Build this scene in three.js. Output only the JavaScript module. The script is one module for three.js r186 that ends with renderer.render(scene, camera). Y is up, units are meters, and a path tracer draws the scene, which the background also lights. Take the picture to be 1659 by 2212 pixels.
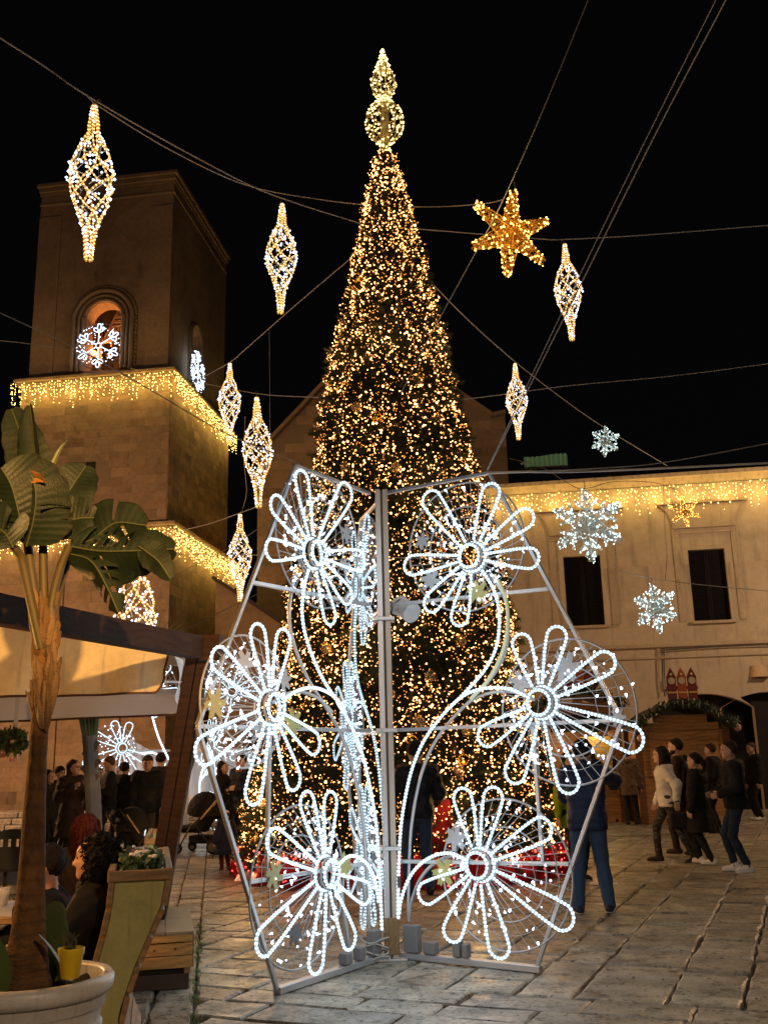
import * as THREE from 'three';
import { mergeGeometries } from 'three/addons/utils/BufferGeometryUtils.js';
import { RoundedBoxGeometry } from 'three/addons/geometries/RoundedBoxGeometry.js';

// ------------------------------------------------------------------ camera
const scene = new THREE.Scene();
const FPX = 2120, CX = 829.5, CY = 1106, EYE = 1.65;
const camera = new THREE.PerspectiveCamera(2 * Math.atan(CY / FPX) * 180 / Math.PI, 767 / 1024, 0.1, 400);
camera.position.set(0, EYE, 0);
camera.rotation.order = 'YXZ';
camera.rotation.set(Math.atan(534 / FPX), 0, -0.024);
camera.updateMatrixWorld(true);

// ------------------------------------------------------------------ night sky and a weak warm directional fill light, added
const skyData = new Float32Array(64 * 32 * 4);
for (let y = 0; y < 32; y++) for (let x = 0; x < 64; x++) {
  const e = Math.max(0, (y + 0.5) / 16 - 1), i = (y * 64 + x) * 4, g = 1 - 0.45 * e;   // a little town glow low down
  skyData[i] = 0.0017 * g; skyData[i + 1] = 0.0015 * g; skyData[i + 2] = 0.0019 * g; skyData[i + 3] = 1;
}
const sky = new THREE.DataTexture(skyData, 64, 32, THREE.RGBAFormat, THREE.FloatType);
sky.mapping = THREE.EquirectangularReflectionMapping; sky.magFilter = THREE.LinearFilter; sky.needsUpdate = true;
scene.background = sky; scene.environment = sky;
const dimFill = new THREE.DirectionalLight(new THREE.Color(1, 0.9, 0.76), 0.045);
dimFill.name = 'dim_fill_light'; dimFill.position.set(-14, 30, 22); dimFill.target.position.set(0, 4, -20);
dimFill.castShadow = true; dimFill.shadow.radius = 10; dimFill.shadow.mapSize.set(2048, 2048);
Object.assign(dimFill.shadow.camera, { left: -45, right: 45, top: 45, bottom: -45, near: 1, far: 140 });
scene.add(dimFill, dimFill.target);

const renderer = new THREE.WebGLRenderer({ antialias: true });
renderer.setSize(767, 1024);
renderer.toneMapping = THREE.LinearToneMapping;
renderer.toneMappingExposure = 1;
renderer.shadowMap.enabled = true;

// ------------------------------------------------------------------ small tools
const V = (x, y, z) => new THREE.Vector3(x, y, z);
let seedState = 1;
const reseed = (s) => { seedState = s | 0; };
function rnd() { seedState = (seedState + 0x6d2b79f5) | 0; let t = Math.imul(seedState ^ (seedState >>> 15), 1 | seedState); t = (t + Math.imul(t ^ (t >>> 7), 61 | t)) ^ t; return ((t ^ (t >>> 14)) >>> 0) / 4294967296; }
const rr = (a, b) => a + (b - a) * rnd();
const pick = (a) => a[Math.floor(rnd() * a.length)];
const lerp = (a, b, t) => a + (b - a) * t, clamp = (x, a = 0, b = 1) => Math.min(b, Math.max(a, x)), smooth = (a, b, x) => { const t = clamp((x - a) / (b - a)); return t * t * (3 - 2 * t); };
// where the line of sight through a place in the photograph (1659 x 2212) meets a depth, a height or a plane
const sight = (u, v) => V((u - CX) / FPX, -(v - CY) / FPX, -1).applyQuaternion(camera.quaternion);
const P = (u, v, d) => { const s = sight(u, v); return camera.position.clone().addScaledVector(s, d / -s.z); };
const atHeight = (u, v, h) => { const s = sight(u, v); return camera.position.clone().addScaledVector(s, (h - EYE) / s.y); };
const ground = (u, v) => atHeight(u, v, 0);
const onPlane = (u, v, p, n) => { const s = sight(u, v); return camera.position.clone().addScaledVector(s, p.clone().sub(camera.position).dot(n) / s.dot(n)); };

const taken = new Map();
function numbered(name) { const k = taken.get(name) ?? 0; taken.set(name, k + 1); return k ? name + '_' + String(k).padStart(3, '0') : name; }
function tag(o, label, category, group) { o.userData.label = label; o.userData.category = category; if (group) o.userData.group = group; return o; }
function thing(name, label, category, pos, group, turn = 0) {
  const o = new THREE.Group(); o.name = numbered(name); o.position.copy(pos ?? V(0, 0, 0)); o.rotation.y = turn; scene.add(o); return tag(o, label, category, group);
}
function mesh(name, geo, mat, parent) { const m = new THREE.Mesh(geo, mat); m.name = name; m.castShadow = m.receiveShadow = true; parent.add(m); return m; }
// a part whose geometry was made in world coordinates, under an unturned thing (or a part of it)
function put(t, name, geo, mat, base = t) { geo.translate(-base.position.x, -base.position.y, -base.position.z); return mesh(name, geo, mat, t); }
function copyOf(o, label, group, pos, turn = 0, scale = 1, stemName = o.name.replace(/_\d{3}$/, '')) {
  const c = o.clone(); c.name = numbered(stemName); c.userData = { ...o.userData, label }; if (group) c.userData.group = group;
  c.position.copy(pos); c.rotation.set(0, turn, 0); c.scale.setScalar(scale); scene.add(c); return c;
}
const merge = (list) => mergeGeometries(list.map((g) => { let q = g; for (const k of Object.keys(q.attributes)) if (!['position', 'normal', 'uv', 'color'].includes(k)) q.deleteAttribute(k); return q.index ? q.toNonIndexed() : q; }), false);
function box(w, h, d, x = 0, y = 0, z = 0) { const g = new THREE.BoxGeometry(w, h, d); g.translate(x, y, z); return g; }
function rbox(w, h, d, r, x = 0, y = 0, z = 0, seg = 2) { const g = new RoundedBoxGeometry(w, h, d, seg, r); g.translate(x, y, z); return g; }
// a bar of cross section w x h from p to q; side gives the direction of w
function bar(p, q, w, h, side, r = 0) {
  const d = q.clone().sub(p), L = d.length(); d.normalize();
  let s = side ? side.clone() : Math.abs(d.y) > 0.9 ? V(1, 0, 0) : V(0, 1, 0).cross(d).normalize();
  s.addScaledVector(d, -s.dot(d)).normalize();
  const up = d.clone().cross(s).normalize();
  const g = r ? new RoundedBoxGeometry(w, h, L, 1, r) : new THREE.BoxGeometry(w, h, L);
  g.applyMatrix4(new THREE.Matrix4().makeBasis(s, up, d).setPosition(p.clone().add(q).multiplyScalar(0.5))); return g;
}
const curve = (pts, closed = false, tension = 0.5) => new THREE.CatmullRomCurve3(pts, closed, 'catmullrom', tension);
function tube(pts, r, seg = pts.length * 3, rad = 6, closed = false) { return new THREE.TubeGeometry(pts.length === 2 && !closed ? new THREE.LineCurve3(pts[0], pts[1]) : curve(pts, closed), Math.max(1, seg), r, rad, closed); }
function sag(p, q, drop, n = 12) { const a = []; for (let i = 0; i <= n; i++) { const t = i / n, v = p.clone().lerp(q, t); v.y -= drop * 4 * t * (1 - t); a.push(v); } return a; }
// many copies of a small geometry joined in one
function scatter(template, places) {
  const src = template.index ? template.toNonIndexed() : template, p = src.attributes.position, nn = src.attributes.normal, n = p.count, pos = new Float32Array(n * 3 * places.length), nor = new Float32Array(n * 3 * places.length);
  const m = new THREE.Matrix4(), q = new THREE.Quaternion(), s = V(1, 1, 1), v = V(0, 0, 0), eu = new THREE.Euler();
  places.forEach((pl, k) => {
    if (pl.q) q.copy(pl.q); else q.setFromEuler(eu.set(pl.rx ?? 0, pl.ry ?? 0, pl.rz ?? 0));
    m.compose(pl.p, q, s.setScalar(pl.s ?? 1));
    for (let i = 0; i < n; i++) { v.fromBufferAttribute(p, i).applyMatrix4(m); v.toArray(pos, (k * n + i) * 3); v.fromBufferAttribute(nn, i).applyQuaternion(q); v.toArray(nor, (k * n + i) * 3); }
  });
  const g = new THREE.BufferGeometry(); g.setAttribute('position', new THREE.BufferAttribute(pos, 3)); g.setAttribute('normal', new THREE.BufferAttribute(nor, 3)); return g;
}
function instanced(name, geo, mat, places, parent, stuff = true) {
  const im = new THREE.InstancedMesh(geo, mat, places.length), m = new THREE.Matrix4(), q = new THREE.Quaternion(), s = V(1, 1, 1), eu = new THREE.Euler();
  places.forEach((pl, i) => { if (pl.q) q.copy(pl.q); else q.setFromEuler(eu.set(pl.rx ?? 0, pl.ry ?? 0, pl.rz ?? 0)); m.compose(pl.p, q, s.setScalar(pl.s ?? 1)); im.setMatrixAt(i, m); });
  im.name = name; im.castShadow = im.receiveShadow = true; if (stuff) im.userData.kind = 'stuff'; parent.add(im); return im;
}
function tint(g, c) { const n = g.attributes.position.count, a = new Float32Array(n * 3); for (let i = 0; i < n; i++) { a[i * 3] = c[0]; a[i * 3 + 1] = c[1]; a[i * 3 + 2] = c[2]; } g.setAttribute('color', new THREE.BufferAttribute(a, 3)); return g; }
function planarUV(g, f) { const p = g.attributes.position, uv = new Float32Array(p.count * 2); for (let i = 0; i < p.count; i++) { const a = f(p.getX(i), p.getY(i), p.getZ(i)); uv[i * 2] = a[0]; uv[i * 2 + 1] = a[1]; } g.setAttribute('uv', new THREE.BufferAttribute(uv, 2)); return g; }
// uv in metres from the dominant direction of each face (non-indexed)
function boxUV(g0) {
  const g = g0.index ? g0.toNonIndexed() : g0, p = g.attributes.position, uv = new Float32Array(p.count * 2), a = V(0, 0, 0), b = V(0, 0, 0), c = V(0, 0, 0);
  for (let i = 0; i < p.count; i += 3) {
    a.fromBufferAttribute(p, i); b.fromBufferAttribute(p, i + 1).sub(a); c.fromBufferAttribute(p, i + 2).sub(a); b.cross(c);
    const x = Math.abs(b.x), y = Math.abs(b.y), z = Math.abs(b.z);
    for (let k = 0; k < 3; k++) { const X = p.getX(i + k), Y = p.getY(i + k), Z = p.getZ(i + k); uv.set(y >= x && y >= z ? [X, Z] : x >= z ? [Z, Y] : [X, Y], (i + k) * 2); }
  }
  g.setAttribute('uv', new THREE.BufferAttribute(uv, 2)); return g;
}
// hash noise that repeats every `per` cells
const hash = (x, y, s) => { let h = Math.imul(x, 374761393) + Math.imul(y, 668265263) + Math.imul(s, 2147483647 ^ 0x5bd1e995) | 0; h = Math.imul(h ^ (h >>> 13), 1274126177); return ((h ^ (h >>> 16)) >>> 0) / 4294967296; };
function vnoise(x, y, per, s) {
  const ix = Math.floor(x), iy = Math.floor(y), fx = x - ix, fy = y - iy, u = fx * fx * (3 - 2 * fx), w = fy * fy * (3 - 2 * fy), m = (a) => ((a % per) + per) % per;
  const a = hash(m(ix), m(iy), s), b = hash(m(ix + 1), m(iy), s), c = hash(m(ix), m(iy + 1), s), d = hash(m(ix + 1), m(iy + 1), s);
  return lerp(lerp(a, b, u), lerp(c, d, u), w);
}
function fbm(x, y, cells, oct, s) { let v = 0, a = 0.5, t = 0; for (let o = 0; o < oct; o++) { v += a * vnoise(x * cells, y * cells, cells, s + o * 17); t += a; a *= 0.55; cells *= 2; } return v / t; }
function texture(size, f, srgb = false, repeat = 1) {   // f(u, v) gives a grey value or [r, g, b], 0..1
  const d = new Uint8Array(size * size * 4);
  for (let y = 0; y < size; y++) for (let x = 0; x < size; x++) { const c = f(x / size, y / size), i = (y * size + x) * 4; for (let k = 0; k < 3; k++) d[i + k] = clamp(Array.isArray(c) ? c[k] : c) * 255; d[i + 3] = 255; }
  const t = new THREE.DataTexture(d, size, size); t.wrapS = t.wrapT = THREE.RepeatWrapping; t.magFilter = THREE.LinearFilter; t.minFilter = THREE.LinearFilter; t.repeat.set(repeat, repeat); if (srgb) t.colorSpace = THREE.SRGBColorSpace; t.needsUpdate = true; return t;
}
const lin = (r, g, b) => new THREE.Color().setRGB(r, g, b);
function std(c, roughness = 0.8, more = {}) { return new THREE.MeshStandardMaterial({ color: lin(...c), roughness, side: THREE.DoubleSide, ...more }); }
function phys(c, roughness = 0.8, more = {}) { return new THREE.MeshPhysicalMaterial({ color: lin(...c), roughness, side: THREE.DoubleSide, ...more }); }
const glow = (c, k = 1, base = [0.8, 0.8, 0.8]) => new THREE.MeshStandardMaterial({ color: lin(...base), roughness: 0.4, emissive: lin(...c), emissiveIntensity: k });
function lamp(name, parent, pos, color, intensity, radius = 6) {
  const l = new THREE.PointLight(lin(...color), intensity); l.name = name; l.position.copy(pos); l.castShadow = true; l.shadow.radius = radius; l.shadow.bias = -0.002; parent.add(l); return l;
}

// ------------------------------------------------------------------ materials
const nMottle = texture(512, (u, v) => 0.5 * fbm(u, v, 4, 6, 3) + 0.5 * fbm(u, v, 24, 4, 11));
const nGrain = texture(512, (u, v) => fbm(u, v, 48, 4, 5));
const pitMap = texture(512, (u, v) => { const p = fbm(u, v, 40, 3, 21), q = fbm(u, v, 12, 4, 29); return clamp(0.72 + 0.28 * q - 1.5 * Math.max(0, p - 0.62) - 0.9 * Math.max(0, q - 0.62)); });
const stoneColor = texture(512, (u, v) => { const a = fbm(u, v, 5, 6, 41), p = fbm(u, v, 44, 3, 21), s = fbm(u, v, 14, 4, 61); const k = 0.56 + 0.55 * a - 2.6 * Math.max(0, p - 0.62) - 1.5 * Math.max(0, s - 0.58); return [k, k * 0.985, k * 0.955]; }, true);
const stoneRough = texture(512, (u, v) => clamp(0.16 + 0.62 * fbm(u, v, 7, 5, 71) + 0.8 * Math.max(0, fbm(u, v, 40, 3, 21) - 0.6)));
const wallColor = texture(512, (u, v) => { const a = fbm(u, v, 4, 6, 81), b = fbm(u, v, 30, 4, 83), st = fbm(u * 1, v * 0.25, 16, 3, 87); const k = 0.66 + 0.34 * a + 0.18 * (b - 0.5) - 0.5 * Math.max(0, st - 0.66) - 0.9 * Math.max(0, b - 0.72); return [k, k * 0.97, k * 0.92]; }, true);
const plasterColor = texture(512, (u, v) => { const a = fbm(u, v, 3, 5, 91), b = fbm(u, v, 60, 3, 93); const st = fbm(u * 6, v * 0.5, 6, 4, 97), k = 0.8 + 0.2 * a + 0.08 * (b - 0.5) - 0.5 * Math.max(0, st - 0.6) - 0.35 * Math.max(0, fbm(u, v, 9, 4, 99) - 0.62); return [k, k * 0.99, k * 0.97]; }, true);
const woodColor = texture(512, (u, v) => { const g = fbm(u * 1, v * 8, 8, 5, 101), r = Math.sin((v * 22 + 2.2 * fbm(u, v, 4, 3, 103)) * Math.PI * 2) * 0.5 + 0.5; const k = 0.62 + 0.28 * g + 0.12 * r; return [k, k * 0.93, k * 0.82]; }, true);
const at = (t, rx, ry = rx) => { const c = t.clone(); c.repeat.set(rx, ry); c.needsUpdate = true; return c; };
const M = {
  slab: new THREE.MeshPhysicalMaterial({ color: lin(0.44, 0.405, 0.355), map: at(stoneColor, 0.9), roughnessMap: at(stoneRough, 0.9), roughness: 0.92, bumpMap: at(pitMap, 0.9), bumpScale: 0.007, vertexColors: true }),
  dirt: std([0.05, 0.044, 0.035], 0.95, { bumpMap: at(nGrain, 1), bumpScale: 0.01 }),
  towerStone: std([0.36, 0.27, 0.185], 0.95, { map: at(wallColor, 0.28), bumpMap: at(nMottle, 0.6), bumpScale: 0.02, vertexColors: true }),
  towerPlain: std([0.36, 0.27, 0.185], 0.95, { map: at(wallColor, 0.2), bumpMap: at(nMottle, 0.6), bumpScale: 0.02 }),
  church: std([0.38, 0.285, 0.19], 0.95, { map: at(wallColor, 0.16), bumpMap: at(nMottle, 0.6), bumpScale: 0.015, vertexColors: true }),
  plaster: std([0.55, 0.46, 0.345], 0.92, { map: at(plasterColor, 0.14), bumpMap: at(nGrain, 0.5), bumpScale: 0.006 }),
  trim: std([0.5, 0.41, 0.3], 0.9, { map: at(plasterColor, 0.3), bumpMap: at(nGrain, 0.8), bumpScale: 0.006 }),
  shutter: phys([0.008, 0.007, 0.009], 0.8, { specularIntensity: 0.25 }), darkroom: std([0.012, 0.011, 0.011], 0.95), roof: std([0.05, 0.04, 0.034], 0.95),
  steel: std([0.5, 0.5, 0.52], 0.42, { metalness: 0.75, bumpMap: at(nMottle, 2), bumpScale: 0.001 }), wireSteel: std([0.36, 0.36, 0.38], 0.5, { metalness: 0.3 }),
  cable: std([0.3, 0.3, 0.31], 0.7), cableDark: std([0.06, 0.06, 0.06], 0.7),
  rope: glow([0.5, 0.68, 0.76], 1, [0.12, 0.13, 0.14]), bead: glow([1.6, 2.15, 2.45], 1, [0.2, 0.2, 0.2]), ropeDim: glow([0.2, 0.3, 0.36], 1, [0.12, 0.13, 0.14]), beadDim: glow([0.85, 1.2, 1.4], 1, [0.2, 0.2, 0.2]), ropeOff: phys([0.55, 0.56, 0.5], 0.3, { transmission: 0.3, thickness: 0 }),
  ledWhite: glow([3.4, 4.2, 5.2], 1), ledBlue: glow([1.9, 2.4, 3.5], 1), ledWarm: glow([10, 4.4, 1.35], 1), ledWarmDim: glow([2.0, 0.62, 0.085], 1), ledGold: glow([9, 4.8, 0.9], 1), ledPale: glow([3.6, 2.6, 1.0], 1), ledRed: glow([3, 0.12, 0.14], 1), ledIcicle: glow([8, 4.8, 1.2], 1),
  goldRope: glow([0.5, 0.24, 0.045], 1, [0.3, 0.2, 0.08]), goldBead: glow([2.2, 1.2, 0.3], 1),
  iceRope: glow([0.55, 0.75, 1.0], 1), brownWood: phys([0.045, 0.024, 0.017], 0.75, { specularIntensity: 0.4, map: at(woodColor, 0.8), bumpMap: at(nGrain, 1), bumpScale: 0.002 }),
};
// ================================================================== the piazza: a bed of dirt with separate stone slabs
reseed(11);
const plaza = new THREE.Mesh(new THREE.PlaneGeometry(240, 240).rotateX(-Math.PI / 2).translate(0, -0.035, -40), M.dirt);
planarUV(plaza.geometry, (x, y, z) => [x, z]); plaza.name = 'ground'; plaza.receiveShadow = true; plaza.userData.kind = 'structure'; scene.add(plaza);
{
  const clip = (poly, px, pz, nx, nz) => { // keep the side where (p - P).n >= 0
    const out = [];
    for (let i = 0; i < poly.length; i++) {
      const a = poly[i], b = poly[(i + 1) % poly.length], da = (a[0] - px) * nx + (a[1] - pz) * nz, db = (b[0] - px) * nx + (b[1] - pz) * nz;
      if (da >= 0) out.push(a);
      if (da * db < 0) { const t = da / (da - db); out.push([a[0] + (b[0] - a[0]) * t, a[1] + (b[1] - a[1]) * t]); }
    }
    return out;
  };
  const area = (p) => { let s = 0; for (let i = 0; i < p.length; i++) { const a = p[i], b = p[(i + 1) % p.length]; s += a[0] * b[1] - b[0] * a[1]; } return s / 2; };
  const stones = [];
  function slabGeo(poly) {
    if (area(poly) > 0) poly = poly.slice().reverse();
    let cx = 0, cz = 0; for (const p of poly) { cx += p[0]; cz += p[1]; } cx /= poly.length; cz /= poly.length;
    const d = Math.hypot(cx, cz), n = poly.length, steps = d < 14 ? 4 : 1, rim = [], jr = d < 14 ? 0.008 : 0.0;
    for (let i = 0; i < n; i++) { const a = poly[i], b = poly[(i + 1) % n]; for (let k = 0; k < steps; k++) { const t = (k + (k ? rr(-0.15, 0.15) : 0)) / steps; rim.push([lerp(a[0], b[0], t) + rr(-jr, jr), lerp(a[1], b[1], t) + rr(-jr, jr)]); } }
    const gap = rr(0.009, 0.018), ch = Math.min(0.02, 0.008 + 0.0008 * d), inset = (r, by) => r.map((p) => { const L = Math.hypot(p[0] - cx, p[1] - cz); return [p[0] + (cx - p[0]) / L * by, p[1] + (cz - p[1]) / L * by]; });
    const y0 = rr(-0.006, 0.004), tx = rr(-1, 1) * 0.004, tz = rr(-1, 1) * 0.004, h = (p) => y0 + (p[0] - cx) * tx + (p[1] - cz) * tz;
    const lo = inset(rim, gap * 0.3), mid = inset(rim, gap), top = inset(rim, gap + ch * rr(0.8, 1.8)), pos = [], idx = [], N = rim.length;
    pos.push(cx, y0 + 0.001, cz);
    for (const p of top) pos.push(p[0], h(p), p[1]);
    for (const p of mid) pos.push(p[0], h(p) - ch * 0.7, p[1]);
    for (const p of lo) pos.push(p[0], -0.045, p[1]);
    for (let i = 0; i < N; i++) { const j = (i + 1) % N; idx.push(0, 1 + i, 1 + j, 1 + i, 1 + N + i, 1 + N + j, 1 + i, 1 + N + j, 1 + j, 1 + N + i, 1 + 2 * N + i, 1 + 2 * N + j, 1 + N + i, 1 + 2 * N + j, 1 + N + j); }
    let g = new THREE.BufferGeometry(); g.setAttribute('position', new THREE.Float32BufferAttribute(pos, 3)); g.setIndex(idx); g = g.toNonIndexed(); g.computeVertexNormals();
    const ou = rr(0, 9), ov = rr(0, 9), an = rr(0, 6.28), ca = Math.cos(an), sa = Math.sin(an);
    planarUV(g, (x, y, z) => [ou + ca * x - sa * z, ov + sa * x + ca * z]);
    const k = rr(0.72, 1.08), w = rr(-0.03, 0.03); tint(g, [k * (1 + w), k, k * (1 - w)]);
    return { g, d };
  }
  function zone(ox, oz, ax, az, rowsFrom, rowsTo, w0, w1, l0, l1, along0, along1, cuts) { // courses run along (ax, az)
    const bx = -az, bz = ax; let r = rowsFrom;
    while (r < rowsTo) {
      const w = rr(w0, w1); let t = along0 - rr(0, l0);
      while (t < along1) {
        const L = rr(l0, l1), sk = rr(-0.03, 0.03), sk2 = rr(-0.03, 0.03), e = 0.012;
        const c = (s, q) => [ox + ax * s + bx * q + rr(-e, e), oz + az * s + bz * q + rr(-e, e)];
        let poly = [c(t, r), c(t + L, r), c(t + L + sk, r + w), c(t + sk2, r + w)];
        const mx = (poly[0][0] + poly[2][0]) / 2, mz = (poly[0][1] + poly[2][1]) / 2;
        if (mz < -4.6 && mz > -31 && Math.abs(mx) < -mz * 0.43 + 0.9) {
          for (const q of cuts) { poly = clip(poly, ...q); if (poly.length < 3) break; }
          if (poly.length >= 3 && Math.abs(area(poly)) > 0.025) stones.push(slabGeo(poly));
        }
        t += L;
      }
      r += w;
    }
  }
  const A = [0.38, -0.925], B = [0.925, 0.38], n0 = ground(829, 2128), m0 = ground(420, 2153), m1 = ground(437, 1957);
  const md = [m1.x - m0.x, m1.z - m0.z], ml = Math.hypot(...md); md[0] /= ml; md[1] /= ml; const mn = [-md[1], md[0]];   // mn points to the right of the weedy joint
  zone(n0.x, n0.z, B[0], B[1], -0.0, 3, 0.3, 0.5, 0.5, 1.05, -8, 8, [[n0.x, n0.z, -A[0], -A[1]], [m0.x, m0.z, mn[0], mn[1]]]);
  zone(n0.x, n0.z, A[0], A[1], -16, 22, 0.4, 0.66, 0.35, 0.85, 0, 30, [[n0.x, n0.z, A[0], A[1]], [m0.x, m0.z, mn[0], mn[1]]]);
  zone(m0.x, m0.z, md[0], md[1], -9, 0.0, 0.4, 0.62, 0.42, 0.9, -4, 28, [[m0.x, m0.z, -mn[0], -mn[1]]]);
  zone(m0.x, m0.z, md[0], md[1], 0.0, 9, 0.4, 0.62, 0.42, 0.9, -4, 28, [[m0.x, m0.z, -mn[0], -mn[1]]]);
  stones.sort((a, b) => a.d - b.d);
  stones.slice(0, 300).forEach((s) => mesh('paving_stone', s.g, M.slab, plaza));
  mesh('far_paving_stones', merge(stones.slice(300).map((s) => s.g)), M.slab, plaza).userData.kind = 'stuff';
  // weeds in the long joint
  const blade = new THREE.ConeGeometry(0.006, 0.06, 3); blade.translate(0, 0.03, 0); const spots = [];
  for (let i = 0; i < 420; i++) { const t = (Math.floor(rnd() * 9) / 9) * 4.4 - 0.6 + rr(-0.16, 0.16); spots.push({ p: V(m0.x + md[0] * t + rr(-0.04, 0.04), -0.01, m0.z + md[1] * t), rx: rr(-0.9, 0.9), ry: rr(0, 6), rz: rr(-0.9, 0.9), s: rr(0.3, 0.8) }); }
  const weeds = mesh('weeds', scatter(blade, spots), std([0.09, 0.16, 0.03], 0.8), scene); tag(weeds, 'small green weeds growing in the long paving joint by the wooden crate', 'weeds'); weeds.userData.kind = 'stuff';
}

// a wall face of separate stone blocks: local x to the right, y up, z out of the wall
function blocks(w, h, course, lmin, lmax, keep = () => true, depth = 0.03, tone = 0.12) {
  const list = []; let y = 0;
  while (y < h - 0.02) {
    const ch = Math.min(course * rr(0.9, 1.1), h - y); let x = -rr(0, lmin);
    while (x < w) {
      const L = rr(lmin, lmax), x0 = Math.max(0, x), x1 = Math.min(w, x + L);
      if (x1 - x0 > 0.05 && keep((x0 + x1) / 2, y + ch / 2, (x1 - x0) / 2, ch / 2)) {
        const g = new THREE.BoxGeometry(x1 - x0 - 0.005, ch - 0.005, depth + rr(-0.006, 0.008)); g.translate((x0 + x1) / 2, y + ch / 2, depth / 2);
        const k = 1 + rr(-tone, tone) - (rnd() < 0.07 ? 0.2 : 0), wv = rr(-0.03, 0.03); list.push(tint(boxUV(g), [k * (1 + wv), k, k * (1 - wv)]));
        const uv = list[list.length - 1].attributes.uv; const ou = rr(0, 5), ov = rr(0, 5); for (let i = 0; i < uv.count; i++) uv.setXY(i, uv.getX(i) + ou, uv.getY(i) + ov);
      }
      x += L;
    }
    y += ch;
  }
  return merge(list);
}
const archShape = (x, y0, w, hSpring, hole = new THREE.Path()) => { hole.moveTo(x - w / 2, y0); hole.lineTo(x + w / 2, y0); hole.lineTo(x + w / 2, y0 + hSpring); hole.absarc(x, y0 + hSpring, w / 2, 0, Math.PI, false); hole.lineTo(x - w / 2, y0); return hole; };
const rectShape = (x0, y0, x1, y1, s = new THREE.Shape()) => { s.moveTo(x0, y0); s.lineTo(x1, y0); s.lineTo(x1, y1); s.lineTo(x0, y1); s.lineTo(x0, y0); return s; };
const wallGeo = (shape, depth) => { const g = new THREE.ExtrudeGeometry(shape, { depth, bevelEnabled: false, curveSegments: 24 }); g.translate(0, 0, -depth); return boxUV(g); };

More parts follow.
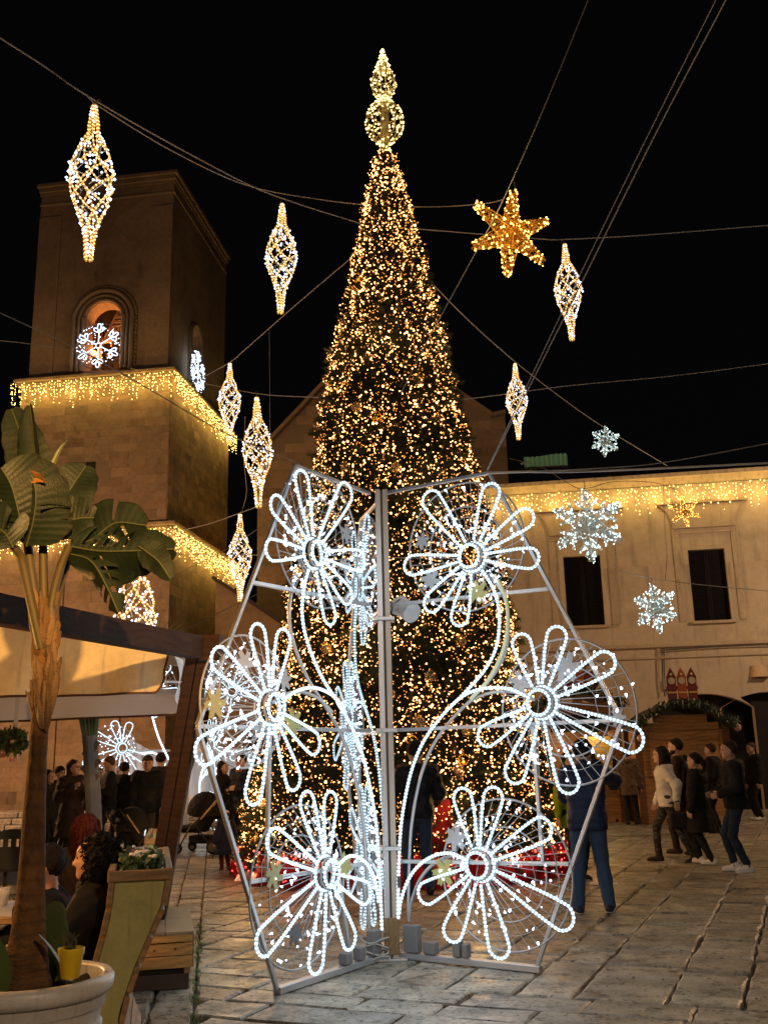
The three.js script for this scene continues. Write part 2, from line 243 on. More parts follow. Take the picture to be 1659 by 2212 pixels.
// ================================================================== bell tower
let towerInfo;
const D0 = 36, TC = P(386, 362, D0), HT = TC.y, TL = atHeight(75, 396, HT), TR = atHeight(497, 553, HT);
const tU = V(TC.x - TL.x, 0, TC.z - TL.z), TW = tU.length() - 0.5; tU.normalize();
const tN = V(-tU.z, 0, tU.x), TD = Math.abs(V(TR.x - TC.x, 0, TR.z - TC.z).dot(tN)) - 0.3;
const towerYaw = Math.atan2(-tU.z, tU.x);
const tBase = V(TC.x, 0, TC.z).addScaledVector(tU, -TW / 2 - 0.25).addScaledVector(tN, -0.25);   // middle of the front face at the ground
const HL1 = P(375, 800, D0).y, HL2 = P(362, 1130, D0 - 0.3).y;
const tower = thing('bell_tower', 'tall square stone bell tower with arched belfry openings at upper left', 'bell tower', tBase, undefined, towerYaw);
{
  reseed(23);
  const W = TW, D = TD, low = 0.22;
  // onto the front of the tower: local x, y
  const loc = (u, v, off = 0) => { const p = onPlane(u, v, tBase.clone().addScaledVector(tN, off), tN); return tower.worldToLocal(p.clone()); };
  tower.updateMatrixWorld(true);
  const a0 = loc(225, 640), ax = a0.x + 0.05, aw = 1.5, spring = loc(225, 690).y - (HL1 + 0.35), ay = HL1 + 0.35;
  // upper stage: four walls round a hollow belfry
  const fr = rectShape(-W / 2, HL1, W / 2, HT - 0.55); fr.holes.push(archShape(ax, ay, aw, spring));
  mesh('front_wall', wallGeo(fr, 0.7), M.towerPlain, tower);
  const sw = rectShape(0.7, HL1, D - 0.6, HT - 0.55), sc = D * 0.42; sw.holes.push(archShape(sc, ay + 0.2, 1.15, spring - 0.1));
  const side = mesh('side_wall', wallGeo(sw, 0.6), M.towerPlain, tower); side.rotation.y = Math.PI / 2; side.position.x = W / 2;
  mesh('back_wall', boxUV(box(W, HT - 0.55 - HL1, 0.6, 0, (HT - 0.55 + HL1) / 2, -D + 0.3)), M.towerPlain, tower);
  mesh('far_wall', boxUV(box(0.6, HT - 0.55 - HL1, D - 1.3, -W / 2 + 0.3, (HT - 0.55 + HL1) / 2, -D / 2)), M.towerPlain, tower);
  mesh('belfry_floor', boxUV(box(W - 0.1, 0.2, D - 0.1, 0, HL1 - 0.1, -D / 2)), M.towerPlain, tower);
  mesh('roof', boxUV(box(W + 0.1, 0.2, D + 0.1, 0, HT - 0.42, -D / 2)), M.towerPlain, tower);
  // crowning cornice, two steps
  mesh('cornice', merge([boxUV(rbox(W + 0.2, 0.22, D + 0.2, 0.05, 0, HT - 0.28, -D / 2)), boxUV(rbox(W + 0.36, 0.2, D + 0.36, 0.05, 0, HT - 0.08, -D / 2)), boxUV(rbox(W + 0.1, 0.12, D + 0.1, 0.04, 0, HT - 0.95, -D / 2))]), M.towerPlain, tower);
  // corner pilasters: the face is stepped
  for (const s of [-1, 1]) mesh('corner_pilaster', boxUV(rbox(W * 0.17, HT - HL1 - 1.6, 0.07, 0.015, s * (W / 2 - W * 0.085), (HT + HL1) / 2 - 0.75, 0.03)), M.towerPlain, tower);
  // mouldings round the arch, with a row of small dentils
  for (const [k, [rad, th, dz]] of [[aw / 2 + 0.1, 0.09, 0.02], [aw / 2 + 0.28, 0.07, 0.05], [aw / 2 + 0.5, 0.1, 0.08]].entries()) {
    const arc = []; for (let i = 0; i <= 20; i++) { const t = Math.PI * i / 20; arc.push(V(ax + Math.cos(t) * rad, ay + spring + Math.sin(t) * rad, dz)); }
    arc.unshift(V(ax + rad, ay, dz)); arc.push(V(ax - rad, ay, dz));
    mesh('arch_moulding', tube(arc, th, 60, 6), M.towerPlain, tower);
  }
  { const d = []; const rad = aw / 2 + 0.66; for (let i = 0; i <= 38; i++) { const t = Math.PI * i / 38, g = rbox(0.09, 0.09, 0.09, 0.02, 0, 0, 0, 1); g.rotateZ(t); g.translate(ax + Math.cos(t) * rad, ay + spring + Math.sin(t) * rad, 0.05); d.push(g); } for (const s of [-1, 1]) for (let y = 0; y < spring; y += 0.17) d.push(rbox(0.09, 0.09, 0.09, 0.02, ax + s * rad, ay + y, 0.05, 1)); mesh('dentil_row', boxUV(merge(d)), M.towerPlain, tower).userData.kind = 'stuff'; }
  { const arc = [], rad = 0.72; for (let i = 0; i <= 16; i++) { const t = Math.PI * i / 16; arc.push(V(W / 2 + 0.04, ay + 0.2 + spring - 0.1 + Math.sin(t) * rad, -sc + Math.cos(t) * rad)); } arc.unshift(V(W / 2 + 0.04, ay + 0.2, -sc + rad)); arc.push(V(W / 2 + 0.04, ay + 0.2, -sc - rad)); mesh('arch_moulding', tube(arc, 0.12, 50, 6), M.towerPlain, tower); }
  // inside the belfry: stair flight, beams, an unseen orange lamp placed to light the arch
  mesh('belfry_stair', (() => { const l = []; const p = V(ax - 0.3, ay + 1.5, -1.0), q = V(ax + 0.5, ay + spring + 1.25, -1.15); for (const s of [-0.22, 0.22]) l.push(bar(p.clone().add(V(s, 0, 0)), q.clone().add(V(s, 0, 0)), 0.06, 0.16)); for (let i = 1; i < 9; i++) { const c = p.clone().lerp(q, i / 9); l.push(bar(c.clone().add(V(-0.2, 0, 0)), c.clone().add(V(0.2, 0, 0)), 0.05, 0.12)); } return boxUV(merge(l)); })(), std([0.7, 0.46, 0.22], 0.8, { map: at(woodColor, 1) }), tower);
  mesh('belfry_beam', boxUV(merge([bar(V(ax - 1.2, ay + 1.15, -1.2), V(ax + 1.4, ay + 1.15, -1.2), 0.12, 0.14), bar(V(ax - 0.55, ay, -1.1), V(ax - 0.55, ay + 2.6, -1.1), 0.12, 0.12), bar(V(ax - 1.2, ay + 0.35, -1.2), V(ax + 1.4, ay + 0.35, -1.2), 0.1, 0.1)])), M.brownWood, tower);
  mesh('unseen_lamp_bulb', new THREE.SphereGeometry(0.1, 10, 8).translate(ax - 0.75, ay + 1.2, -0.9), glow([6, 2.2, 0.4]), tower);
  lamp('unseen_belfry_lamp', tower, V(ax - 0.75, ay + 1.2, -0.9), [1, 0.34, 0.06], 30, 4);
  // ledge 1
  mesh('upper_ledge', merge([boxUV(rbox(W + 2 * low + 0.45, 0.16, D + 2 * low + 0.45, 0.04, 0, HL1 + 0.02, -D / 2)), boxUV(rbox(W + 2 * low + 0.2, 0.16, D + 2 * low + 0.2, 0.04, 0, HL1 - 0.15, -D / 2))]), M.towerPlain, tower);
  // middle stage: solid core faced with blocks
  const mh = HL1 - 0.24 - HL2, MW = W + 2 * low - 0.06, MD = D + 2 * low - 0.06, mz = -D / 2;
  const slit = loc(195, 1020, low), keepSlit = (x, y, w, h) => !(Math.abs(x - (slit.x + MW / 2)) < 0.2 + w && Math.abs(y + HL2 - slit.y) < 0.55 + h * 0.2);
  mesh('middle_core', boxUV(box(MW - 0.02, mh, MD - 0.02, 0, HL2 + mh / 2, mz)), std([0.2, 0.15, 0.1], 0.95), tower);
  const mf = mesh('front_blocks', blocks(MW, mh, 0.34, 0.5, 1.0, keepSlit, 0.03, 0.012), M.towerStone, tower); mf.position.set(-MW / 2, HL2, mz + MD / 2 - 0.01); mf.userData.kind = 'stuff';
  const ms = mesh('side_blocks', blocks(MD, mh, 0.32, 0.4, 0.8, () => true, 0.03, 0.2), M.towerStone, tower); ms.rotation.y = Math.PI / 2; ms.position.set(MW / 2 - 0.01, HL2, mz + MD / 2); ms.userData.kind = 'stuff';
  { const g = wallGeo(archShape(0, -0.6, 0.4, 1.0, new THREE.Shape()), 0.02); mesh('slit_window', g, M.darkroom, tower).position.set(slit.x, slit.y, mz + MD / 2 + 0.012); }
  // ledge 2 and the lowest stage, which runs on to the left as the church wall
  const low2 = low + 0.3, LW = W + 2 * low2, LD = D + 2 * low2, ext = 7;
  mesh('lower_ledge', merge([boxUV(rbox(LW + ext + 0.4, 0.16, LD + 0.4, 0.04, -ext / 2, HL2 - 0.02, mz)), boxUV(rbox(LW + ext + 0.16, 0.16, LD + 0.16, 0.04, -ext / 2, HL2 - 0.19, mz))]), M.towerPlain, tower);
  mesh('base_core', boxUV(box(LW + ext - 0.06, HL2 - 0.28, LD - 0.06, -ext / 2, (HL2 - 0.28) / 2, mz)), std([0.2, 0.15, 0.1], 0.95), tower);
  const bf = mesh('front_blocks', blocks(LW + ext, HL2 - 0.28, 0.42, 0.7, 1.3, () => true, 0.03, 0.018), M.towerStone, tower); bf.position.set(-LW / 2 - ext, 0, mz + LD / 2 - 0.03); bf.userData.kind = 'stuff';
  const bs = mesh('side_blocks', blocks(LD, HL2 - 0.28, 0.4, 0.5, 1.0, () => true, 0.03, 0.15), M.towerStone, tower); bs.rotation.y = Math.PI / 2; bs.position.set(LW / 2 - 0.03, 0, mz + LD / 2); bs.userData.kind = 'stuff';
  for (const x of [-0.9, 1.5]) mesh('wall_pilaster', boxUV(rbox(0.5, HL2 - 0.5, 0.12, 0.02, x, (HL2 - 0.5) / 2, mz + LD / 2 + 0.04)), M.towerPlain, tower);
  towerInfo = { W, D, low, low2, mz, ext, ax, ay, spring, sc };
}

// ================================================================== church gable behind the tree
{
  reseed(31);
  const d = 39, A0 = P(557, 1240, d), pts = [[557, 985], [802, 726], [1000, 862], [1062, 903], [1090, 897]].map(([u, v]) => P(u, v, d));
  const base = V(A0.x, 0, -d), church = thing('church', 'plain stone church front with a pointed gable behind the Christmas tree', 'church', base);
  const x1 = pts[4].x - base.x, top = (x) => { const q = [V(pts[0].x, pts[0].y, 0), V(pts[1].x, pts[1].y, 0), V(pts[3].x, pts[3].y, 0), V(pts[4].x, pts[4].y, 0)].map((p) => [p.x - base.x, p.y]); for (let i = 0; i < 3; i++) if (x <= q[i + 1][0]) return lerp(q[i][1], q[i + 1][1], clamp((x - q[i][0]) / (q[i + 1][0] - q[i][0]))); return q[3][1]; };
  const s = new THREE.Shape(); s.moveTo(0, 0); s.lineTo(x1, 0); for (const p of [pts[4], pts[3], pts[1], pts[0]]) s.lineTo(p.x - base.x, p.y); s.lineTo(0, 0);
  mesh('front_wall', wallGeo(s, 0.5), std([0.2, 0.15, 0.1], 0.95), church);
  const f = mesh('front_blocks', blocks(x1, 19, 0.4, 0.7, 1.3, (x, y, w, h) => y + h < top(x - w) - 0.02 && y + h < top(x + w) - 0.02, 0.03, 0.035), M.church, church); f.userData.kind = 'stuff'; f.position.z = 0.001;
  const cop = [pts[0], pts[1], pts[3], pts[4]].map((p) => V(p.x - base.x, p.y, 0));
  for (let i = 0; i < 3; i++) mesh('coping', boxUV(bar(cop[i].clone().add(V(0, 0.06, -0.1)), cop[i + 1].clone().add(V(0, 0.06, -0.1)), 0.9, 0.14, V(0, 0, 1))), M.towerPlain, church);
  mesh('nave_wall', boxUV(box(0.5, pts[4].y - 0.2, 16, x1 - 0.25, (pts[4].y - 0.2) / 2, -8.5)), M.towerPlain, church);
  mesh('nave_wall', boxUV(box(0.5, pts[0].y - 0.2, 16, 0.25, (pts[0].y - 0.2) / 2, -8.5)), M.towerPlain, church);
  // low sacristy wall with a sloping roof edge between tower and church
  const b2 = P(478, 1262, 37.5), b3 = P(640, 1370, 37.5), w0 = thing('side_chapel', 'low stone wall with a sloping roof edge between the tower and the church', 'building', V(b2.x - 0.2, 0, -37.5));
  const sh = new THREE.Shape(); sh.moveTo(0, 0); sh.lineTo(b3.x - b2.x + 0.2, 0); sh.lineTo(b3.x - b2.x + 0.2, b3.y); sh.lineTo(0, b2.y + 0.15); mesh('wall', wallGeo(sh, 1.2), M.towerPlain, w0);
  mesh('roof_edge', boxUV(bar(V(-0.1, b2.y + 0.25, -0.5), V(b3.x - b2.x + 0.3, b3.y + 0.05, -0.5), 1.6, 0.12, V(0, 0, 1))), M.roof, w0);
  // three worn steps in front
  const st = thing('stone_steps', 'worn stone steps at the foot of the church wall on the left', 'steps', V(-6.5, 0, -28.2));
  for (let i = 0; i < 3; i++) for (let k = 0; k < 7; k++) mesh('step', boxUV(rbox(1.28, 0.15, 2.4 - i * 0.45, 0.03, -4.5 + k * 1.3, 0.075 + i * 0.15 + rr(-0.006, 0.006), -i * 0.24 - 0.5)), std([0.36, 0.33, 0.29], 0.7, { map: M.slab.map, bumpMap: M.slab.bumpMap, bumpScale: 0.01 }), st);
}

// ================================================================== long house on the right
const fT0 = P(1088, 1050, 30), FH = fT0.y, fT1 = atHeight(1659, 1012, FH), fU = V(fT1.x - fT0.x, 0, fT1.z - fT0.z).normalize(), fN = V(-fU.z, 0, fU.x);
const fBase = V(fT0.x, 0, fT0.z).addScaledVector(fU, -0.4), house = thing('palazzo', 'long two storey cream plastered house with dark shuttered windows on the right', 'house', fBase, undefined, Math.atan2(-fU.z, fU.x));
house.updateMatrixWorld(true);
const fLoc = (u, v, off = 0) => house.worldToLocal(onPlane(u, v, fBase.clone().addScaledVector(fN, off), fN));
{
  reseed(37);
  const L = 14, wins = [[1221, 1301, 1203, 1350], [1492, 1572, 1188, 1339]].map(([u0, u1, v0, v1]) => { const a = fLoc(u0, v0), b = fLoc(u1, v1), m = fLoc((u0 + u1) / 2, (v0 + v1) / 2), w = fLoc(u1, v0).x - a.x; return [m.x - w / 2, b.y, m.x + w / 2, a.y]; });
  const sh = rectShape(-1, 0, L, FH - 0.1); for (const w of wins) sh.holes.push(rectShape(w[0], w[1], w[2], w[3], new THREE.Path()));
  // two blind arches with dark gates behind the stalls
  const g1 = fLoc(1578, 1600).x, g2 = fLoc(1700, 1600).x, topY = fLoc(1575, 1497).y, holes = [[fLoc(1530, 1600).x, 2.7], [fLoc(1668, 1600).x, 2.6]];
  for (const [x, w] of holes) { const h = new THREE.Path(), r = topY - 0.42; h.moveTo(x - w / 2, 0.02); h.lineTo(x + w / 2, 0.02); h.lineTo(x + w / 2, r); h.quadraticCurveTo(x, topY + 0.42, x - w / 2, r); h.lineTo(x - w / 2, 0.02); sh.holes.push(h); }
  mesh('wall', wallGeo(sh, 0.55), M.plaster, house);
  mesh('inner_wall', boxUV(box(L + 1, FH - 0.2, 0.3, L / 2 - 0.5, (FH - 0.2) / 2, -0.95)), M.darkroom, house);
  for (const [x, w] of holes) mesh('gate', boxUV(box(w, topY + 0.1, 0.08, x, topY / 2, -0.42)), M.darkroom, house);
  for (const w of wins) {
    const fr = mesh('window', boxUV(box(w[2] - w[0], w[3] - w[1], 0.04, (w[0] + w[2]) / 2, (w[1] + w[3]) / 2, -0.24)), M.shutter, house), cx = (w[0] + w[2]) / 2, hw = (w[2] - w[0]) / 2;
    for (const s of [-1, 1]) mesh('shutter', (() => { const l = []; const x = cx + s * hw / 2; for (let y = w[1] + 0.06; y < w[3] - 0.05; y += 0.07) { const g = box(hw - 0.12, 0.05, 0.02); g.rotateX(0.5); g.translate(x, y, -0.19); l.push(g); } l.push(box(0.06, w[3] - w[1], 0.05, x - hw / 2 + 0.035, (w[1] + w[3]) / 2, -0.19), box(0.06, w[3] - w[1], 0.05, x + hw / 2 - 0.035, (w[1] + w[3]) / 2, -0.19)); return merge(l); })(), M.shutter, fr);
    mesh('sill', boxUV(rbox(hw * 2 + 0.2, 0.09, 0.2, 0.02, cx, w[1] - 0.05, 0.04)), M.trim, fr);
    mesh('frame', boxUV(merge([rbox(0.2, w[3] - w[1] + 0.5, 0.04, 0.012, cx - hw - 0.32, (w[1] + w[3]) / 2 + 0.25, 0.02), rbox(0.2, w[3] - w[1] + 0.5, 0.04, 0.012, cx + hw + 0.32, (w[1] + w[3]) / 2 + 0.25, 0.02), rbox(hw * 2 + 0.84, 0.16, 0.05, 0.015, cx, w[3] + 0.58, 0.02)])), M.trim, fr);
    // hood on two flared corbels
    const hs = new THREE.Shape(); hs.moveTo(-hw - 0.35, 0); hs.quadraticCurveTo(-hw - 0.38, 0.5, -hw - 0.72, 0.72); hs.lineTo(hw + 0.72, 0.72); hs.quadraticCurveTo(hw + 0.38, 0.5, hw + 0.35, 0); hs.lineTo(-hw - 0.35, 0);
    const hg = new THREE.ExtrudeGeometry(hs, { depth: 0.07, bevelEnabled: true, bevelSize: 0.02, bevelThickness: 0.02, bevelSegments: 2 }); hg.translate(cx, w[3] + 0.68, 0.0); mesh('hood', merge([boxUV(hg), boxUV(rbox(hw * 2 + 1.6, 0.1, 0.2, 0.02, cx, w[3] + 1.46, 0.1))]), M.trim, fr);
  }
  // cornice, string courses
  const cs = new THREE.Shape(); cs.moveTo(0, 0); cs.quadraticCurveTo(0.06, 0.16, 0.22, 0.2); cs.lineTo(0.26, 0.22); cs.lineTo(0.26, 0.34); cs.lineTo(0, 0.34); cs.lineTo(0, 0);
  const cg = new THREE.ExtrudeGeometry(cs, { depth: L + 1, bevelEnabled: false }); cg.rotateY(Math.PI / 2); cg.scale(1, 1, -1); cg.rotateY(0); { const p = cg.attributes.position; for (let i = 0; i < p.count; i++) p.setXYZ(i, p.getX(i) - 1, p.getY(i) + FH - 0.34, Math.abs(p.getZ(i)) + 0.001); cg.computeVertexNormals(); }
  mesh('cornice', boxUV(cg), M.trim, house);
  mesh('roof', boxUV(box(L + 1, 0.1, 8, L / 2 - 0.5, FH - 0.02, -4.1)), M.roof, house);
  mesh('roof_parapet', boxUV(box(L + 1, 0.5, 0.3, L / 2 - 0.5, FH + 0.22, -2.5)), M.roof, house);
  mesh('chimney', boxUV(rbox(0.7, 1.3, 0.7, 0.03, 4.3, FH + 0.65, -4)), M.roof, house);
  mesh('side_wall', boxUV(box(0.5, FH - 0.15, 7.5, -0.75, (FH - 0.15) / 2, -4.35)), M.plaster, house);
  const y1 = fLoc(1500, 1392).y, y2 = fLoc(1500, 1414).y;
  mesh('string_course', boxUV(merge([rbox(L + 1, 0.13, 0.14, 0.03, L / 2 - 0.5, y1, 0.06), rbox(L + 1, 0.06, 0.07, 0.02, L / 2 - 0.5, y2 - 0.06, 0.03)])), M.trim, house);
  mesh('rain_pipe', tube([fLoc(1421, 1400, 0.06), fLoc(1423, 1470, 0.06), fLoc(1427, 1505, 0.06)], 0.022, 12, 6), M.trim, house);
  mesh('conduit', merge([tube([fLoc(1425, 1405, 0.12), fLoc(1560, 1396, 0.12), fLoc(1690, 1392, 0.12)], 0.02, 20, 5), tube([fLoc(1433, 1407, 0.05), fLoc(1435, 1470, 0.05), fLoc(1440, 1500, 0.05)], 0.016, 12, 5)]), M.cableDark, house);
  { const p = fLoc(1438, 1479, 0.07); mesh('meter_box', boxUV(rbox(0.16, 0.3, 0.12, 0.02, p.x, p.y, 0.06)), std([0.22, 0.2, 0.18], 0.6), house); }
  { const p = fLoc(1638, 1450, 0); const g = new THREE.CylinderGeometry(0.2, 0.26, 0.34, 14, 1, false, 0, Math.PI); g.rotateY(-Math.PI / 2); g.translate(p.x, p.y, 0.01); mesh('wall_sconce', g, std([0.5, 0.36, 0.22], 0.8), house); mesh('sconce_rim', box(0.44, 0.04, 0.2, p.x, p.y - 0.19, 0.1), std([0.12, 0.02, 0.015], 0.7), house); }
  { const p = fLoc(1268, 1466, 0); const g = new THREE.CylinderGeometry(0.36, 0.36, 0.04, 28); g.rotateX(Math.PI / 2); g.translate(p.x, p.y, 0.0); mesh('round_vent', g, M.darkroom, house); }
}
{ // translucent green sheet lying on the roof edge
  const a = P(1132, 1005, 31.5), b = P(1226, 1001, 31.5), t = thing('roof_sheet', 'pale green corrugated plastic sheet propped on the roof edge left of the small white star', 'roofing sheet', a);
  const g = new THREE.PlaneGeometry(b.x - a.x, 0.42, 60, 2); const p = g.attributes.position; for (let i = 0; i < p.count; i++) { p.setZ(i, 0.03 * Math.sin(p.getX(i) * 40)); p.setY(i, p.getY(i) + 0.05 * Math.sin(p.getX(i) * 3)); } g.computeVertexNormals(); g.translate((b.x - a.x) / 2, 0.12, 0); mesh('sheet', g, std([0.16, 0.4, 0.27], 0.5), t);
  const e = new THREE.PlaneGeometry(b.x - a.x, 0.9, 40, 1); const q = e.attributes.position; for (let i = 0; i < q.count; i++) q.setZ(i, 0.03 * Math.sin(q.getX(i) * 40)); e.rotateX(-1.35); e.translate((b.x - a.x) / 2, 0.22, -0.5); e.computeVertexNormals(); mesh('sheet', e, std([0.16, 0.4, 0.27], 0.5), t);
  mesh('batten', bar(V(0, -0.12, 0.06), V(b.x - a.x, -0.1, 0.06), 0.05, 0.05), M.brownWood, t);
}
// ================================================================== Christmas tree
const TREE_D = 16;
{
  reseed(41);
  const prof = [[1846, 522, 1226], [1780, 537, 1216], [1700, 560, 1196], [1600, 584, 1166], [1500, 606, 1140], [1400, 626, 1122], [1300, 640, 1106], [1200, 655, 1070], [1100, 670, 1040], [1000, 688, 1010], [900, 701, 985], [800, 716, 962], [700, 734, 940], [600, 755, 916], [500, 774, 886], [400, 792, 860], [335, 806, 842]].map(([v, a, b]) => { const l = P(a, v, TREE_D), r = P(b, v, TREE_D); return [l.y, l.distanceTo(r) / 2]; });
  prof[0][0] = Math.min(prof[0][0], 0.35);
  const base = ground(876, 1850); base.set(P(873, 1846, TREE_D).x, 0, -TREE_D);
  const top = prof[prof.length - 1][0];
  const R = (y) => { for (let i = 0; i < prof.length - 1; i++) if (y <= prof[i + 1][0]) return lerp(prof[i][1], prof[i + 1][1], clamp((y - prof[i][0]) / (prof[i + 1][0] - prof[i][0]))); return prof[prof.length - 1][1]; };
  const tree = thing('christmas_tree', 'tall conical Christmas tree covered in warm lights with a lit spire on top', 'Christmas tree', base);
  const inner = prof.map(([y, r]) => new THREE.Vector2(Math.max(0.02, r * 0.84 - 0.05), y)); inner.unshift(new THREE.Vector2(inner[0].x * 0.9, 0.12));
  mesh('dark_inner_cone', new THREE.LatheGeometry(inner, 40), std([0.010, 0.016, 0.008], 0.95), tree);  // near-black filler cone, keeps the crown from being seen through
  mesh('trunk', new THREE.CylinderGeometry(0.12, 0.2, top, 10).translate(0, top / 2, 0), M.brownWood, tree);
  // fir twigs: a stem and needles, in three shades
  const twig = (() => { const l = [], n = 11, tri = (a, b, c) => { const g = new THREE.BufferGeometry(); g.setAttribute('position', new THREE.Float32BufferAttribute([...a, ...b, ...c], 3)); g.computeVertexNormals(); l.push(g); };
    for (let i = 0; i < n; i++) for (const s of [-1, 1]) { const z = 0.03 + 0.2 * i / n, L = 0.085 * (1 - 0.35 * i / n), w = 0.013, up = 0.02 * (i % 3); tri([0, 0, z - w], [0, 0, z + w], [s * L, up, z + 0.06]); }
    for (let i = 0; i < 7; i++) { const z = 0.04 + 0.03 * i; tri([0, 0, z - 0.012], [0, 0, z + 0.012], [rr(-0.02, 0.02), 0.075, z + 0.05]); }
    tri([0, 0, 0.2], [0.012, 0, 0.2], [0, 0.01, 0.31]); tri([0, -0.008, 0], [0, 0.008, 0], [0, 0, 0.24]); return merge(l); })();
  const shades = [std([0.012, 0.022, 0.008], 0.8), std([0.018, 0.028, 0.010], 0.8), std([0.026, 0.032, 0.012], 0.85)], places = [[], [], []];
  const q0 = new THREE.Quaternion(), q1 = new THREE.Quaternion(), onCone = (y, a, r) => V(Math.cos(a) * r, y, Math.sin(a) * r);
  const lump = (y, a) => 0.09 * Math.sin(a * 5 + y * 3.1) * Math.sin(y * 4.3 + a * 2) + 0.06 * Math.sin(a * 11 - y * 6);
  const heights = []; { let acc = 0; const cum = []; for (let y = 0.15; y < top; y += 0.05) { acc += R(y); cum.push([acc, y]); } for (let k = 0; k < 66000; k++) { const t = rnd() * acc; let lo = 0, hi = cum.length - 1; while (lo < hi) { const m = (lo + hi) >> 1; if (cum[m][0] < t) lo = m + 1; else hi = m; } heights.push(cum[lo][1] + rr(0, 0.05)); } }
  for (let k = 0; k < 15000; k++) {
    const y = heights[k], a = rr(0, Math.PI * 2), r = R(y) * (1 - 0.13 * rnd() ** 1.5) + lump(y, a) * Math.min(1, R(y)) - 0.1, p = onCone(y, a, Math.max(0.03, r));
    q0.setFromUnitVectors(V(0, 0, 1), V(Math.cos(a), rr(-0.75, 0.45), Math.sin(a)).add(V(rr(-0.6, 0.6), 0, rr(-0.6, 0.6))).normalize()); q1.setFromAxisAngle(V(0, 0, 1), rr(0, 6.28));
    places[Math.floor(rnd() * 3)].push({ p, q: q0.clone().multiply(q1), s: rr(0.55, 1.1) * Math.min(1, 0.45 + R(y) * 0.6) });
  }
  shades.forEach((m, i) => instanced('foliage', twig, m, places[i], tree));
  // small bulbs, brighter and dimmer ones
  const bulb = new THREE.OctahedronGeometry(0.0112, 1), lit = [[], []];
  const clump = (y, a) => Math.sin(a * 3.2 + y * 2.2) + Math.sin(a * 7.1 - y * 3.7) + Math.sin(y * 5.3 + a * 1.3);
  for (let k = 0; k < 40000; k++) {
    const y = heights[15000 + k] + rr(-0.03, 0.03), a = rr(0, Math.PI * 2); if (clump(y, a) < rr(-5.5, 1.6)) continue;
    const u = rnd(), r = R(y) * (1 - 0.05 * u * u) + lump(y, a) * Math.min(1, R(y)) + rr(-0.02, 0.08), big = rnd() < 0.34;
    lit[big ? 0 : 1].push({ p: onCone(Math.max(0.3, y), a, Math.max(0.05, r)), rx: rr(0, 3), ry: rr(0, 3), s: big ? rr(0.7, 1.15) * (rnd() < 0.08 ? 1.6 : 1) : rr(0.5, 0.9) });
  }
  for (let k = 0; k < 260; k++) { const y = lerp(prof[11][0], top, Math.sqrt(rnd())), a = rr(0, 6.28); lit[0].push({ p: onCone(y, a, R(y) + 0.01), s: rr(0.7, 1.1) }); }
  instanced('light_bulbs', bulb, M.ledWarm, lit[0], tree); instanced('light_bulbs', bulb, M.ledWarmDim, lit[1], tree);
  // gold baubles, set among the twigs
  const gold = std([0.85, 0.55, 0.16], 0.16, { metalness: 1 }), clear = phys([0.9, 0.75, 0.5], 0.05, { transmission: 0.85, thickness: 0 }), ball = new THREE.SphereGeometry(1, 18, 12);
  [[813, 900, 0], [880, 705, 0], [855, 1010, 1], [772, 602, 0], [905, 820, 1], [745, 1010, 1], [672, 1100, 0], [940, 905, 1], [995, 1385, 1], [890, 1600, 0], [1000, 1640, 0], [905, 1560, 1], [1010, 1580, 1], [842, 1500, 1], [640, 1650, 0], [575, 1740, 1], [552, 1812, 0], [930, 1460, 1], [745, 1560, 0], [870, 1310, 1], [1050, 1310, 0], [705, 1400, 1], [960, 1180, 0], [770, 880, 1]].forEach(([u, v, k]) => {
    const s = sight(u, v), y0 = P(u, v, TREE_D - 2).y; let lo = 4, hi = 20; for (let i = 0; i < 30; i++) { const m = (lo + hi) / 2, p = P(u, v, m), r = Math.hypot(p.x - base.x, p.z - base.z); if (p.z < base.z || r < R(p.y) * 1.0) hi = m; else lo = m; }
    const p = P(u, v, lo - 0.02).sub(base), b = mesh('bauble', ball, k ? clear : gold, tree); b.position.copy(p); b.scale.setScalar(0.085);
    const c = mesh('cap', new THREE.CylinderGeometry(0.25, 0.28, 0.3, 8).translate(0, 1.05, 0), gold, b);
  });
  // spire: two wire globes on a lit stem with a pointed tip
  const y320 = P(820, 322, TREE_D).y, yAt = (v) => P(818, v, TREE_D).y, px = (v) => P(818, v, TREE_D).x - base.x;
  const rW = (w, v) => P(818 + w, v, TREE_D).distanceTo(P(818, v, TREE_D));
  const spireX = (y) => lerp(px(322), px(110), clamp((y - y320) / (yAt(110) - y320))) * 0 ;
  const goldWire = std([0.5, 0.4, 0.2], 0.4, { metalness: 0.8 });
  for (const [v0, v1, half] of [[308, 222, 40], [212, 150, 27]]) {
    const c = (yAt(v0) + yAt(v1)) / 2, h = (yAt(v1) - yAt(v0)) / 2, r = rW(half, 260), w = [];
    for (let i = 0; i < 7; i++) { const a = Math.PI * i / 7, pts = []; for (let k = 0; k < 24; k++) { const t = Math.PI * 2 * k / 24; pts.push(V(Math.cos(t) * r * Math.cos(a), c + Math.sin(t) * h, Math.cos(t) * r * Math.sin(a))); } w.push(tube(pts, 0.008, 30, 4, true)); }
    for (let k = 1; k < 6; k++) { const t = -Math.PI / 2 + Math.PI * k / 6, pts = []; for (let i = 0; i < 20; i++) pts.push(V(Math.cos(t) * r * Math.cos(i * 0.314), c + Math.sin(t) * h, Math.cos(t) * r * Math.sin(i * 0.314))); w.push(tube(pts, 0.008, 24, 4, true)); }
    const g = mesh('wire_globe', merge(w), goldWire, tree), l = []; const n = half > 30 ? 190 : 110;
    for (let i = 0; i < n; i++) { const z = rr(-1, 1), a = rr(0, 6.28), s = Math.sqrt(1 - z * z); l.push({ p: V(Math.cos(a) * s * r * 1.03, c + z * h * 1.03, Math.sin(a) * s * r * 1.03), s: rr(0.7, 1.1), ry: rr(0, 3) }); }
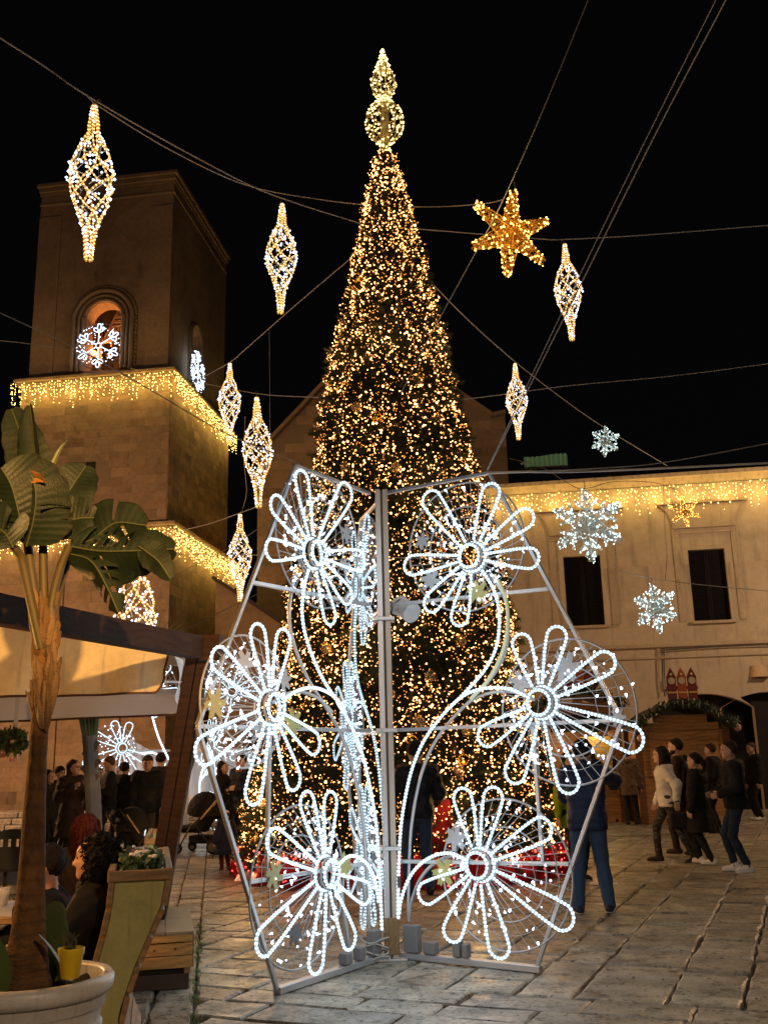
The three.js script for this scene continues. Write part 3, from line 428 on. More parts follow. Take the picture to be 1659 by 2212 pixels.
    mesh('globe_lights', scatter(new THREE.OctahedronGeometry(0.02, 0), l), M.ledPale, g);
    lamp('globe_lamp', tree, V(0, c, 0), [1, 0.8, 0.42], 0.35, 8);
  }
  { const l = [], yb = yAt(150), yt = yAt(108); mesh('spire_tip', merge([new THREE.ConeGeometry(0.1, yt - yb, 10, 4, true).translate(0, (yb + yt) / 2, 0), new THREE.CylinderGeometry(0.05, 0.1, yAt(222) - y320 + 0.2, 8).translate(0, (yAt(222) + y320) / 2 - 0.1, 0)]), goldWire, tree);
    for (let i = 0; i < 75; i++) { const t = Math.pow(rnd(), 1.4), a = rr(0, 6.28), r = 0.13 * (1 - t) + 0.015; l.push({ p: V(Math.cos(a) * r, lerp(yb, yt, t), Math.sin(a) * r), s: rr(0.7, 1.1) }); }
    for (let i = 0; i < 70; i++) { const a = rr(0, 6.28), r = 0.1, w = rnd() < 0.5; l.push({ p: V(Math.cos(a) * r, w ? rr(y320 - 0.1, yAt(303)) : rr(yAt(224), yAt(210)), Math.sin(a) * r), s: rr(0.7, 1.1) }); }
    mesh('spire_lights', scatter(new THREE.OctahedronGeometry(0.023, 0), l), M.ledPale, tree); }
  // red gauze skirt at the foot with red bulbs in it
  { const g = new THREE.CylinderGeometry(R(0.3) * 1.0, R(0.3) * 1.03, 0.42, 160, 5, true), p = g.attributes.position; for (let i = 0; i < p.count; i++) { const a = Math.atan2(p.getZ(i), p.getX(i)), y = p.getY(i), k = 1 + 0.028 * Math.sin(a * 31) + 0.016 * Math.sin(a * 73 + y * 9) + 0.02 * Math.sin(y * 13 + a * 9); p.setX(i, p.getX(i) * k); p.setZ(i, p.getZ(i) * k); p.setY(i, y + 0.04 * Math.sin(a * 17) * (y > 0 ? 1 : 0.1)); } g.computeVertexNormals(); g.translate(0, 0.22, 0);
    const sk = mesh('red_skirt', g, phys([0.42, 0.012, 0.018], 0.4, { transmission: 0.35, thickness: 0 }), tree), l = [];
    for (let i = 0; i < 520; i++) { const a = rr(0, 6.28), r = R(0.3) * 1.02 + rr(-0.06, 0.08); l.push({ p: V(Math.cos(a) * r, rr(0.04, 0.46), Math.sin(a) * r), s: rr(0.5, 1) }); }
    instanced('red_light_bulbs', new THREE.OctahedronGeometry(0.02, 0), M.ledRed, l, sk); }
  for (let i = 0; i < 10; i++) { const a = i * 0.628 + 0.3, r = R(0.3) + 0.22; lamp('red_lamp', tree, V(Math.cos(a) * r, 0.25, Math.sin(a) * r), [1, 0.05, 0.05], 0.05, 6); }
  // what the thousands of bulbs throw on the piazza
  for (let k = 0; k < 4; k++) for (let i = 0; i < 5; i++) { const y = [1.1, 3.2, 5.6, 8.4][k], a = i * 1.2566 + k * 0.6, r = R(y) + 0.35; lamp('tree_lamp', tree, V(Math.cos(a) * r, y, Math.sin(a) * r), [1, 0.56, 0.2], [1.9, 1.9, 1.9, 1.4][k], 14); }
}

// ================================================================== rope light
const beadGeo = new THREE.SphereGeometry(1, 7, 5);
function ropeGeo(pts, closed, r = 0.012, spacing = 0.031, beadR = 0.0132) {
  const c = pts.length === 2 ? new THREE.LineCurve3(pts[0], pts[1]) : curve(pts, closed, 0.5), L = c.getLength(), n = Math.max(2, Math.round(L / spacing)), t = new THREE.TubeGeometry(c, Math.max(4, n), r, 5, closed), pl = [], b = beadGeo.clone().scale(beadR, beadR, beadR);
  for (let i = 0; i < n; i++) pl.push({ p: c.getPointAt((i + 0.5) / n) });
  const s = scatter(b, pl); t.deleteAttribute('uv'); return mergeGeometries([t.toNonIndexed(), s], true);
}
const ROPE = [M.rope, M.bead], ROPE_DIM = [M.ropeDim, M.beadDim];  // second pair: same rope lights, glow dimmed for the panel seen edge-on
const ring = (c, S, r, n = 36, ry = r) => { const a = []; for (let i = 0; i < n; i++) { const t = Math.PI * 2 * i / n; a.push(c.clone().addScaledVector(S, Math.cos(t) * r).add(V(0, Math.sin(t) * ry, 0))); } return a; };

// ================================================================== flower light sculpture: panels of lit flowers round a post
const scBase = ground(847, 2072), scTop = P(820, 1062, -scBase.z);
const postTopY = scTop.y;
function makePanel(endGround) {
  const S = endGround.clone().sub(scBase); const len = S.length(); S.normalize();
  const N = V(-S.z, 0, S.x); if (N.z < 0) N.negate();
  return { S, N, len, sh: (u, v) => { const p = onPlane(u, v, scBase, N).sub(scBase); return [p.dot(S), p.y]; }, w: (s, h, n = 0) => scBase.clone().addScaledVector(S, s).addScaledVector(N, n).add(V(0, h, 0)) };
}
const panelL = makePanel(ground(612, 2152)), panelR = makePanel(ground(1162, 2106)), panelB = makePanel(ground(768, 2014));
function flowerSpec(pan, c, tips, ringC, ringHalf) {
  const C = pan.sh(...c); const rc = pan.sh(...ringC), rt = pan.sh(ringC[0], ringC[1] - ringHalf), rb = pan.sh(ringC[0], ringC[1] + ringHalf);
  return { C, tips: tips.map((t) => pan.sh(...t)), ring: [rc[0], (rt[1] + rb[1]) / 2, (rt[1] - rb[1]) / 2] };
}
const spec = {
  R: [flowerSpec(panelR, [1020, 1203], [[922, 1066], [1067, 1045], [1151, 1108], [1165, 1207], [990, 1352], [922, 1317], [875, 1224]], [998, 1180], 140),
    flowerSpec(panelR, [1170, 1518], [[1121, 1371], [1208, 1354], [1326, 1420], [1389, 1607], [1236, 1713], [1105, 1690], [1036, 1600]], [1219, 1538], 160),
    flowerSpec(panelR, [1037, 1868], [[995, 1703], [1071, 1701], [1189, 1780], [1238, 1995], [1085, 2070], [971, 2031], [907, 1938]], [1085, 1892], 166)],
  L: [flowerSpec(panelL, [676, 1196], [[646, 1016], [752, 1051], [585, 1077], [572, 1187], [785, 1213], [715, 1349], [756, 1298]], [699, 1166], 146),
    flowerSpec(panelL, [582, 1528], [[551, 1348], [614, 1361], [457, 1410], [421, 1634], [687, 1616], [540, 1738], [638, 1704]], [541, 1515], 144),
    flowerSpec(panelL, [702, 1886], [[655, 1712], [713, 1710], [576, 1808], [553, 2052], [677, 2104], [759, 2046], [797, 1935]], [658, 1917], 178)],
};
spec.B = spec.R.map((f) => ({ C: f.C.slice(), tips: f.tips.map((t) => t.slice()), ring: f.ring.slice() }));
// builds one flower (a part with its petals as sub-parts) in the panel's plane
function flower(t, pan, f, base, lampOn = 1, ROPE_ = ROPE) {
  const { C, tips, ring: rg } = f, w = (a, b, n) => pan.w(a, b, n), S = pan.S, put2 = (par, name, geo, mat) => { geo.translate(-base.x, -base.y, -base.z); return mesh(name, geo, mat, par); };
  const hub = put2(t, 'flower', ropeGeo(ring(w(C[0], C[1], 0.0), S, 0.128, 20), true), ROPE_);
  put2(hub, 'inner_ring', ropeGeo(ring(w(C[0], C[1], 0.07), S, 0.1, 18), true), ROPE_);
  put2(hub, 'hub_frame', merge([tube(ring(w(C[0], C[1], 0.045), S, 0.118, 20), 0.009, 30, 5, true), tube(ring(w(C[0], C[1], -0.03), S, 0.14, 20), 0.009, 30, 5, true)]), M.wireSteel);
  for (const T of tips) {
    const dx = T[0] - C[0], dy = T[1] - C[1], L = Math.hypot(dx, dy), ux = dx / L, uy = dy / L, vx = -uy, vy = ux, hw = clamp(0.052 + 0.055 * L, 0.06, 0.105), a0 = 0.145, end = L - hw, pts = [];
    const q = (a, b) => pts.push(w(C[0] + ux * a + vx * b, C[1] + uy * a + vy * b, 0.012));
    q(a0, 0.03); q(lerp(a0, end, 0.35), lerp(0.03, hw, 0.42)); q(lerp(a0, end, 0.72), lerp(0.03, hw, 0.84)); for (let i = 0; i <= 8; i++) { const th = Math.PI / 2 - Math.PI * i / 8; q(end + Math.cos(th) * hw, Math.sin(th) * hw); }
    q(lerp(a0, end, 0.72), -lerp(0.03, hw, 0.84)); q(lerp(a0, end, 0.35), -lerp(0.03, hw, 0.42)); q(a0, -0.03);
    put2(hub, 'petal', ropeGeo(pts, false), ROPE_);
  }
  // wire wheel behind: two rings, spokes with drop lights on them
  const rc = w(rg[0], rg[1], -0.05), wires = [tube(ring(rc, S, rg[2], 48), 0.0085, 72, 5, true), tube(ring(rc.clone(), S, rg[2] * 0.62, 40), 0.007, 56, 5, true)], leds = [];
  for (let i = 0; i < 40; i++) {
    const th = Math.PI * 2 * (i + rr(-0.2, 0.2)) / 40, e = V(0, 0, 0).copy(rc).addScaledVector(S, Math.cos(th) * rg[2]).add(V(0, Math.sin(th) * rg[2], 0)), s0 = w(C[0] + Math.cos(th) * 0.14, C[1] + Math.sin(th) * 0.14, -0.03);
    wires.push(tube([s0, e], 0.0032, 1, 4));
    for (let k = 0; k < 4; k++) if (rnd() < 0.72) leds.push({ p: s0.clone().lerp(e, rr(0.15, 1)).add(V(rr(-0.02, 0.02), rr(-0.02, 0.02), rr(-0.02, 0.02))), rx: rr(0, 6), ry: rr(0, 6), rz: rr(0, 6), s: rr(0.6, 1.25) });
  }
  for (const k of [0.45, 0.8]) { const pts = ring(rc.clone(), S, rg[2] * k, 30); pts.forEach((p, i) => p.addScaledVector(pan.N, 0.02 * Math.sin(i * 2.1))); wires.push(tube(pts, 0.003, 40, 4, true)); }
  const wh = put2(hub, 'wire_wheel', merge(wires), M.wireSteel);
  const drop = new THREE.ConeGeometry(0.011, 0.036, 5).translate(0, -0.01, 0); put2(hub, 'drop_lights', scatter(drop, leds), M.ledWhite);
  if (lampOn) { const q = w(C[0], C[1], 0).sub(base); lamp('flower_lamp', t, q.clone().addScaledVector(pan.N, 0.55), [0.8, 0.93, 1], lampOn, 30); lamp('flower_lamp', t, q.clone().addScaledVector(pan.N, -0.55), [0.8, 0.93, 1], lampOn * 0.7, 30); }
  return hub;
}
const flakeShape = (r) => { const s = new THREE.Shape(); for (let i = 0; i < 12; i++) { const a = i * Math.PI / 6, k = i % 2 ? r * 0.46 : r; const x = Math.cos(a) * k, y = Math.sin(a) * k; if (!i) s.moveTo(x, y); else s.lineTo(x, y); if (!(i % 2)) { s.lineTo(Math.cos(a + 0.16) * r * 0.86, Math.sin(a + 0.16) * r * 0.86); s.lineTo(Math.cos(a + 0.32) * r * 0.95, Math.sin(a + 0.32) * r * 0.95); } } s.closePath(); return s; };
const sculpture = thing('flower_light_sculpture', 'large metal frame sculpture of white lit flowers standing in front of the Christmas tree', 'light sculpture', scBase);
{
  reseed(53);
  const tp = (v) => P(820 + (v - 1062) * 0.028, v, -scBase.z).y;
  // post of four square tubes
  for (const [x, z] of [[-0.034, -0.034], [0.034, -0.034], [-0.034, 0.034], [0.034, 0.034]]) put(sculpture, 'post', rbox(0.05, postTopY + 0.02, 0.05, 0.006, scBase.x + x, postTopY / 2, scBase.z + z, 1), x * z > 0 ? std([0.42, 0.36, 0.31], 0.5, { metalness: 0.5, bumpMap: at(nMottle, 3), bumpScale: 0.001 }) : M.steel);
  put(sculpture, 'post_core', rbox(0.06, postTopY - 0.02, 0.06, 0.006, scBase.x, postTopY / 2, scBase.z, 1), std([0.2, 0.14, 0.1], 0.7, { map: at(wallColor, 3) }));
  put(sculpture, 'base_plate', rbox(0.26, 0.02, 0.26, 0.004, scBase.x, 0.012, scBase.z, 1), M.steel);
  put(sculpture, 'rusty_foot', rbox(0.13, 0.3, 0.13, 0.01, scBase.x, 0.19, scBase.z, 1), std([0.3, 0.19, 0.1], 0.8, { map: at(wallColor, 3) }));
  for (const y of [0.9, 1.9, 2.9]) put(sculpture, 'clamp', rbox(0.19, 0.035, 0.19, 0.006, scBase.x, y, scBase.z, 1), M.steel);
  const seg = (pan, a, b, wd = 0.031, name = 'rail', n = -0.06) => { const p = pan.sh(...a), q = pan.sh(...b); put(sculpture, name, bar(pan.w(p[0], p[1], n), pan.w(q[0], q[1], n), wd, wd, pan.N, 0.004), M.steel); };
  const rails = { R: [[[828, 1062], [1050, 1018]], [[838, 1305], [1178, 1270]], [[846, 1577], [1337, 1555]], [[855, 1862], [1222, 1868]], [[1050, 1018], [1335, 1553]], [[1337, 1557], [1148, 2104]], [[1143, 1568], [1166, 1866]]],
    L: [[[810, 1064], [650, 1003]], [[808, 1305], [558, 1256]], [[812, 1578], [440, 1568]], [[815, 1864], [553, 1906]], [[650, 1003], [441, 1566]], [[441, 1570], [616, 2150]], [[596, 1572], [590, 1900]], [[745, 1900], [772, 2088]]] };
  for (const [a, b] of rails.R) seg(panelR, a, b); for (const [a, b] of rails.L) seg(panelL, a, b);
  for (const pan of [panelL, panelR, panelB]) { const g = bar(pan.w(0.05, 0.03, -0.06), pan.w(pan.len, 0.03, -0.06), 0.07, 0.05, pan.N, 0.005); put(sculpture, 'foot_rail', g, M.steel); }
  for (const [a, b] of rails.R) { const p = panelR.sh(...a), q = panelR.sh(...b); put(sculpture, 'rail', bar(panelB.w(p[0], p[1], -0.06), panelB.w(q[0], q[1], -0.06), 0.031, 0.031, panelB.N, 0.004), M.steel); }
  spec.R.forEach((f) => flower(sculpture, panelR, f, scBase, 0.8)); spec.L.forEach((f) => flower(sculpture, panelL, f, scBase, 0.8)); spec.B.forEach((f) => flower(sculpture, panelB, f, scBase, 0.3, ROPE_DIM));
  const stems = { R: [[[1042, 1232], [1068, 1275], [1080, 1330], [1074, 1395], [1050, 1445], [1005, 1497], [955, 1548], [915, 1605], [888, 1675], [870, 1770], [864, 1860], [862, 1960], [863, 1985]], [[1137, 1504], [1100, 1488], [1050, 1487], [1008, 1500], [975, 1525]], [[1005, 1857], [975, 1843], [940, 1848], [908, 1868], [884, 1900], [868, 1945], [864, 1975]]],
    L: [[[664, 1230], [653, 1275], [650, 1330], [662, 1390], [692, 1462], [735, 1530], [770, 1600], [792, 1680], [808, 1770], [815, 1860], [820, 1960], [822, 2010]], [[612, 1510], [640, 1492], [676, 1486], [712, 1500], [742, 1530]], [[728, 1868], [750, 1850], [772, 1852], [794, 1872], [808, 1905], [815, 1950]]] };
  for (const [k, pan] of [['R', panelR], ['L', panelL]]) stems[k].forEach((st) => {
    const sh = st.map((p) => pan.sh(...p)); put(sculpture, 'stem', ropeGeo(sh.map(([s, h]) => pan.w(s, h, 0.015)), false, 0.0125, 0.031, 0.0145), ROPE);
    put(sculpture, 'stem_tube', tube(sh.map(([s, h]) => pan.w(s + 0.035, h - 0.03, -0.09)), 0.015, 40, 6), M.steel); if (k === 'R') return;
  });
  stems.R.forEach((st) => { const sh = st.map((p) => panelR.sh(...p)); put(sculpture, 'stem', ropeGeo(sh.map(([s, h]) => panelB.w(s, h, 0.015)), false, 0.0125, 0.031, 0.0145), ROPE_DIM); });
  { const sh = [[1062, 1240], [1086, 1290], [1090, 1350], [1078, 1410], [1048, 1468], [1010, 1510]].map((p) => panelR.sh(...p)); put(sculpture, 'faintly_lit_stem', tube(sh.map(([s, h]) => panelR.w(s, h, -0.05)), 0.017, 40, 6), glow([0.16, 0.17, 0.07], 1, [0.5, 0.5, 0.4])); }  // light tube given a faint yellowish glow
  put(sculpture, 'tube_light', ropeGeo([V(scBase.x - 0.05, 0.45, scBase.z + 0.1), V(scBase.x - 0.05, 1.9, scBase.z + 0.1)], false, 0.008, 0.05, 0.008), [M.steel, M.rope]);
  // plastic flakes fixed to the wires
  const flakeG = new THREE.ExtrudeGeometry(flakeShape(0.095), { depth: 0.006, bevelEnabled: false }), flW = phys([0.5, 0.52, 0.56], 0.35, { transmission: 0.35, thickness: 0 }), flY = phys([0.5, 0.46, 0.16], 0.35, { transmission: 0.35, thickness: 0 }), flD = std([0.1, 0.1, 0.11], 0.5);
  for (const [pan, u, v, m, k] of [[panelL, 755, 1152, flW, 1], [panelL, 752, 1222, flW, 0.8], [panelL, 535, 1432, flW, 1.2], [panelL, 622, 1468, flW, 1], [panelL, 472, 1520, flY, 1.3], [panelL, 640, 1560, flY, 1.3], [panelL, 600, 1892, flY, 1.2], [panelL, 752, 1870, flY, 1.2], [panelL, 645, 2018, flD, 1], [panelR, 908, 1168, flW, 0.9], [panelR, 925, 1252, flW, 1.2], [panelR, 1028, 1278, flY, 1.2], [panelR, 1120, 1475, flW, 1.2], [panelR, 1218, 1440, flW, 1.5], [panelR, 980, 1812, flW, 1.2], [panelR, 955, 1885, flY, 1.3], [panelR, 1330, 1550, flW, 0.8]]) {
    const p = pan.sh(u, v), m2 = mesh('plastic_flake', flakeG, m, sculpture); m2.position.copy(pan.w(p[0], p[1], -0.035).sub(scBase)); m2.rotation.set(0, Math.atan2(pan.N.x, pan.N.z), rr(0, 1)); m2.scale.setScalar(k);
  }
  // white projector can clamped to the rail, junction boxes and cable at the foot
  { const c = P(876, 1316, -scBase.z + 0.25), ax = V(0.5, -0.42, 0.62).normalize(), g = new THREE.CylinderGeometry(0.092, 0.092, 0.2, 24, 1); const g2 = new THREE.CylinderGeometry(0.098, 0.098, 0.02, 24).translate(0, 0.1, 0), g3 = new THREE.CylinderGeometry(0.098, 0.098, 0.015, 24).translate(0, -0.1, 0), gg = merge([g, g2, g3]); gg.applyQuaternion(new THREE.Quaternion().setFromUnitVectors(V(0, 1, 0), ax.negate())); gg.translate(c.x, c.y, c.z); put(sculpture, 'projector', gg, std([0.6, 0.6, 0.62], 0.45)); put(sculpture, 'bracket', bar(P(842, 1307, -scBase.z + 0.12), c, 0.03, 0.04), M.steel); put(sculpture, 'cable', tube([c.clone().add(V(-0.05, 0.08, 0.1)), c.clone().add(V(-0.12, 0.02, 0.14)), P(846, 1330, -scBase.z - 0.1)], 0.006, 20, 5), M.cableDark); }
  const boxM = std([0.16, 0.16, 0.165], 0.6, { bumpMap: at(nMottle, 4), bumpScale: 0.002 });
  for (const [pan, s, w, h] of [[panelL, 0.2, 0.13, 0.2], [panelL, 0.62, 0.09, 0.09], [panelL, 0.42, 0.08, 0.1], [panelR, 0.18, 0.14, 0.22], [panelR, 0.36, 0.12, 0.1], [panelR, 0.62, 0.07, 0.13], [panelR, 0.7, 0.05, 0.11]]) { const g = rbox(w, h, 0.08, 0.012); g.rotateY(Math.atan2(pan.N.x, pan.N.z)); const p = pan.w(s, 0.06 + h / 2, -0.05); g.translate(p.x, p.y, p.z); put(sculpture, 'junction_box', g, boxM); }
  { const pts = []; for (let i = 0; i < 60; i++) { const a = i * 0.42, r = 0.13 + 0.02 * Math.sin(i * 1.7); pts.push(V(scBase.x - 0.17 + Math.cos(a) * r, 0.03 + 0.004 * i * 0.8 + 0.02 * Math.sin(i), scBase.z + 0.12 + Math.sin(a) * r * 0.7)); } put(sculpture, 'cable_coil', tube(pts, 0.007, 240, 5), std([0.35, 0.34, 0.33], 0.6)); }
  put(sculpture, 'plug', box(0.03, 0.09, 0.03, ...P(862, 1905, -scBase.z - 0.12).toArray()), M.cableDark);
}

// ================================================================== far light frame with a white screen, on the left behind the crowd
{
  reseed(59);
  const b = ground(404, 1772); const d = 23.5; b.set(P(404, 1700, d).x, 0, -d);
  const t = thing('far_light_sculpture', 'second lit flower frame with a white screen behind the crowd on the left', 'light sculpture', b);
  const mk = (S, sx) => ({ S, N: V(-S.z, 0, S.x).multiplyScalar(Math.sign(S.x) || 1), w(s, h, n = 0) { return b.clone().addScaledVector(this.S, s * 1.05).addScaledVector(this.N, n).add(V(0, h * 0.98, 0)); } });
  const pr = mk(V(0.98, 0, -0.18).normalize()), pl = mk(V(-0.8, 0, 0.6).normalize()), pc = mk(V(0.5, 0, 0.86).normalize());
  spec.R.forEach((f) => flower(t, pr, f, b, 0.35)); spec.R.forEach((f) => flower(t, pl, f, b, 0.35)); spec.R.slice(0, 2).forEach((f) => flower(t, pc, f, b, 0));
  for (const pan of [pr, pl]) for (const st of [[[0.32, 0.4], [0.3, 1.4], [0.7, 2.3], [0.9, 2.9]], [[0.3, 1.3], [0.7, 1.9], [1.1, 1.95]], [[0.28, 0.5], [0.45, 1.0], [0.7, 0.9]]]) put(t, 'stem', ropeGeo(st.map(([s, h]) => pan.w(s, h, 0.01)), false, 0.02, 0.05, 0.026), ROPE);
  put(t, 'post', rbox(0.1, postTopY, 0.1, 0.01, b.x, postTopY / 2, b.z), std([0.45, 0.36, 0.28], 0.6));
  for (const h of [0.9, 2.0, 3.0, 3.6]) { put(t, 'rail', bar(pr.w(0, h, -0.06), pr.w(1.9, h, -0.06), 0.05, 0.05), M.steel); put(t, 'rail', bar(pl.w(0, h, -0.06), pl.w(1.5, h, -0.06), 0.05, 0.05), M.steel); }
  // the white cloth screen behind it
  const c = thing('white_screen', 'pale white cloth screen stretched behind the far lit flower frame', 'screen', V(b.x - 0.9, 0, b.z - 0.9));
  const sheet = (x0, x1, z0, z1, h0, h1) => { const g = new THREE.PlaneGeometry(1, 1, 40, 20), p = g.attributes.position; for (let i = 0; i < p.count; i++) { const u = p.getX(i) + 0.5, v = p.getY(i) + 0.5, f = 0.05 * Math.sin(u * 19) * (1 - v) + 0.03 * Math.sin(u * 41 + v * 3); p.setXYZ(i, lerp(x0, x1, u), lerp(0.5, lerp(h0, h1, u) - 0.12 * Math.sin(u * Math.PI) * 0.8, v), lerp(z0, z1, u) + f); } g.computeVertexNormals(); return g; };
  const cloth = phys([0.72, 0.76, 0.86], 0.9, { transmission: 0.3, thickness: 0 });
  const X = (u, v, dd) => P(u, v, dd).x - c.position.x;
  mesh('cloth', sheet(X(404, 1630, 24.4), X(575, 1630, 24.4), 0, -0.3, P(404, 1600, 24.4).y, P(560, 1615, 24.4).y), cloth, c); mesh('cloth', sheet(X(292, 1640, 24.4), X(398, 1640, 24.4), 0.5, 0.1, P(300, 1596, 24.4).y, P(390, 1640, 24.4).y), cloth, c);
}
// ================================================================== icicle light curtains
function icicles(t, p, q, out, dropMax, perM, lampEvery, lampI, bulbR = 0.03) {   // local points along the wire, `out` away from the wall
  const L = p.distanceTo(q), dir = q.clone().sub(p).normalize(), n = Math.round(L / 0.115), wires = [tube(sag(p, q, 0.03, 16), 0.01, 30, 4)], bulbs = [];
  for (let i = 0; i < n; i++) {
    const a = p.clone().addScaledVector(dir, (i + rr(0.2, 0.8)) * L / n), len = dropMax * [0.45, 0.8, 1, 0.6, 0.9, 0.5, 0.75][i % 7] * rr(0.75, 1.1), pts = [a];
    for (let k = 1; k <= 3; k++) pts.push(a.clone().add(V(rr(-0.02, 0.02), -len * k / 3, rr(-0.02, 0.02)))); wires.push(tube(pts, 0.004, 4, 3));
    const m = Math.max(1, Math.round(len * perM)); for (let k = 0; k < m; k++) if (rnd() < 0.85) bulbs.push({ p: a.clone().add(V(rr(-0.03, 0.03), -len * (k + rr(0.3, 1)) / m, rr(-0.03, 0.03))), ry: rr(0, 3), s: rr(0.6, 1.15) });
  }
  mesh('wire', merge(wires), M.cableDark, t);
  instanced('led_bulbs', new THREE.ConeGeometry(bulbR, bulbR * 2.1, 5), M.ledIcicle, bulbs, t);
  const k = Math.max(1, Math.round(L / lampEvery)); for (let i = 0; i < k; i++) lamp('icicle_lamp', t, p.clone().addScaledVector(dir, (i + 0.5) * L / k).addScaledVector(out, 0.16).add(V(0, -dropMax * 0.4, 0)), [1, 0.64, 0.15], lampI, 10);
}
{
  reseed(61);
  const { W, D, low, low2, mz, ext } = towerInfo, mk = (label) => { const t = thing('icicle_lights', label, 'icicle lights', tBase, 'warm icicle light curtains', towerYaw); return t; };
  const e1 = low + 0.3, z1 = mz + D / 2 + e1, x1 = W / 2 + e1;
  icicles(mk('warm icicle lights hanging from the upper ledge on the front of the tower'), V(-x1, HL1 - 0.12, z1), V(x1, HL1 - 0.12, z1), V(0, 0, 1), 1.15, 9, 1.0, 2.2, 0.021);
  icicles(mk('warm icicle lights hanging from the upper ledge on the right side of the tower'), V(x1, HL1 - 0.12, z1), V(x1, HL1 - 0.12, mz - D / 2 - e1), V(1, 0, 0), 1.15, 9, 1.1, 2.6, 0.021);
  const e2 = low2 + 0.26, z2 = mz + D / 2 + e2, x2 = W / 2 + e2;
  icicles(mk('warm icicle lights along the lower tower ledge behind the palm leaves'), V(-x2 - ext, HL2 - 0.16, z2), V(x2, HL2 - 0.16, z2), V(0, 0, 1), 1.05, 8, 1.5, 1.5, 0.023);
  icicles(mk('warm icicle lights hanging from the lower ledge on the right side of the tower'), V(x2, HL2 - 0.16, z2), V(x2, HL2 - 0.16, mz - D / 2 - e2), V(1, 0, 0), 1.1, 9, 1.1, 2.5, 0.021);
  const h = thing('icicle_lights', 'long curtain of warm icicle lights under the cornice of the cream house', 'icicle lights', fBase, 'warm icicle light curtains', house.rotation.y);
  icicles(h, V(-0.6, FH - 0.36, 0.24), V(12.6, FH - 0.36, 0.24), V(0, 0, 1), 0.95, 8.5, 1.0, 1.4, 0.019);
}

// ================================================================== snowflake frames in the tower openings
{
  reseed(67);
  function snowflake(label, pos, turn, r) {
    const t = thing('snowflake_light', label, 'snowflake light', pos, undefined, turn), arms = [], beads = [];
    mesh('ring', new THREE.TorusGeometry(r, 0.02, 5, 48), M.cableDark, t);
    mesh('hub', ropeGeo([0, 1, 2, 3, 4, 5].map((i) => V(Math.cos(i * 1.0472) * r * 0.11, Math.sin(i * 1.0472) * r * 0.11, 0.03)), true, 0.02, 0.07, 0.022), [M.iceRope, M.ledWhite], t);
    for (let i = 0; i < 6; i++) {
      const a = Math.PI / 2 + i * Math.PI / 3, d = V(Math.cos(a), Math.sin(a), 0), n = V(-d.y, d.x, 0), pt = (s, o) => d.clone().multiplyScalar(s * r).addScaledVector(n, o * r).add(V(0, 0, 0.03));
      const leaf = (ox, oy, ang, L, w) => { const c = pt(ox, oy), e = d.clone().applyAxisAngle(V(0, 0, 1), ang), f = V(-e.y, e.x, 0), q = []; for (let k = 0; k < 14; k++) { const th = Math.PI * 2 * k / 14; q.push(c.clone().addScaledVector(e, (0.5 - 0.5 * Math.cos(th)) * L * r).addScaledVector(f, Math.sin(th) * w * r * (1 - 0.25 * Math.cos(th)))); } return tube(q, 0.017, 26, 5, true); };
      mesh('arm', merge([tube([pt(0.12, 0), pt(0.62, 0)], 0.018, 4, 5), leaf(0.62, 0, 0, 0.34, 0.07), leaf(0.6, 0.02, 0.85, 0.26, 0.065), leaf(0.6, -0.02, -0.85, 0.26, 0.065)]), glow([1.4, 2.1, 3.1]), t);
      const l = []; for (let k = 0; k < 16; k++) { const b = a + rr(-0.52, 0.52), s = r * Math.sqrt(rr(0.06, 0.95)); l.push({ p: V(Math.cos(b) * s, Math.sin(b) * s, 0.03), s: rr(0.6, 1.2) }); } mesh('led_bulbs', scatter(new THREE.OctahedronGeometry(0.026, 0), l), M.ledWhite, t);
    }
    lamp('snowflake_lamp', t, V(0, 0, 0.6), [0.8, 0.92, 1], 0.12, 12); return t;
  }
  const z = 0.3, W2 = towerInfo.W / 2, f = onPlane(214, 747, tBase.clone().addScaledVector(tN, z), tN);
  snowflake('round white snowflake light in the front arch of the bell tower', f, towerYaw, P(214, 747, -f.z).distanceTo(P(267, 747, -f.z)));
  const sideN = tU.clone(), sp = onPlane(427, 803, tBase.clone().addScaledVector(tU, W2 + 0.3), sideN);
  snowflake('white snowflake light on the side face of the bell tower seen edge-on', sp, towerYaw + Math.PI / 2, P(427, 803, -sp.z).distanceTo(P(427, 848, -sp.z)));
}

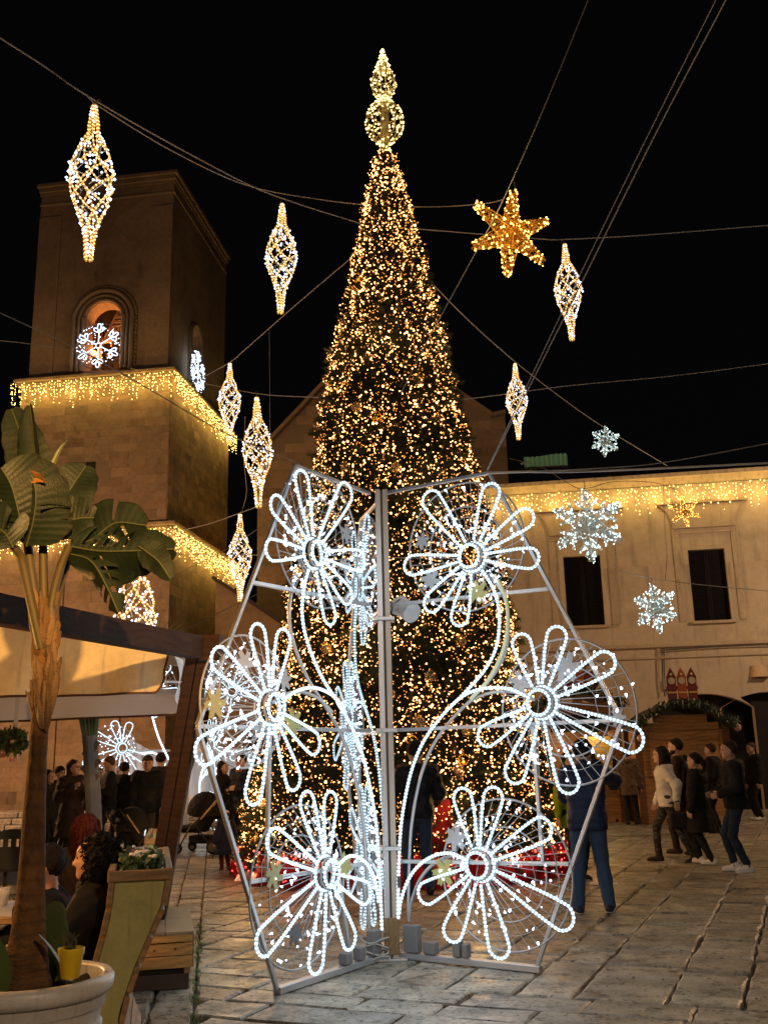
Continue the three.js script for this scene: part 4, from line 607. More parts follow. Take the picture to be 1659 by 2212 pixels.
// ================================================================== hanging spindles of golden rope with white leds
const spindle = [];
{
  reseed(71);
  const FIN = 1.7, prof = [[0, 0.022], [0.06, 0.035], [0.14, 0.055], [0.2, 0.075], [0.3, 0.17], [0.42, 0.245], [0.5, 0.255], [0.6, 0.22], [0.72, 0.13], [0.8, 0.085], [0.87, 0.06], [0.94, 0.048], [1, 0.042]];
  const rad0 = (t) => { for (let i = 0; i < prof.length - 1; i++) if (t <= prof[i + 1][0]) { const k = (t - prof[i][0]) / (prof[i + 1][0] - prof[i][0]), s = k; return lerp(prof[i][1], prof[i + 1][1], s); } return prof[prof.length - 1][1]; }, rad = (t) => rad0(t) * (t > 0.15 ? 0.84 : 1);
  const proto = thing('spindle_light', '', 'hanging light', V(0, 0, 0), 'twisted spindle lights hung over the square');
  const at2 = (t, a, k = 1) => V(Math.cos(a) * rad(t) * k, -t * FIN, Math.sin(a) * rad(t) * k);
  for (const s of [1, -1]) for (let i = 0; i < (s > 0 ? 6 : 4); i++) { const pts = []; for (let k = 0; k <= 30; k++) { const t = k / 30; pts.push(at2(t, i * Math.PI * (s > 0 ? 1 / 3 : 0.5) + (s > 0 ? 0 : 0.4) + s * ((s > 0 ? 1.5 : 0.9) * Math.PI * smooth(0.1, 0.9, t)))); } mesh('golden_strand', ropeGeo(pts, false, 0.0075, 0.042, 0.0098), [M.goldRope, M.goldBead], proto); }
  { const l = [], w = []; for (let i = 0; i < 300; i++) { const t = rr(0.01, 1), a = rr(0, 6.28); if (rnd() > 0.25 + rad(t) * 3.4) continue; l.push({ p: at2(t, a, rr(0.95, 1.12)), rx: rr(0, 3), rz: rr(0, 3), s: rr(0.65, 1.1) }); }
    for (let i = 0; i < 46; i++) { const t = rr(0.18, 0.85), a = rr(0, 6.28), p = at2(t, a, 0.97), q = at2(clamp(t + rr(-0.1, 0.1), 0.05, 0.95), a + rr(-1.2, 1.2), 0.9); w.push(tube([p, p.clone().lerp(q, 0.5).multiplyScalar(1), q], 0.004, 5, 3)); }
    mesh('led_bulbs', scatter(new THREE.OctahedronGeometry(0.016, 0), l), M.ledBlue, proto); mesh('wire_mesh', merge(w), M.wireSteel, proto); }
  mesh('hook', tube([V(0, 0, 0), V(0.015, 0.05, 0), V(0.05, 0.07, 0), V(0.06, 0.03, 0)], 0.007, 10, 5), M.cableDark, proto);
  const list = [[205, 228, 192, 562, 'large spindle light at upper left in front of the tower top'], [610, 440, 606, 677, 'spindle light hanging between the tower and the tree top'], [497, 784, 496, 957, 'spindle light beside the right corner of the tower, at ledge height'], [555, 858, 559, 1097, 'spindle light hanging just above the upper left corner of the flower frame'], [519, 1110, 519, 1300, 'lowest free hanging spindle light, right of the lower tower ledge'], [296, 1168, 290, 1505, 'spindle light half hidden behind the pergola beam'], [1219, 527, 1235, 735, 'spindle light hanging under the golden star, right of the tree'], [1112, 785, 1120, 950, 'spindle light right of the tree, over the church roof']];
  list.forEach(([u0, v0, u1, v1, label], i) => {
    let d = 8; for (let k = 0; k < 60; k++) { const L = P(u0, v0, d).y - P(u1, v1, d).y; d *= FIN / L; }
    const p = P(u0, v0, d), e = P(u1, v1, d), o = i ? copyOf(proto, label, undefined, p, rr(0, 6), 1, 'spindle_light') : proto; if (!i) { proto.position.copy(p); proto.userData.label = label; }
    o.rotation.z = Math.atan2(e.x - p.x, p.y - e.y); o.rotation.order = 'ZYX'; o.userData.depth = undefined; delete o.userData.depth; spindle.push(p);
    lamp('spindle_lamp', scene, P((u0 + u1) / 2, (v0 + v1) / 2, d), [1, 0.86, 0.66], 0.35, 8);
  });
}

// ================================================================== hanging stars
{
  reseed(73);
  function starProto(name, cat, mats, arms, branches, nLed) {
    const t = thing(name, '', cat, V(0, 0, 0)), [frameM, ledM, tinselM] = mats, fr = [], led = [], tin = [];
    mesh('core', new THREE.IcosahedronGeometry(0.12, 1), tinselM, t);
    for (let i = 0; i < arms; i++) {
      const a = Math.PI / 2 + i * Math.PI * 2 / arms, d = V(Math.cos(a), Math.sin(a), 0), n = V(-d.y, d.x, 0), arm = [];
      for (const [o, z] of [[0.24, 0], [-0.24, 0], [0, 0.17], [0, -0.17]]) arm.push(tube([n.clone().multiplyScalar(o).add(V(0, 0, z)).addScaledVector(d, 0.05), n.clone().multiplyScalar(o * 0.72).add(V(0, 0, z * 0.8)).addScaledVector(d, 0.45), n.clone().multiplyScalar(o * 0.3).add(V(0, 0, z * 0.4)).addScaledVector(d, 0.97)], 0.009, 6, 4));
      const put3 = (base, dir, L, w0, w1, k) => { for (let j = 0; j < k; j++) { const s = Math.pow(rnd(), 0.8), th = rr(0, 6.28), w = lerp(w0, w1, s), side = V(-dir.y, dir.x, 0); led.push({ p: base.clone().addScaledVector(dir, s * L).addScaledVector(side, Math.cos(th) * w).add(V(0, 0, Math.sin(th) * w)), rx: rr(0, 3), ry: rr(0, 3), s: rr(0.6, 1.2) }); } };
      put3(V(0, 0, 0), d, 1, 0.24, 0.075, nLed);
      for (let j = 0; j < 130; j++) { const s = rr(0.03, 0.97), w = lerp(0.23, 0.075, s), th = rr(0, 6.28), th2 = th + rr(0.8, 2.4); const c = d.clone().multiplyScalar(s), e = d.clone().multiplyScalar(clamp(s + rr(-0.08, 0.08), 0, 0.97)); arm.push(tube([c.addScaledVector(n, Math.cos(th) * w).add(V(0, 0, Math.sin(th) * w)), e.addScaledVector(n, Math.cos(th2) * w).add(V(0, 0, Math.sin(th2) * w))], 0.006, 1, 3)); }
      for (const b of branches) for (const s of [-1, 1]) { const dir = d.clone().applyAxisAngle(V(0, 0, 1), s * 0.8), base = d.clone().multiplyScalar(b[0]); arm.push(tube([base, base.clone().addScaledVector(dir, b[1])], 0.03, 2, 5)); put3(base, dir, b[1], 0.05, 0.04, b[2]); }
      mesh('arm', merge(arm), frameM, t);
    }
    mesh('led_bulbs', scatter(new THREE.ConeGeometry(0.02, 0.042, 5), led), ledM, t);
    mesh('hook', tube([V(0, 0.98, 0), V(0.02, 1.1, 0), V(0, 1.2, 0)], 0.012, 6, 5), M.cableDark, t); return t;
  }
  const goldTinsel = std([0.62, 0.34, 0.06], 0.35, { metalness: 0.7 }), silver = std([0.55, 0.6, 0.6], 0.35, { metalness: 0.7 });
  const place = (o, u, v, r, d, roll = 0, yaw = 0) => { const p = P(u, v, d); o.position.copy(p); o.scale.setScalar(P(u, v, d).distanceTo(P(u, v - r, d))); o.rotation.set(0.12, yaw, roll); return o; };
  const g1 = starProto('star_light', 'star light', [goldTinsel, M.ledGold, goldTinsel], 6, [], 40); place(g1, 1102, 505, 89, 12.5, -0.12, 0.3); tag(g1, 'large golden six pointed star light hanging from a cable at upper right', 'star light', 'hanging star lights'); lamp('star_lamp', scene, g1.position.clone().add(V(0, 0, 0.7)), [1, 0.6, 0.15], 2.4, 10);
  const w1 = starProto('star_light', 'star light', [silver, glow([2.6, 3.5, 3.5]), silver], 6, [[0.4, 0.42, 12], [0.7, 0.2, 4]], 34); place(w1, 1270, 1135, 78, 15, 0.05, -0.2); tag(w1, 'large silver white snowflake star in front of the left window of the house', 'star light', 'hanging star lights'); lamp('star_lamp', scene, w1.position.clone().add(V(0, 0, 0.8)), [0.85, 1, 0.97], 0.9, 10);
  const w2 = copyOf(w1, 'middle sized white snowflake star between the two windows', 'hanging star lights', V(0, 0, 0)); place(w2, 1416, 1314, 54, 19, 0.12, 0.25); lamp('star_lamp', scene, w2.position.clone().add(V(0, 0, 0.6)), [0.85, 1, 0.97], 0.6, 8);
  const w3 = copyOf(w1, 'small white snowflake star against the black sky above the roof', 'hanging star lights', V(0, 0, 0)); place(w3, 1307, 953, 32, 26, -0.1, 0.1);
  const g2 = copyOf(g1, 'small golden star in front of the icicle lights at right', 'hanging star lights', V(0, 0, 0)); place(g2, 1478, 1105, 33, 24, 0.15, -0.2);
}

// ================================================================== cables
{
  const cable = (label, pts, r = 0.012, mat = M.cable, drop = 0) => { // pts: [u, v, depth]
    const q = pts.map((p) => P(...p)), b = q[0], t = tag(mesh(numbered('cable'), tube(q.length === 2 && drop ? sag(q[0], q[1], drop) : q, r * 0.66, q.length * 10, 5).translate(-b.x, -b.y, -b.z), mat, scene), label, 'cable', 'cables strung over the square'); t.position.copy(b); return t;
  };
  cable('long cable from the upper left corner past the big spindle to the tree', [[-30, 62, 9.6], [100, 145, 10.2], [190, 207, 10.4], [360, 305, 12.4], [540, 400, 13.8], [650, 442, 14.6], [790, 486, 15.6]], 0.014);
  cable('second cable sagging from the big spindle to behind the tree top', [[190, 208, 10.4], [220, 233, 10.6], [380, 330, 12.4], [540, 402, 13.8], [700, 432, 15.5], [810, 445, 16.6]], 0.012);
  cable('cable from the tree top up to the golden star', [[870, 447, 16.5], [960, 446, 15], [1050, 439, 13.4], [1086, 431, 12.7]], 0.012);
  cable('cable from the tree past the golden star to the right edge', [[872, 492, 16.4], [1020, 504, 16.3], [1180, 517, 16.3], [1219, 517, 16.3], [1400, 507, 16.3], [1700, 483, 16.3]], 0.015);
  cable('thin steep cable rising past the golden star to the top edge', [[866, 850, 13.1], [925, 733, 12.8], [1050, 503, 12.3], [1100, 402, 12.2], [1180, 220, 11.8], [1280, -25, 11.4]], 0.011);
  cable('left one of the twin guy wires from the frame corner to the top right', [[1051, 1016, 7.5], [1130, 850, 6.9], [1250, 598, 6.3], [1400, 290, 5.8], [1558, -25, 5.4]], 0.0055);
  cable('right one of the twin guy wires from the frame corner to the top right', [[1053, 1016, 7.45], [1132, 858, 6.9], [1260, 602, 6.3], [1415, 290, 5.8], [1580, -25, 5.4]], 0.007);
  cable('cable from the tree down to the spindle beside the tower', [[760, 556, 15.6], [640, 658, 17], [530, 755, 19], [498, 782, 19.7], [440, 815, 22], [380, 850, 25]], 0.013);
  cable('thin cable falling from the tree to the far right star', [[910, 588, 16.4], [1010, 690, 18], [1112, 781, 20.4], [1220, 865, 23], [1310, 927, 26], [1440, 1006, 29]], 0.016);
  cable('guy wire from the left edge to the upper left corner of the frame', [[-30, 662, 9.6], [160, 750, 9.0], [330, 845, 8.4], [480, 932, 7.8], [651, 1002, 6.85]], 0.009);
  cable('lower cable from the left edge to the tower', [[-30, 732, 20], [80, 745, 24], [170, 762, 30], [300, 800, 35]], 0.016);
  cable('thin level cable from the tower behind the tree', [[440, 828, 26], [555, 850, 22], [650, 857, 20], [745, 859, 18]], 0.013);
  cable('thin cable from the tree to the right edge', [[955, 868, 17], [1080, 853, 19], [1230, 833, 21], [1450, 812, 21], [1700, 780, 21]], 0.013);
  cable('thick bundled cable from the frame corner to the right edge', [[1050, 1022, 7.5], [1130, 1019, 7.6], [1230, 1019, 7.9], [1400, 1013, 8.3], [1700, 998, 9]], 0.015, std([0.55, 0.54, 0.53], 0.6));
  cable('thin cable running along the thick bundle to the right edge', [[1050, 1018, 7.5], [1150, 1018, 7.65], [1300, 1011, 8], [1440, 998, 8.4], [1700, 950, 9]], 0.007);
  cable('black wire loop above the large white star', [[1100, 990, 20], [1170, 1010, 18], [1230, 1046, 16], [1263, 1056, 15], [1330, 1040, 16], [1420, 1044, 19], [1468, 1062, 24]], 0.009, M.cableDark);
  cable('wire that carries the middle white star to the right edge', [[1340, 1234, 17], [1410, 1250, 19], [1540, 1266, 20], [1700, 1280, 21]], 0.011);
  cable('hanging wire drop left of the right window', [[1432, 1046, 22], [1436, 1150, 22], [1440, 1200, 21], [1436, 1252, 20]], 0.009, M.cableDark);
  cable('thin vertical wire in the gap left of the tree', [[582, 712, 14.4], [583, 850, 14.3], [584, 1000, 14.2]], 0.005);
  cable('dark wire loop between two spindles by the tower', [[530, 900, 16], [527, 985, 16], [533, 1060, 17], [525, 1100, 17.8]], 0.007);
  cable('upper of the thin wires fanning over the lower tower wall', [[640, 1062, 16], [519, 1108, 17.9], [440, 1135, 22], [360, 1152, 27]], 0.011);
  cable('lower of the thin wires fanning over the lower tower wall', [[760, 985, 17], [640, 1080, 17], [500, 1180, 19], [360, 1250, 26]], 0.009, M.cableDark);
  cable('level wire across the upper flowers', [[340, 1197, 20], [560, 1199, 17], [800, 1204, 14], [1060, 1206, 12.8]], 0.011);
  cable('dark wire sloping down towards the chapel wall', [[330, 1395, 13], [480, 1320, 14], [600, 1262, 15], [660, 1225, 15.5]], 0.008, M.cableDark);
}

// ================================================================== unseen street lamps, placed out of view to light house, tower and foreground
{
  function unseenStreetLamp(x, z, h, color, I, label) {
    const t = thing('unseen_street_lamp', label, 'street lamp', V(x, 0, z), 'unseen street lamps round the square'), iron = std([0.03, 0.03, 0.03], 0.5, { metalness: 0.6 });
    mesh('post', new THREE.LatheGeometry([[0.17, 0], [0.17, 0.12], [0.1, 0.2], [0.09, 0.9], [0.06, 1], [0.045, h - 0.4], [0.07, h - 0.36], [0.05, h - 0.3]].map((p) => new THREE.Vector2(...p)), 14), iron, t);
    mesh('unseen_lantern_cap', new THREE.ConeGeometry(0.26, 0.16, 16).translate(0, h + 0.27, 0), iron, t);
    mesh('unseen_lamp_globe', new THREE.SphereGeometry(0.19, 18, 12).translate(0, h, 0), glow(color.map((c) => c * 6)), t);
    const l = lamp('unseen_street_lamp', t, V(0, h, 0), color, I, 9); return t;
  }
  unseenStreetLamp(13.8, -22, 7.2, [1, 0.64, 0.38], 118, 'unseen street lamp out of view at right, placed to light the cream house');
  unseenStreetLamp(-15.5, -23.5, 5.6, [1, 0.52, 0.25], 520, 'unseen street lamp out of view at left, placed to light the tower');
  unseenStreetLamp(2.7, 2.4, 4.5, [1, 0.68, 0.42], 62, 'unseen street lamp behind the camera, placed to light the foreground');
  // flood lamp out of view, placed to light the awning
  const f = thing('unseen_floodlight', 'unseen sodium flood lamp on a pole behind the camera, placed to light the awning', 'unseen_floodlight', V(0.9, 0, 2.6)); mesh('pole', new THREE.CylinderGeometry(0.04, 0.05, 3.9, 10).translate(0, 1.95, 0), M.steel, f);
  mesh('housing', rbox(0.34, 0.24, 0.16, 0.02, 0, 4.0, 0.06), std([0.05, 0.05, 0.05], 0.5), f); mesh('unseen_lamp_face', box(0.28, 0.18, 0.012, 0, 4.0, -0.03), glow([8, 4.6, 1.4]), f);
  const s = new THREE.SpotLight(lin(1, 0.5, 0.12), 460, 0, 0.16, 0.5); s.name = 'unseen_floodlight_lamp'; s.position.set(0, 4.0, -0.06); s.castShadow = true; s.shadow.radius = 3; f.add(s); const aim = P(225, 1440, 8.2).sub(f.position); s.target.position.copy(aim); f.add(s.target);
}
// ================================================================== big pot with the banana-leaved palm
const potC = P(62, 2107, 4.6); 
const woodPale = std([0.42, 0.3, 0.17], 0.55, { map: at(woodColor, 0.9), bumpMap: at(nGrain, 2), bumpScale: 0.002 }), woodWarm = std([0.66, 0.42, 0.16], 0.5, { map: at(woodColor, 0.9), bumpMap: at(nGrain, 2), bumpScale: 0.002 }), woodGrey = std([0.34, 0.32, 0.3], 0.5, { map: at(woodColor, 0.9), bumpMap: at(nGrain, 2), bumpScale: 0.002 });
const soil = std([0.025, 0.018, 0.012], 0.95, { bumpMap: at(nMottle, 6), bumpScale: 0.02 });
{
  reseed(83);
  const R = 0.36, h = potC.y, t = thing('plant_pot', 'big round white plastic plant pot in the lower left corner', 'plant pot', V(potC.x, 0, potC.z));
  const pr = [[0.2, 0], [0.25, 0], [0.275, 0.1], [0.295, 0.3], [0.3, h - 0.26], [0.315, h - 0.255], [0.318, h - 0.2], [0.306, h - 0.19], [0.312, h - 0.13], [0.326, h - 0.125], [0.328, h - 0.075], [R - 0.012, h - 0.07], [R, h - 0.05], [R + 0.002, h - 0.018], [R - 0.012, h], [R - 0.04, h + 0.002], [R - 0.052, h - 0.014], [R - 0.055, h - 0.09]];
  mesh('pot', new THREE.LatheGeometry(pr.map((p) => new THREE.Vector2(...p)), 72), std([0.74, 0.74, 0.74], 0.38, { map: at(plasterColor, 2, 1), bumpMap: at(nMottle, 3), bumpScale: 0.001 }), t);
  { const g = new THREE.CircleGeometry(R - 0.05, 40, 0); g.rotateX(-Math.PI / 2); const q = new THREE.PlaneGeometry(2 * R, 2 * R, 30, 30); q.rotateX(-Math.PI / 2); const p = q.attributes.position; for (let i = 0; i < p.count; i++) { let x = p.getX(i), z = p.getZ(i); const L = Math.hypot(x, z), m = R - 0.052; if (L > m) { x *= m / L; z *= m / L; } p.setXYZ(i, x, h - 0.075 + 0.02 * Math.sin(x * 31 + z * 17) + 0.015 * Math.sin(z * 43), z); } q.computeVertexNormals(); mesh('soil', q, soil, t); }

  // the plant
  const b = V(potC.x, h - 0.07, potC.z), palm = thing('banana_palm', 'banana leaved palm with a brown fibrous trunk growing in the white pot', 'palm', b);
  const dT = 4.6, tr = [[56, 2135, 54], [58, 2100, 46], [60, 2050, 40], [64, 1980, 32], [70, 1880, 26], [75, 1760, 23], [82, 1640, 19], [88, 1540, 18], [93, 1460, 23], [97, 1400, 29], [100, 1340, 29], [104, 1295, 23]].map(([u, v, r]) => [P(u, v, dT), r / FPX * dT]);
  { const c = curve(tr.map((q) => q[0])), N = 130, Rr = 20, pos = [], idx = [], uv = []; const f = c.computeFrenetFrames(N, false);
    for (let i = 0; i <= N; i++) { const t01 = i / N, p = c.getPoint(t01), k = t01 * (tr.length - 1), i0 = Math.min(tr.length - 2, Math.floor(k)), r = lerp(tr[i0][1], tr[i0 + 1][1], k - i0), rg = t01 > 0.33 && t01 < 0.7 ? 0.05 * Math.pow(Math.abs(Math.sin(t01 * 46)), 0.5) : 0.02 * Math.sin(t01 * 50);
      for (let j = 0; j <= Rr; j++) { const a = j / Rr * Math.PI * 2, w = r * (0.97 + rg + 0.06 * fbm(j / Rr, t01, 8, 3, 7) - 0.03 + (t01 < 0.3 ? 0.09 * Math.sin(a * 5 + t01 * 6) * (0.3 - t01) / 0.3 : 0)); const v = V(Math.cos(a) * w, 0, Math.sin(a) * w).add(p).sub(b); pos.push(v.x, v.y, v.z); uv.push(j / Rr * 0.6, t01 * 2.4); } }
    for (let i = 0; i < N; i++) for (let j = 0; j < Rr; j++) { const a = i * (Rr + 1) + j, d = a + Rr + 1; idx.push(a, d, a + 1, a + 1, d, d + 1); }
    const g = new THREE.BufferGeometry(); g.setAttribute('position', new THREE.Float32BufferAttribute(pos, 3)); g.setAttribute('uv', new THREE.Float32BufferAttribute(uv, 2)); g.setIndex(idx); g.computeVertexNormals();
    const bark = texture(256, (u, v) => { const a = fbm(u, v, 6, 5, 121), s = fbm(u * 1, v * 1, 40, 3, 123), r = Math.pow(Math.abs(Math.sin(v * Math.PI * 14 + 1.5 * fbm(u, v, 3, 2, 7))), 0.3); const k = 0.35 + 0.45 * a + 0.25 * s; return [k * (0.75 + 0.25 * r), k * 0.86 * (0.7 + 0.3 * r), k * 0.66 * (0.65 + 0.35 * r)]; }, true);
    mesh('trunk', g, std([0.3, 0.2, 0.11], 0.9, { map: bark, bumpMap: at(nMottle, 2), bumpScale: 0.012 }), palm); }
  // leaf sheaths that wrap the upper trunk, with torn ends
  const sheath = std([0.13, 0.075, 0.035], 0.8, { bumpMap: at(nGrain, 3), bumpScale: 0.004 }), sheath2 = std([0.19, 0.115, 0.06], 0.75, { bumpMap: at(nGrain, 3), bumpScale: 0.004 });
  for (let i = 0; i < 34; i++) { const v = 1296 + (i % 17) * 15 + rr(-6, 6), an = rr(-1.5, 1.5), u = 97 + Math.sin(an) * 27, L = rr(70, 130), zz = dT - 0.055 * Math.cos(an) - 0.01, p0 = P(lerp(u, 94, 0.35), v + L * 0.55, zz + 0.03), p1 = P(u, v, zz), p2 = P(u + Math.sin(an) * rr(2, 12) + rr(-3, 3), v - L * rr(0.2, 0.42), zz); const c = curve([p0, p1, p2]), pos = [], idx = [], n = 8; for (let k = 0; k <= n; k++) { const q = c.getPoint(k / n).sub(b), w = rr(0.017, 0.023) * Math.pow(Math.sin(Math.PI * clamp(0.06 + 0.92 * k / n)), 0.7) * (1 - 0.45 * k / n) + 0.002; for (let j = 0; j < 4; j++) { const o = (j / 3 - 0.5) * 2; pos.push(q.x + o * w, q.y + rr(-0.004, 0.004), q.z + 0.02 * (1 - o * o) + rr(-0.003, 0.003)); } } for (let k = 0; k < n; k++) for (let j = 0; j < 3; j++) { const a = k * 4 + j; idx.push(a, a + 1, a + 4, a + 1, a + 5, a + 4); } const g = new THREE.BufferGeometry(); g.setAttribute('position', new THREE.Float32BufferAttribute(pos, 3)); g.setIndex(idx); g.computeVertexNormals(); planarUV(g, (x, y) => [x, y]); mesh('leaf_sheath', g, i % 2 ? sheath : sheath2, palm); }
  // stalks and leaves
  const leafMap = texture(256, (u, v) => { const st = 0.5 + 0.5 * Math.sin(u * 2 * Math.PI * 64 + 2 * fbm(u, v, 4, 3, 141)), n = fbm(u, v, 6, 5, 143), e = smooth(0.88, 1, v + 0.1 * (n - 0.5)), k = 0.5 + 0.08 * st + 0.35 * n; return [lerp(k, 0.75, e), lerp(k, 0.5, e), lerp(k, 0.25, e)]; }, true);
  const green = phys([0.02, 0.042, 0.02], 0.5, { map: leafMap, transmission: 0.18, thickness: 0, bumpMap: at(nGrain, 1), bumpScale: 0.001 }), stalkM = std([0.07, 0.055, 0.022], 0.6), ribM = std([0.06, 0.07, 0.028], 0.6);
  // rib: points along the midrib; w: half width; fold: how far the halves rise (+) or droop (-); side: which way a leaf half points; cuts: torn gaps
  function leaf(rib, w, right, opt = {}) {
    const { fold = 0.25, shape = 0.5, cuts = 0, curl = 0, mat = green, tip = 0.7 } = opt, c = curve(rib.map((q) => P(...q))), N = 48, K = 7, pos = [], uv = [], idx = [], Rt = right.clone().normalize();
    const gaps = []; for (let i = 0; i < cuts; i++) gaps.push([rr(0.12, 0.95), rnd() < 0.5 ? -1 : 1, rr(0.012, 0.03), rr(0.1, 0.5)]);
    for (const s of [-1, 1]) { const o = pos.length / 3; for (let i = 0; i <= N; i++) { const t = i / N, p = c.getPoint(t), T = c.getTangent(t), x = Rt.clone().addScaledVector(T, -Rt.dot(T)).normalize(), up = x.clone().cross(T).normalize(); if (up.z < 0 && Math.abs(up.z) > 0.02) up.negate();
      const prof = Math.pow(Math.sin(Math.PI * Math.pow(clamp(t * 0.97 + 0.015), shape)), tip) * w * (1 + 0.03 * Math.sin(t * 33 + s)); let shift = 0, dip = 0; for (const g of gaps) if (g[1] === s) { const dlt = t - g[0]; shift += 0.35 * g[2] * Math.sign(dlt) * Math.exp(-Math.abs(dlt) * 12); dip += g[3] * Math.exp(-Math.abs(dlt) * 16) * (dlt > 0 ? 1 : 0.2); }
      for (let k = 0; k <= K; k++) { const f = k / K, q = p.clone().addScaledVector(x, s * prof * f * Math.cos(curl * f)).addScaledVector(up, prof * (fold * Math.sin(f * 1.4) + 0.006 * Math.sin(t * 90 + f * 2) + 0.05 * Math.sin(t * 11 + s) * f) - prof * curl * f * f * 0.6).addScaledVector(T, prof * f * 0.35 + shift * f * w * 4); q.y -= dip * prof * f * f; pos.push(q.x - b.x, q.y - b.y, q.z - b.z); uv.push(t, 0.02 + f * 0.96); } }
      for (let i = 0; i < N; i++) { const tm = (i + 0.5) / N, torn = gaps.some((g) => g[1] === s && Math.abs(tm - g[0]) < g[2]); for (let k = 0; k < K; k++) { if (torn && k > 0) continue; const a = o + i * (K + 1) + k, d = a + K + 1; if (s > 0) idx.push(a, d, a + 1, a + 1, d, d + 1); else idx.push(a, a + 1, d, a + 1, d + 1, d); } } }
    const g = new THREE.BufferGeometry(); g.setAttribute('position', new THREE.Float32BufferAttribute(pos, 3)); g.setAttribute('uv', new THREE.Float32BufferAttribute(uv, 2)); g.setIndex(idx); g.computeVertexNormals();
    const m = mesh('leaf', g, mat, palm); mesh('midrib', tube(rib.map((q) => P(...q).sub(b)), 0.0045, 24, 6), ribM, m); return m;
  }
  const stalk = (pts, r) => { const c = curve(pts.map((q) => P(...q).sub(b))); const g = new THREE.TubeGeometry(c, 30, r, 7); const p = g.attributes.position; mesh('leaf_stalk', g, stalkM, palm); };
  const up = V(0, 1, 0), rt = V(1, 0, 0);
  stalk([[92, 1420, 4.6], [78, 1300, 4.6], [62, 1185, 4.62], [56, 1130, 4.64]], 0.021); stalk([[98, 1420, 4.58], [96, 1300, 4.6], [94, 1190, 4.62], [96, 1120, 4.62]], 0.021); stalk([[104, 1420, 4.56], [112, 1310, 4.56], [130, 1230, 4.54], [150, 1180, 4.52]], 0.02); stalk([[90, 1400, 4.55], [66, 1290, 4.5], [48, 1210, 4.45], [32, 1183, 4.4]], 0.022); stalk([[106, 1400, 4.62], [124, 1290, 4.66], [144, 1220, 4.7], [160, 1188, 4.72]], 0.022);
  leaf([[80, 1100, 4.8], [70, 1020, 4.82], [50, 950, 4.83], [26, 884, 4.85]], 0.115, rt, { fold: 0.05, tip: 0.5, shape: 0.75 });                    // tall rounded one, seen flat
  leaf([[86, 1100, 4.7], [80, 1010, 4.7], [74, 940, 4.72], [66, 876, 4.74]], 0.08, V(0.8, 0, 0.5), { fold: 0.6, tip: 0.5, shape: 0.7 });
  leaf([[55, 1170, 4.5], [42, 1110, 4.42], [26, 1050, 4.38], [4, 1010, 4.36]], 0.24, V(0.9, 0.3, 0.1), { fold: -0.2, shape: 0.6, tip: 0.55, cuts: 3 });
  leaf([[58, 1180, 4.5], [74, 1120, 4.44], [78, 1060, 4.4], [60, 1000, 4.38]], 0.17, rt, { fold: -0.15, shape: 0.55, tip: 0.5, cuts: 3 });
  leaf([[102, 1150, 4.7], [132, 1090, 4.72], [160, 1045, 4.74], [186, 1006, 4.78]], 0.15, V(0.75, -0.75, 0.1), { fold: 0.1, shape: 0.55, tip: 0.5 });
  leaf([[100, 1150, 4.62], [130, 1130, 4.6], [170, 1120, 4.6], [212, 1118, 4.6]], 0.125, V(0.1, -1, 0.2), { fold: 0.2, shape: 0.55, tip: 0.5, cuts: 2 });
  leaf([[150, 1180, 4.52], [215, 1190, 4.5], [285, 1190, 4.48], [376, 1186, 4.46]], 0.165, V(0.12, 1, 0.25), { fold: -0.3, shape: 0.6, tip: 0.55, cuts: 9, curl: 0.5 });
  leaf([[152, 1180, 4.6], [200, 1165, 4.58], [250, 1130, 4.56], [316, 1135, 4.54]], 0.165, V(0.3, 1, 0.2), { fold: -0.2, shape: 0.6, tip: 0.6, cuts: 6, curl: 0.4 });
  leaf([[145, 1195, 4.55], [195, 1210, 4.5], [228, 1260, 4.46], [256, 1322, 4.42]], 0.095, V(0.9, 0.3, 0.2), { fold: -0.4, shape: 0.6, tip: 0.6, cuts: 6, curl: 0.6 });
  leaf([[300, 1180, 4.47], [322, 1195, 4.46], [345, 1215, 4.45], [368, 1250, 4.44]], 0.07, V(0.6, 0.7, 0.2), { fold: -0.2, shape: 0.6, tip: 0.5 });
  leaf([[30, 1183, 4.4], [10, 1150, 4.36], [-20, 1140, 4.3], [-60, 1150, 4.2]], 0.13, V(0.2, 1, 0.2), { fold: -0.2, shape: 0.6, cuts: 5 });
  leaf([[100, 1060, 4.75], [112, 1020, 4.75], [128, 980, 4.76], [146, 950, 4.77]], 0.022, V(0.9, 0.3, 0.3), { fold: 0.5, mat: phys([0.2, 0.24, 0.14], 0.5) });
  leaf([[58, 1035, 4.45], [70, 1030, 4.4], [86, 1032, 4.38], [100, 1040, 4.36]], 0.03, V(0, 1, 0.3), { fold: 0.4, mat: std([0.3, 0.12, 0.03], 0.8), cuts: 2 });
  // undergrowth in the pot
  const weedM = phys([0.07, 0.12, 0.03], 0.55, { transmission: 0.2, thickness: 0 });
  for (let i = 0; i < 11; i++) { const a = rr(0, 6.28), r = rr(0.12, 0.28), L = rr(0.14, 0.34), g = new THREE.PlaneGeometry(rr(0.05, 0.12), L, 4, 8), p = g.attributes.position; for (let k = 0; k < p.count; k++) { const t = clamp(p.getY(k) / L + 0.5); p.setX(k, p.getX(k) * (0.15 + Math.sin(Math.PI * Math.pow(t, 0.8)))); p.setZ(k, 0.12 * t * t); p.setY(k, p.getY(k) + L / 2); } g.computeVertexNormals(); g.rotateY(rr(0, 6)); g.rotateX(rr(-0.3, 0.3)); g.translate(Math.cos(a) * r, 0, Math.sin(a) * r); mesh('low_leaf', g, weedM, palm); }
  // round leaves of a small plant behind the trunk
  const small = thing('potted_seedling', 'rounded green leaves growing beside the trunk in the white pot', 'plant', P(112, 2065, 4.75));
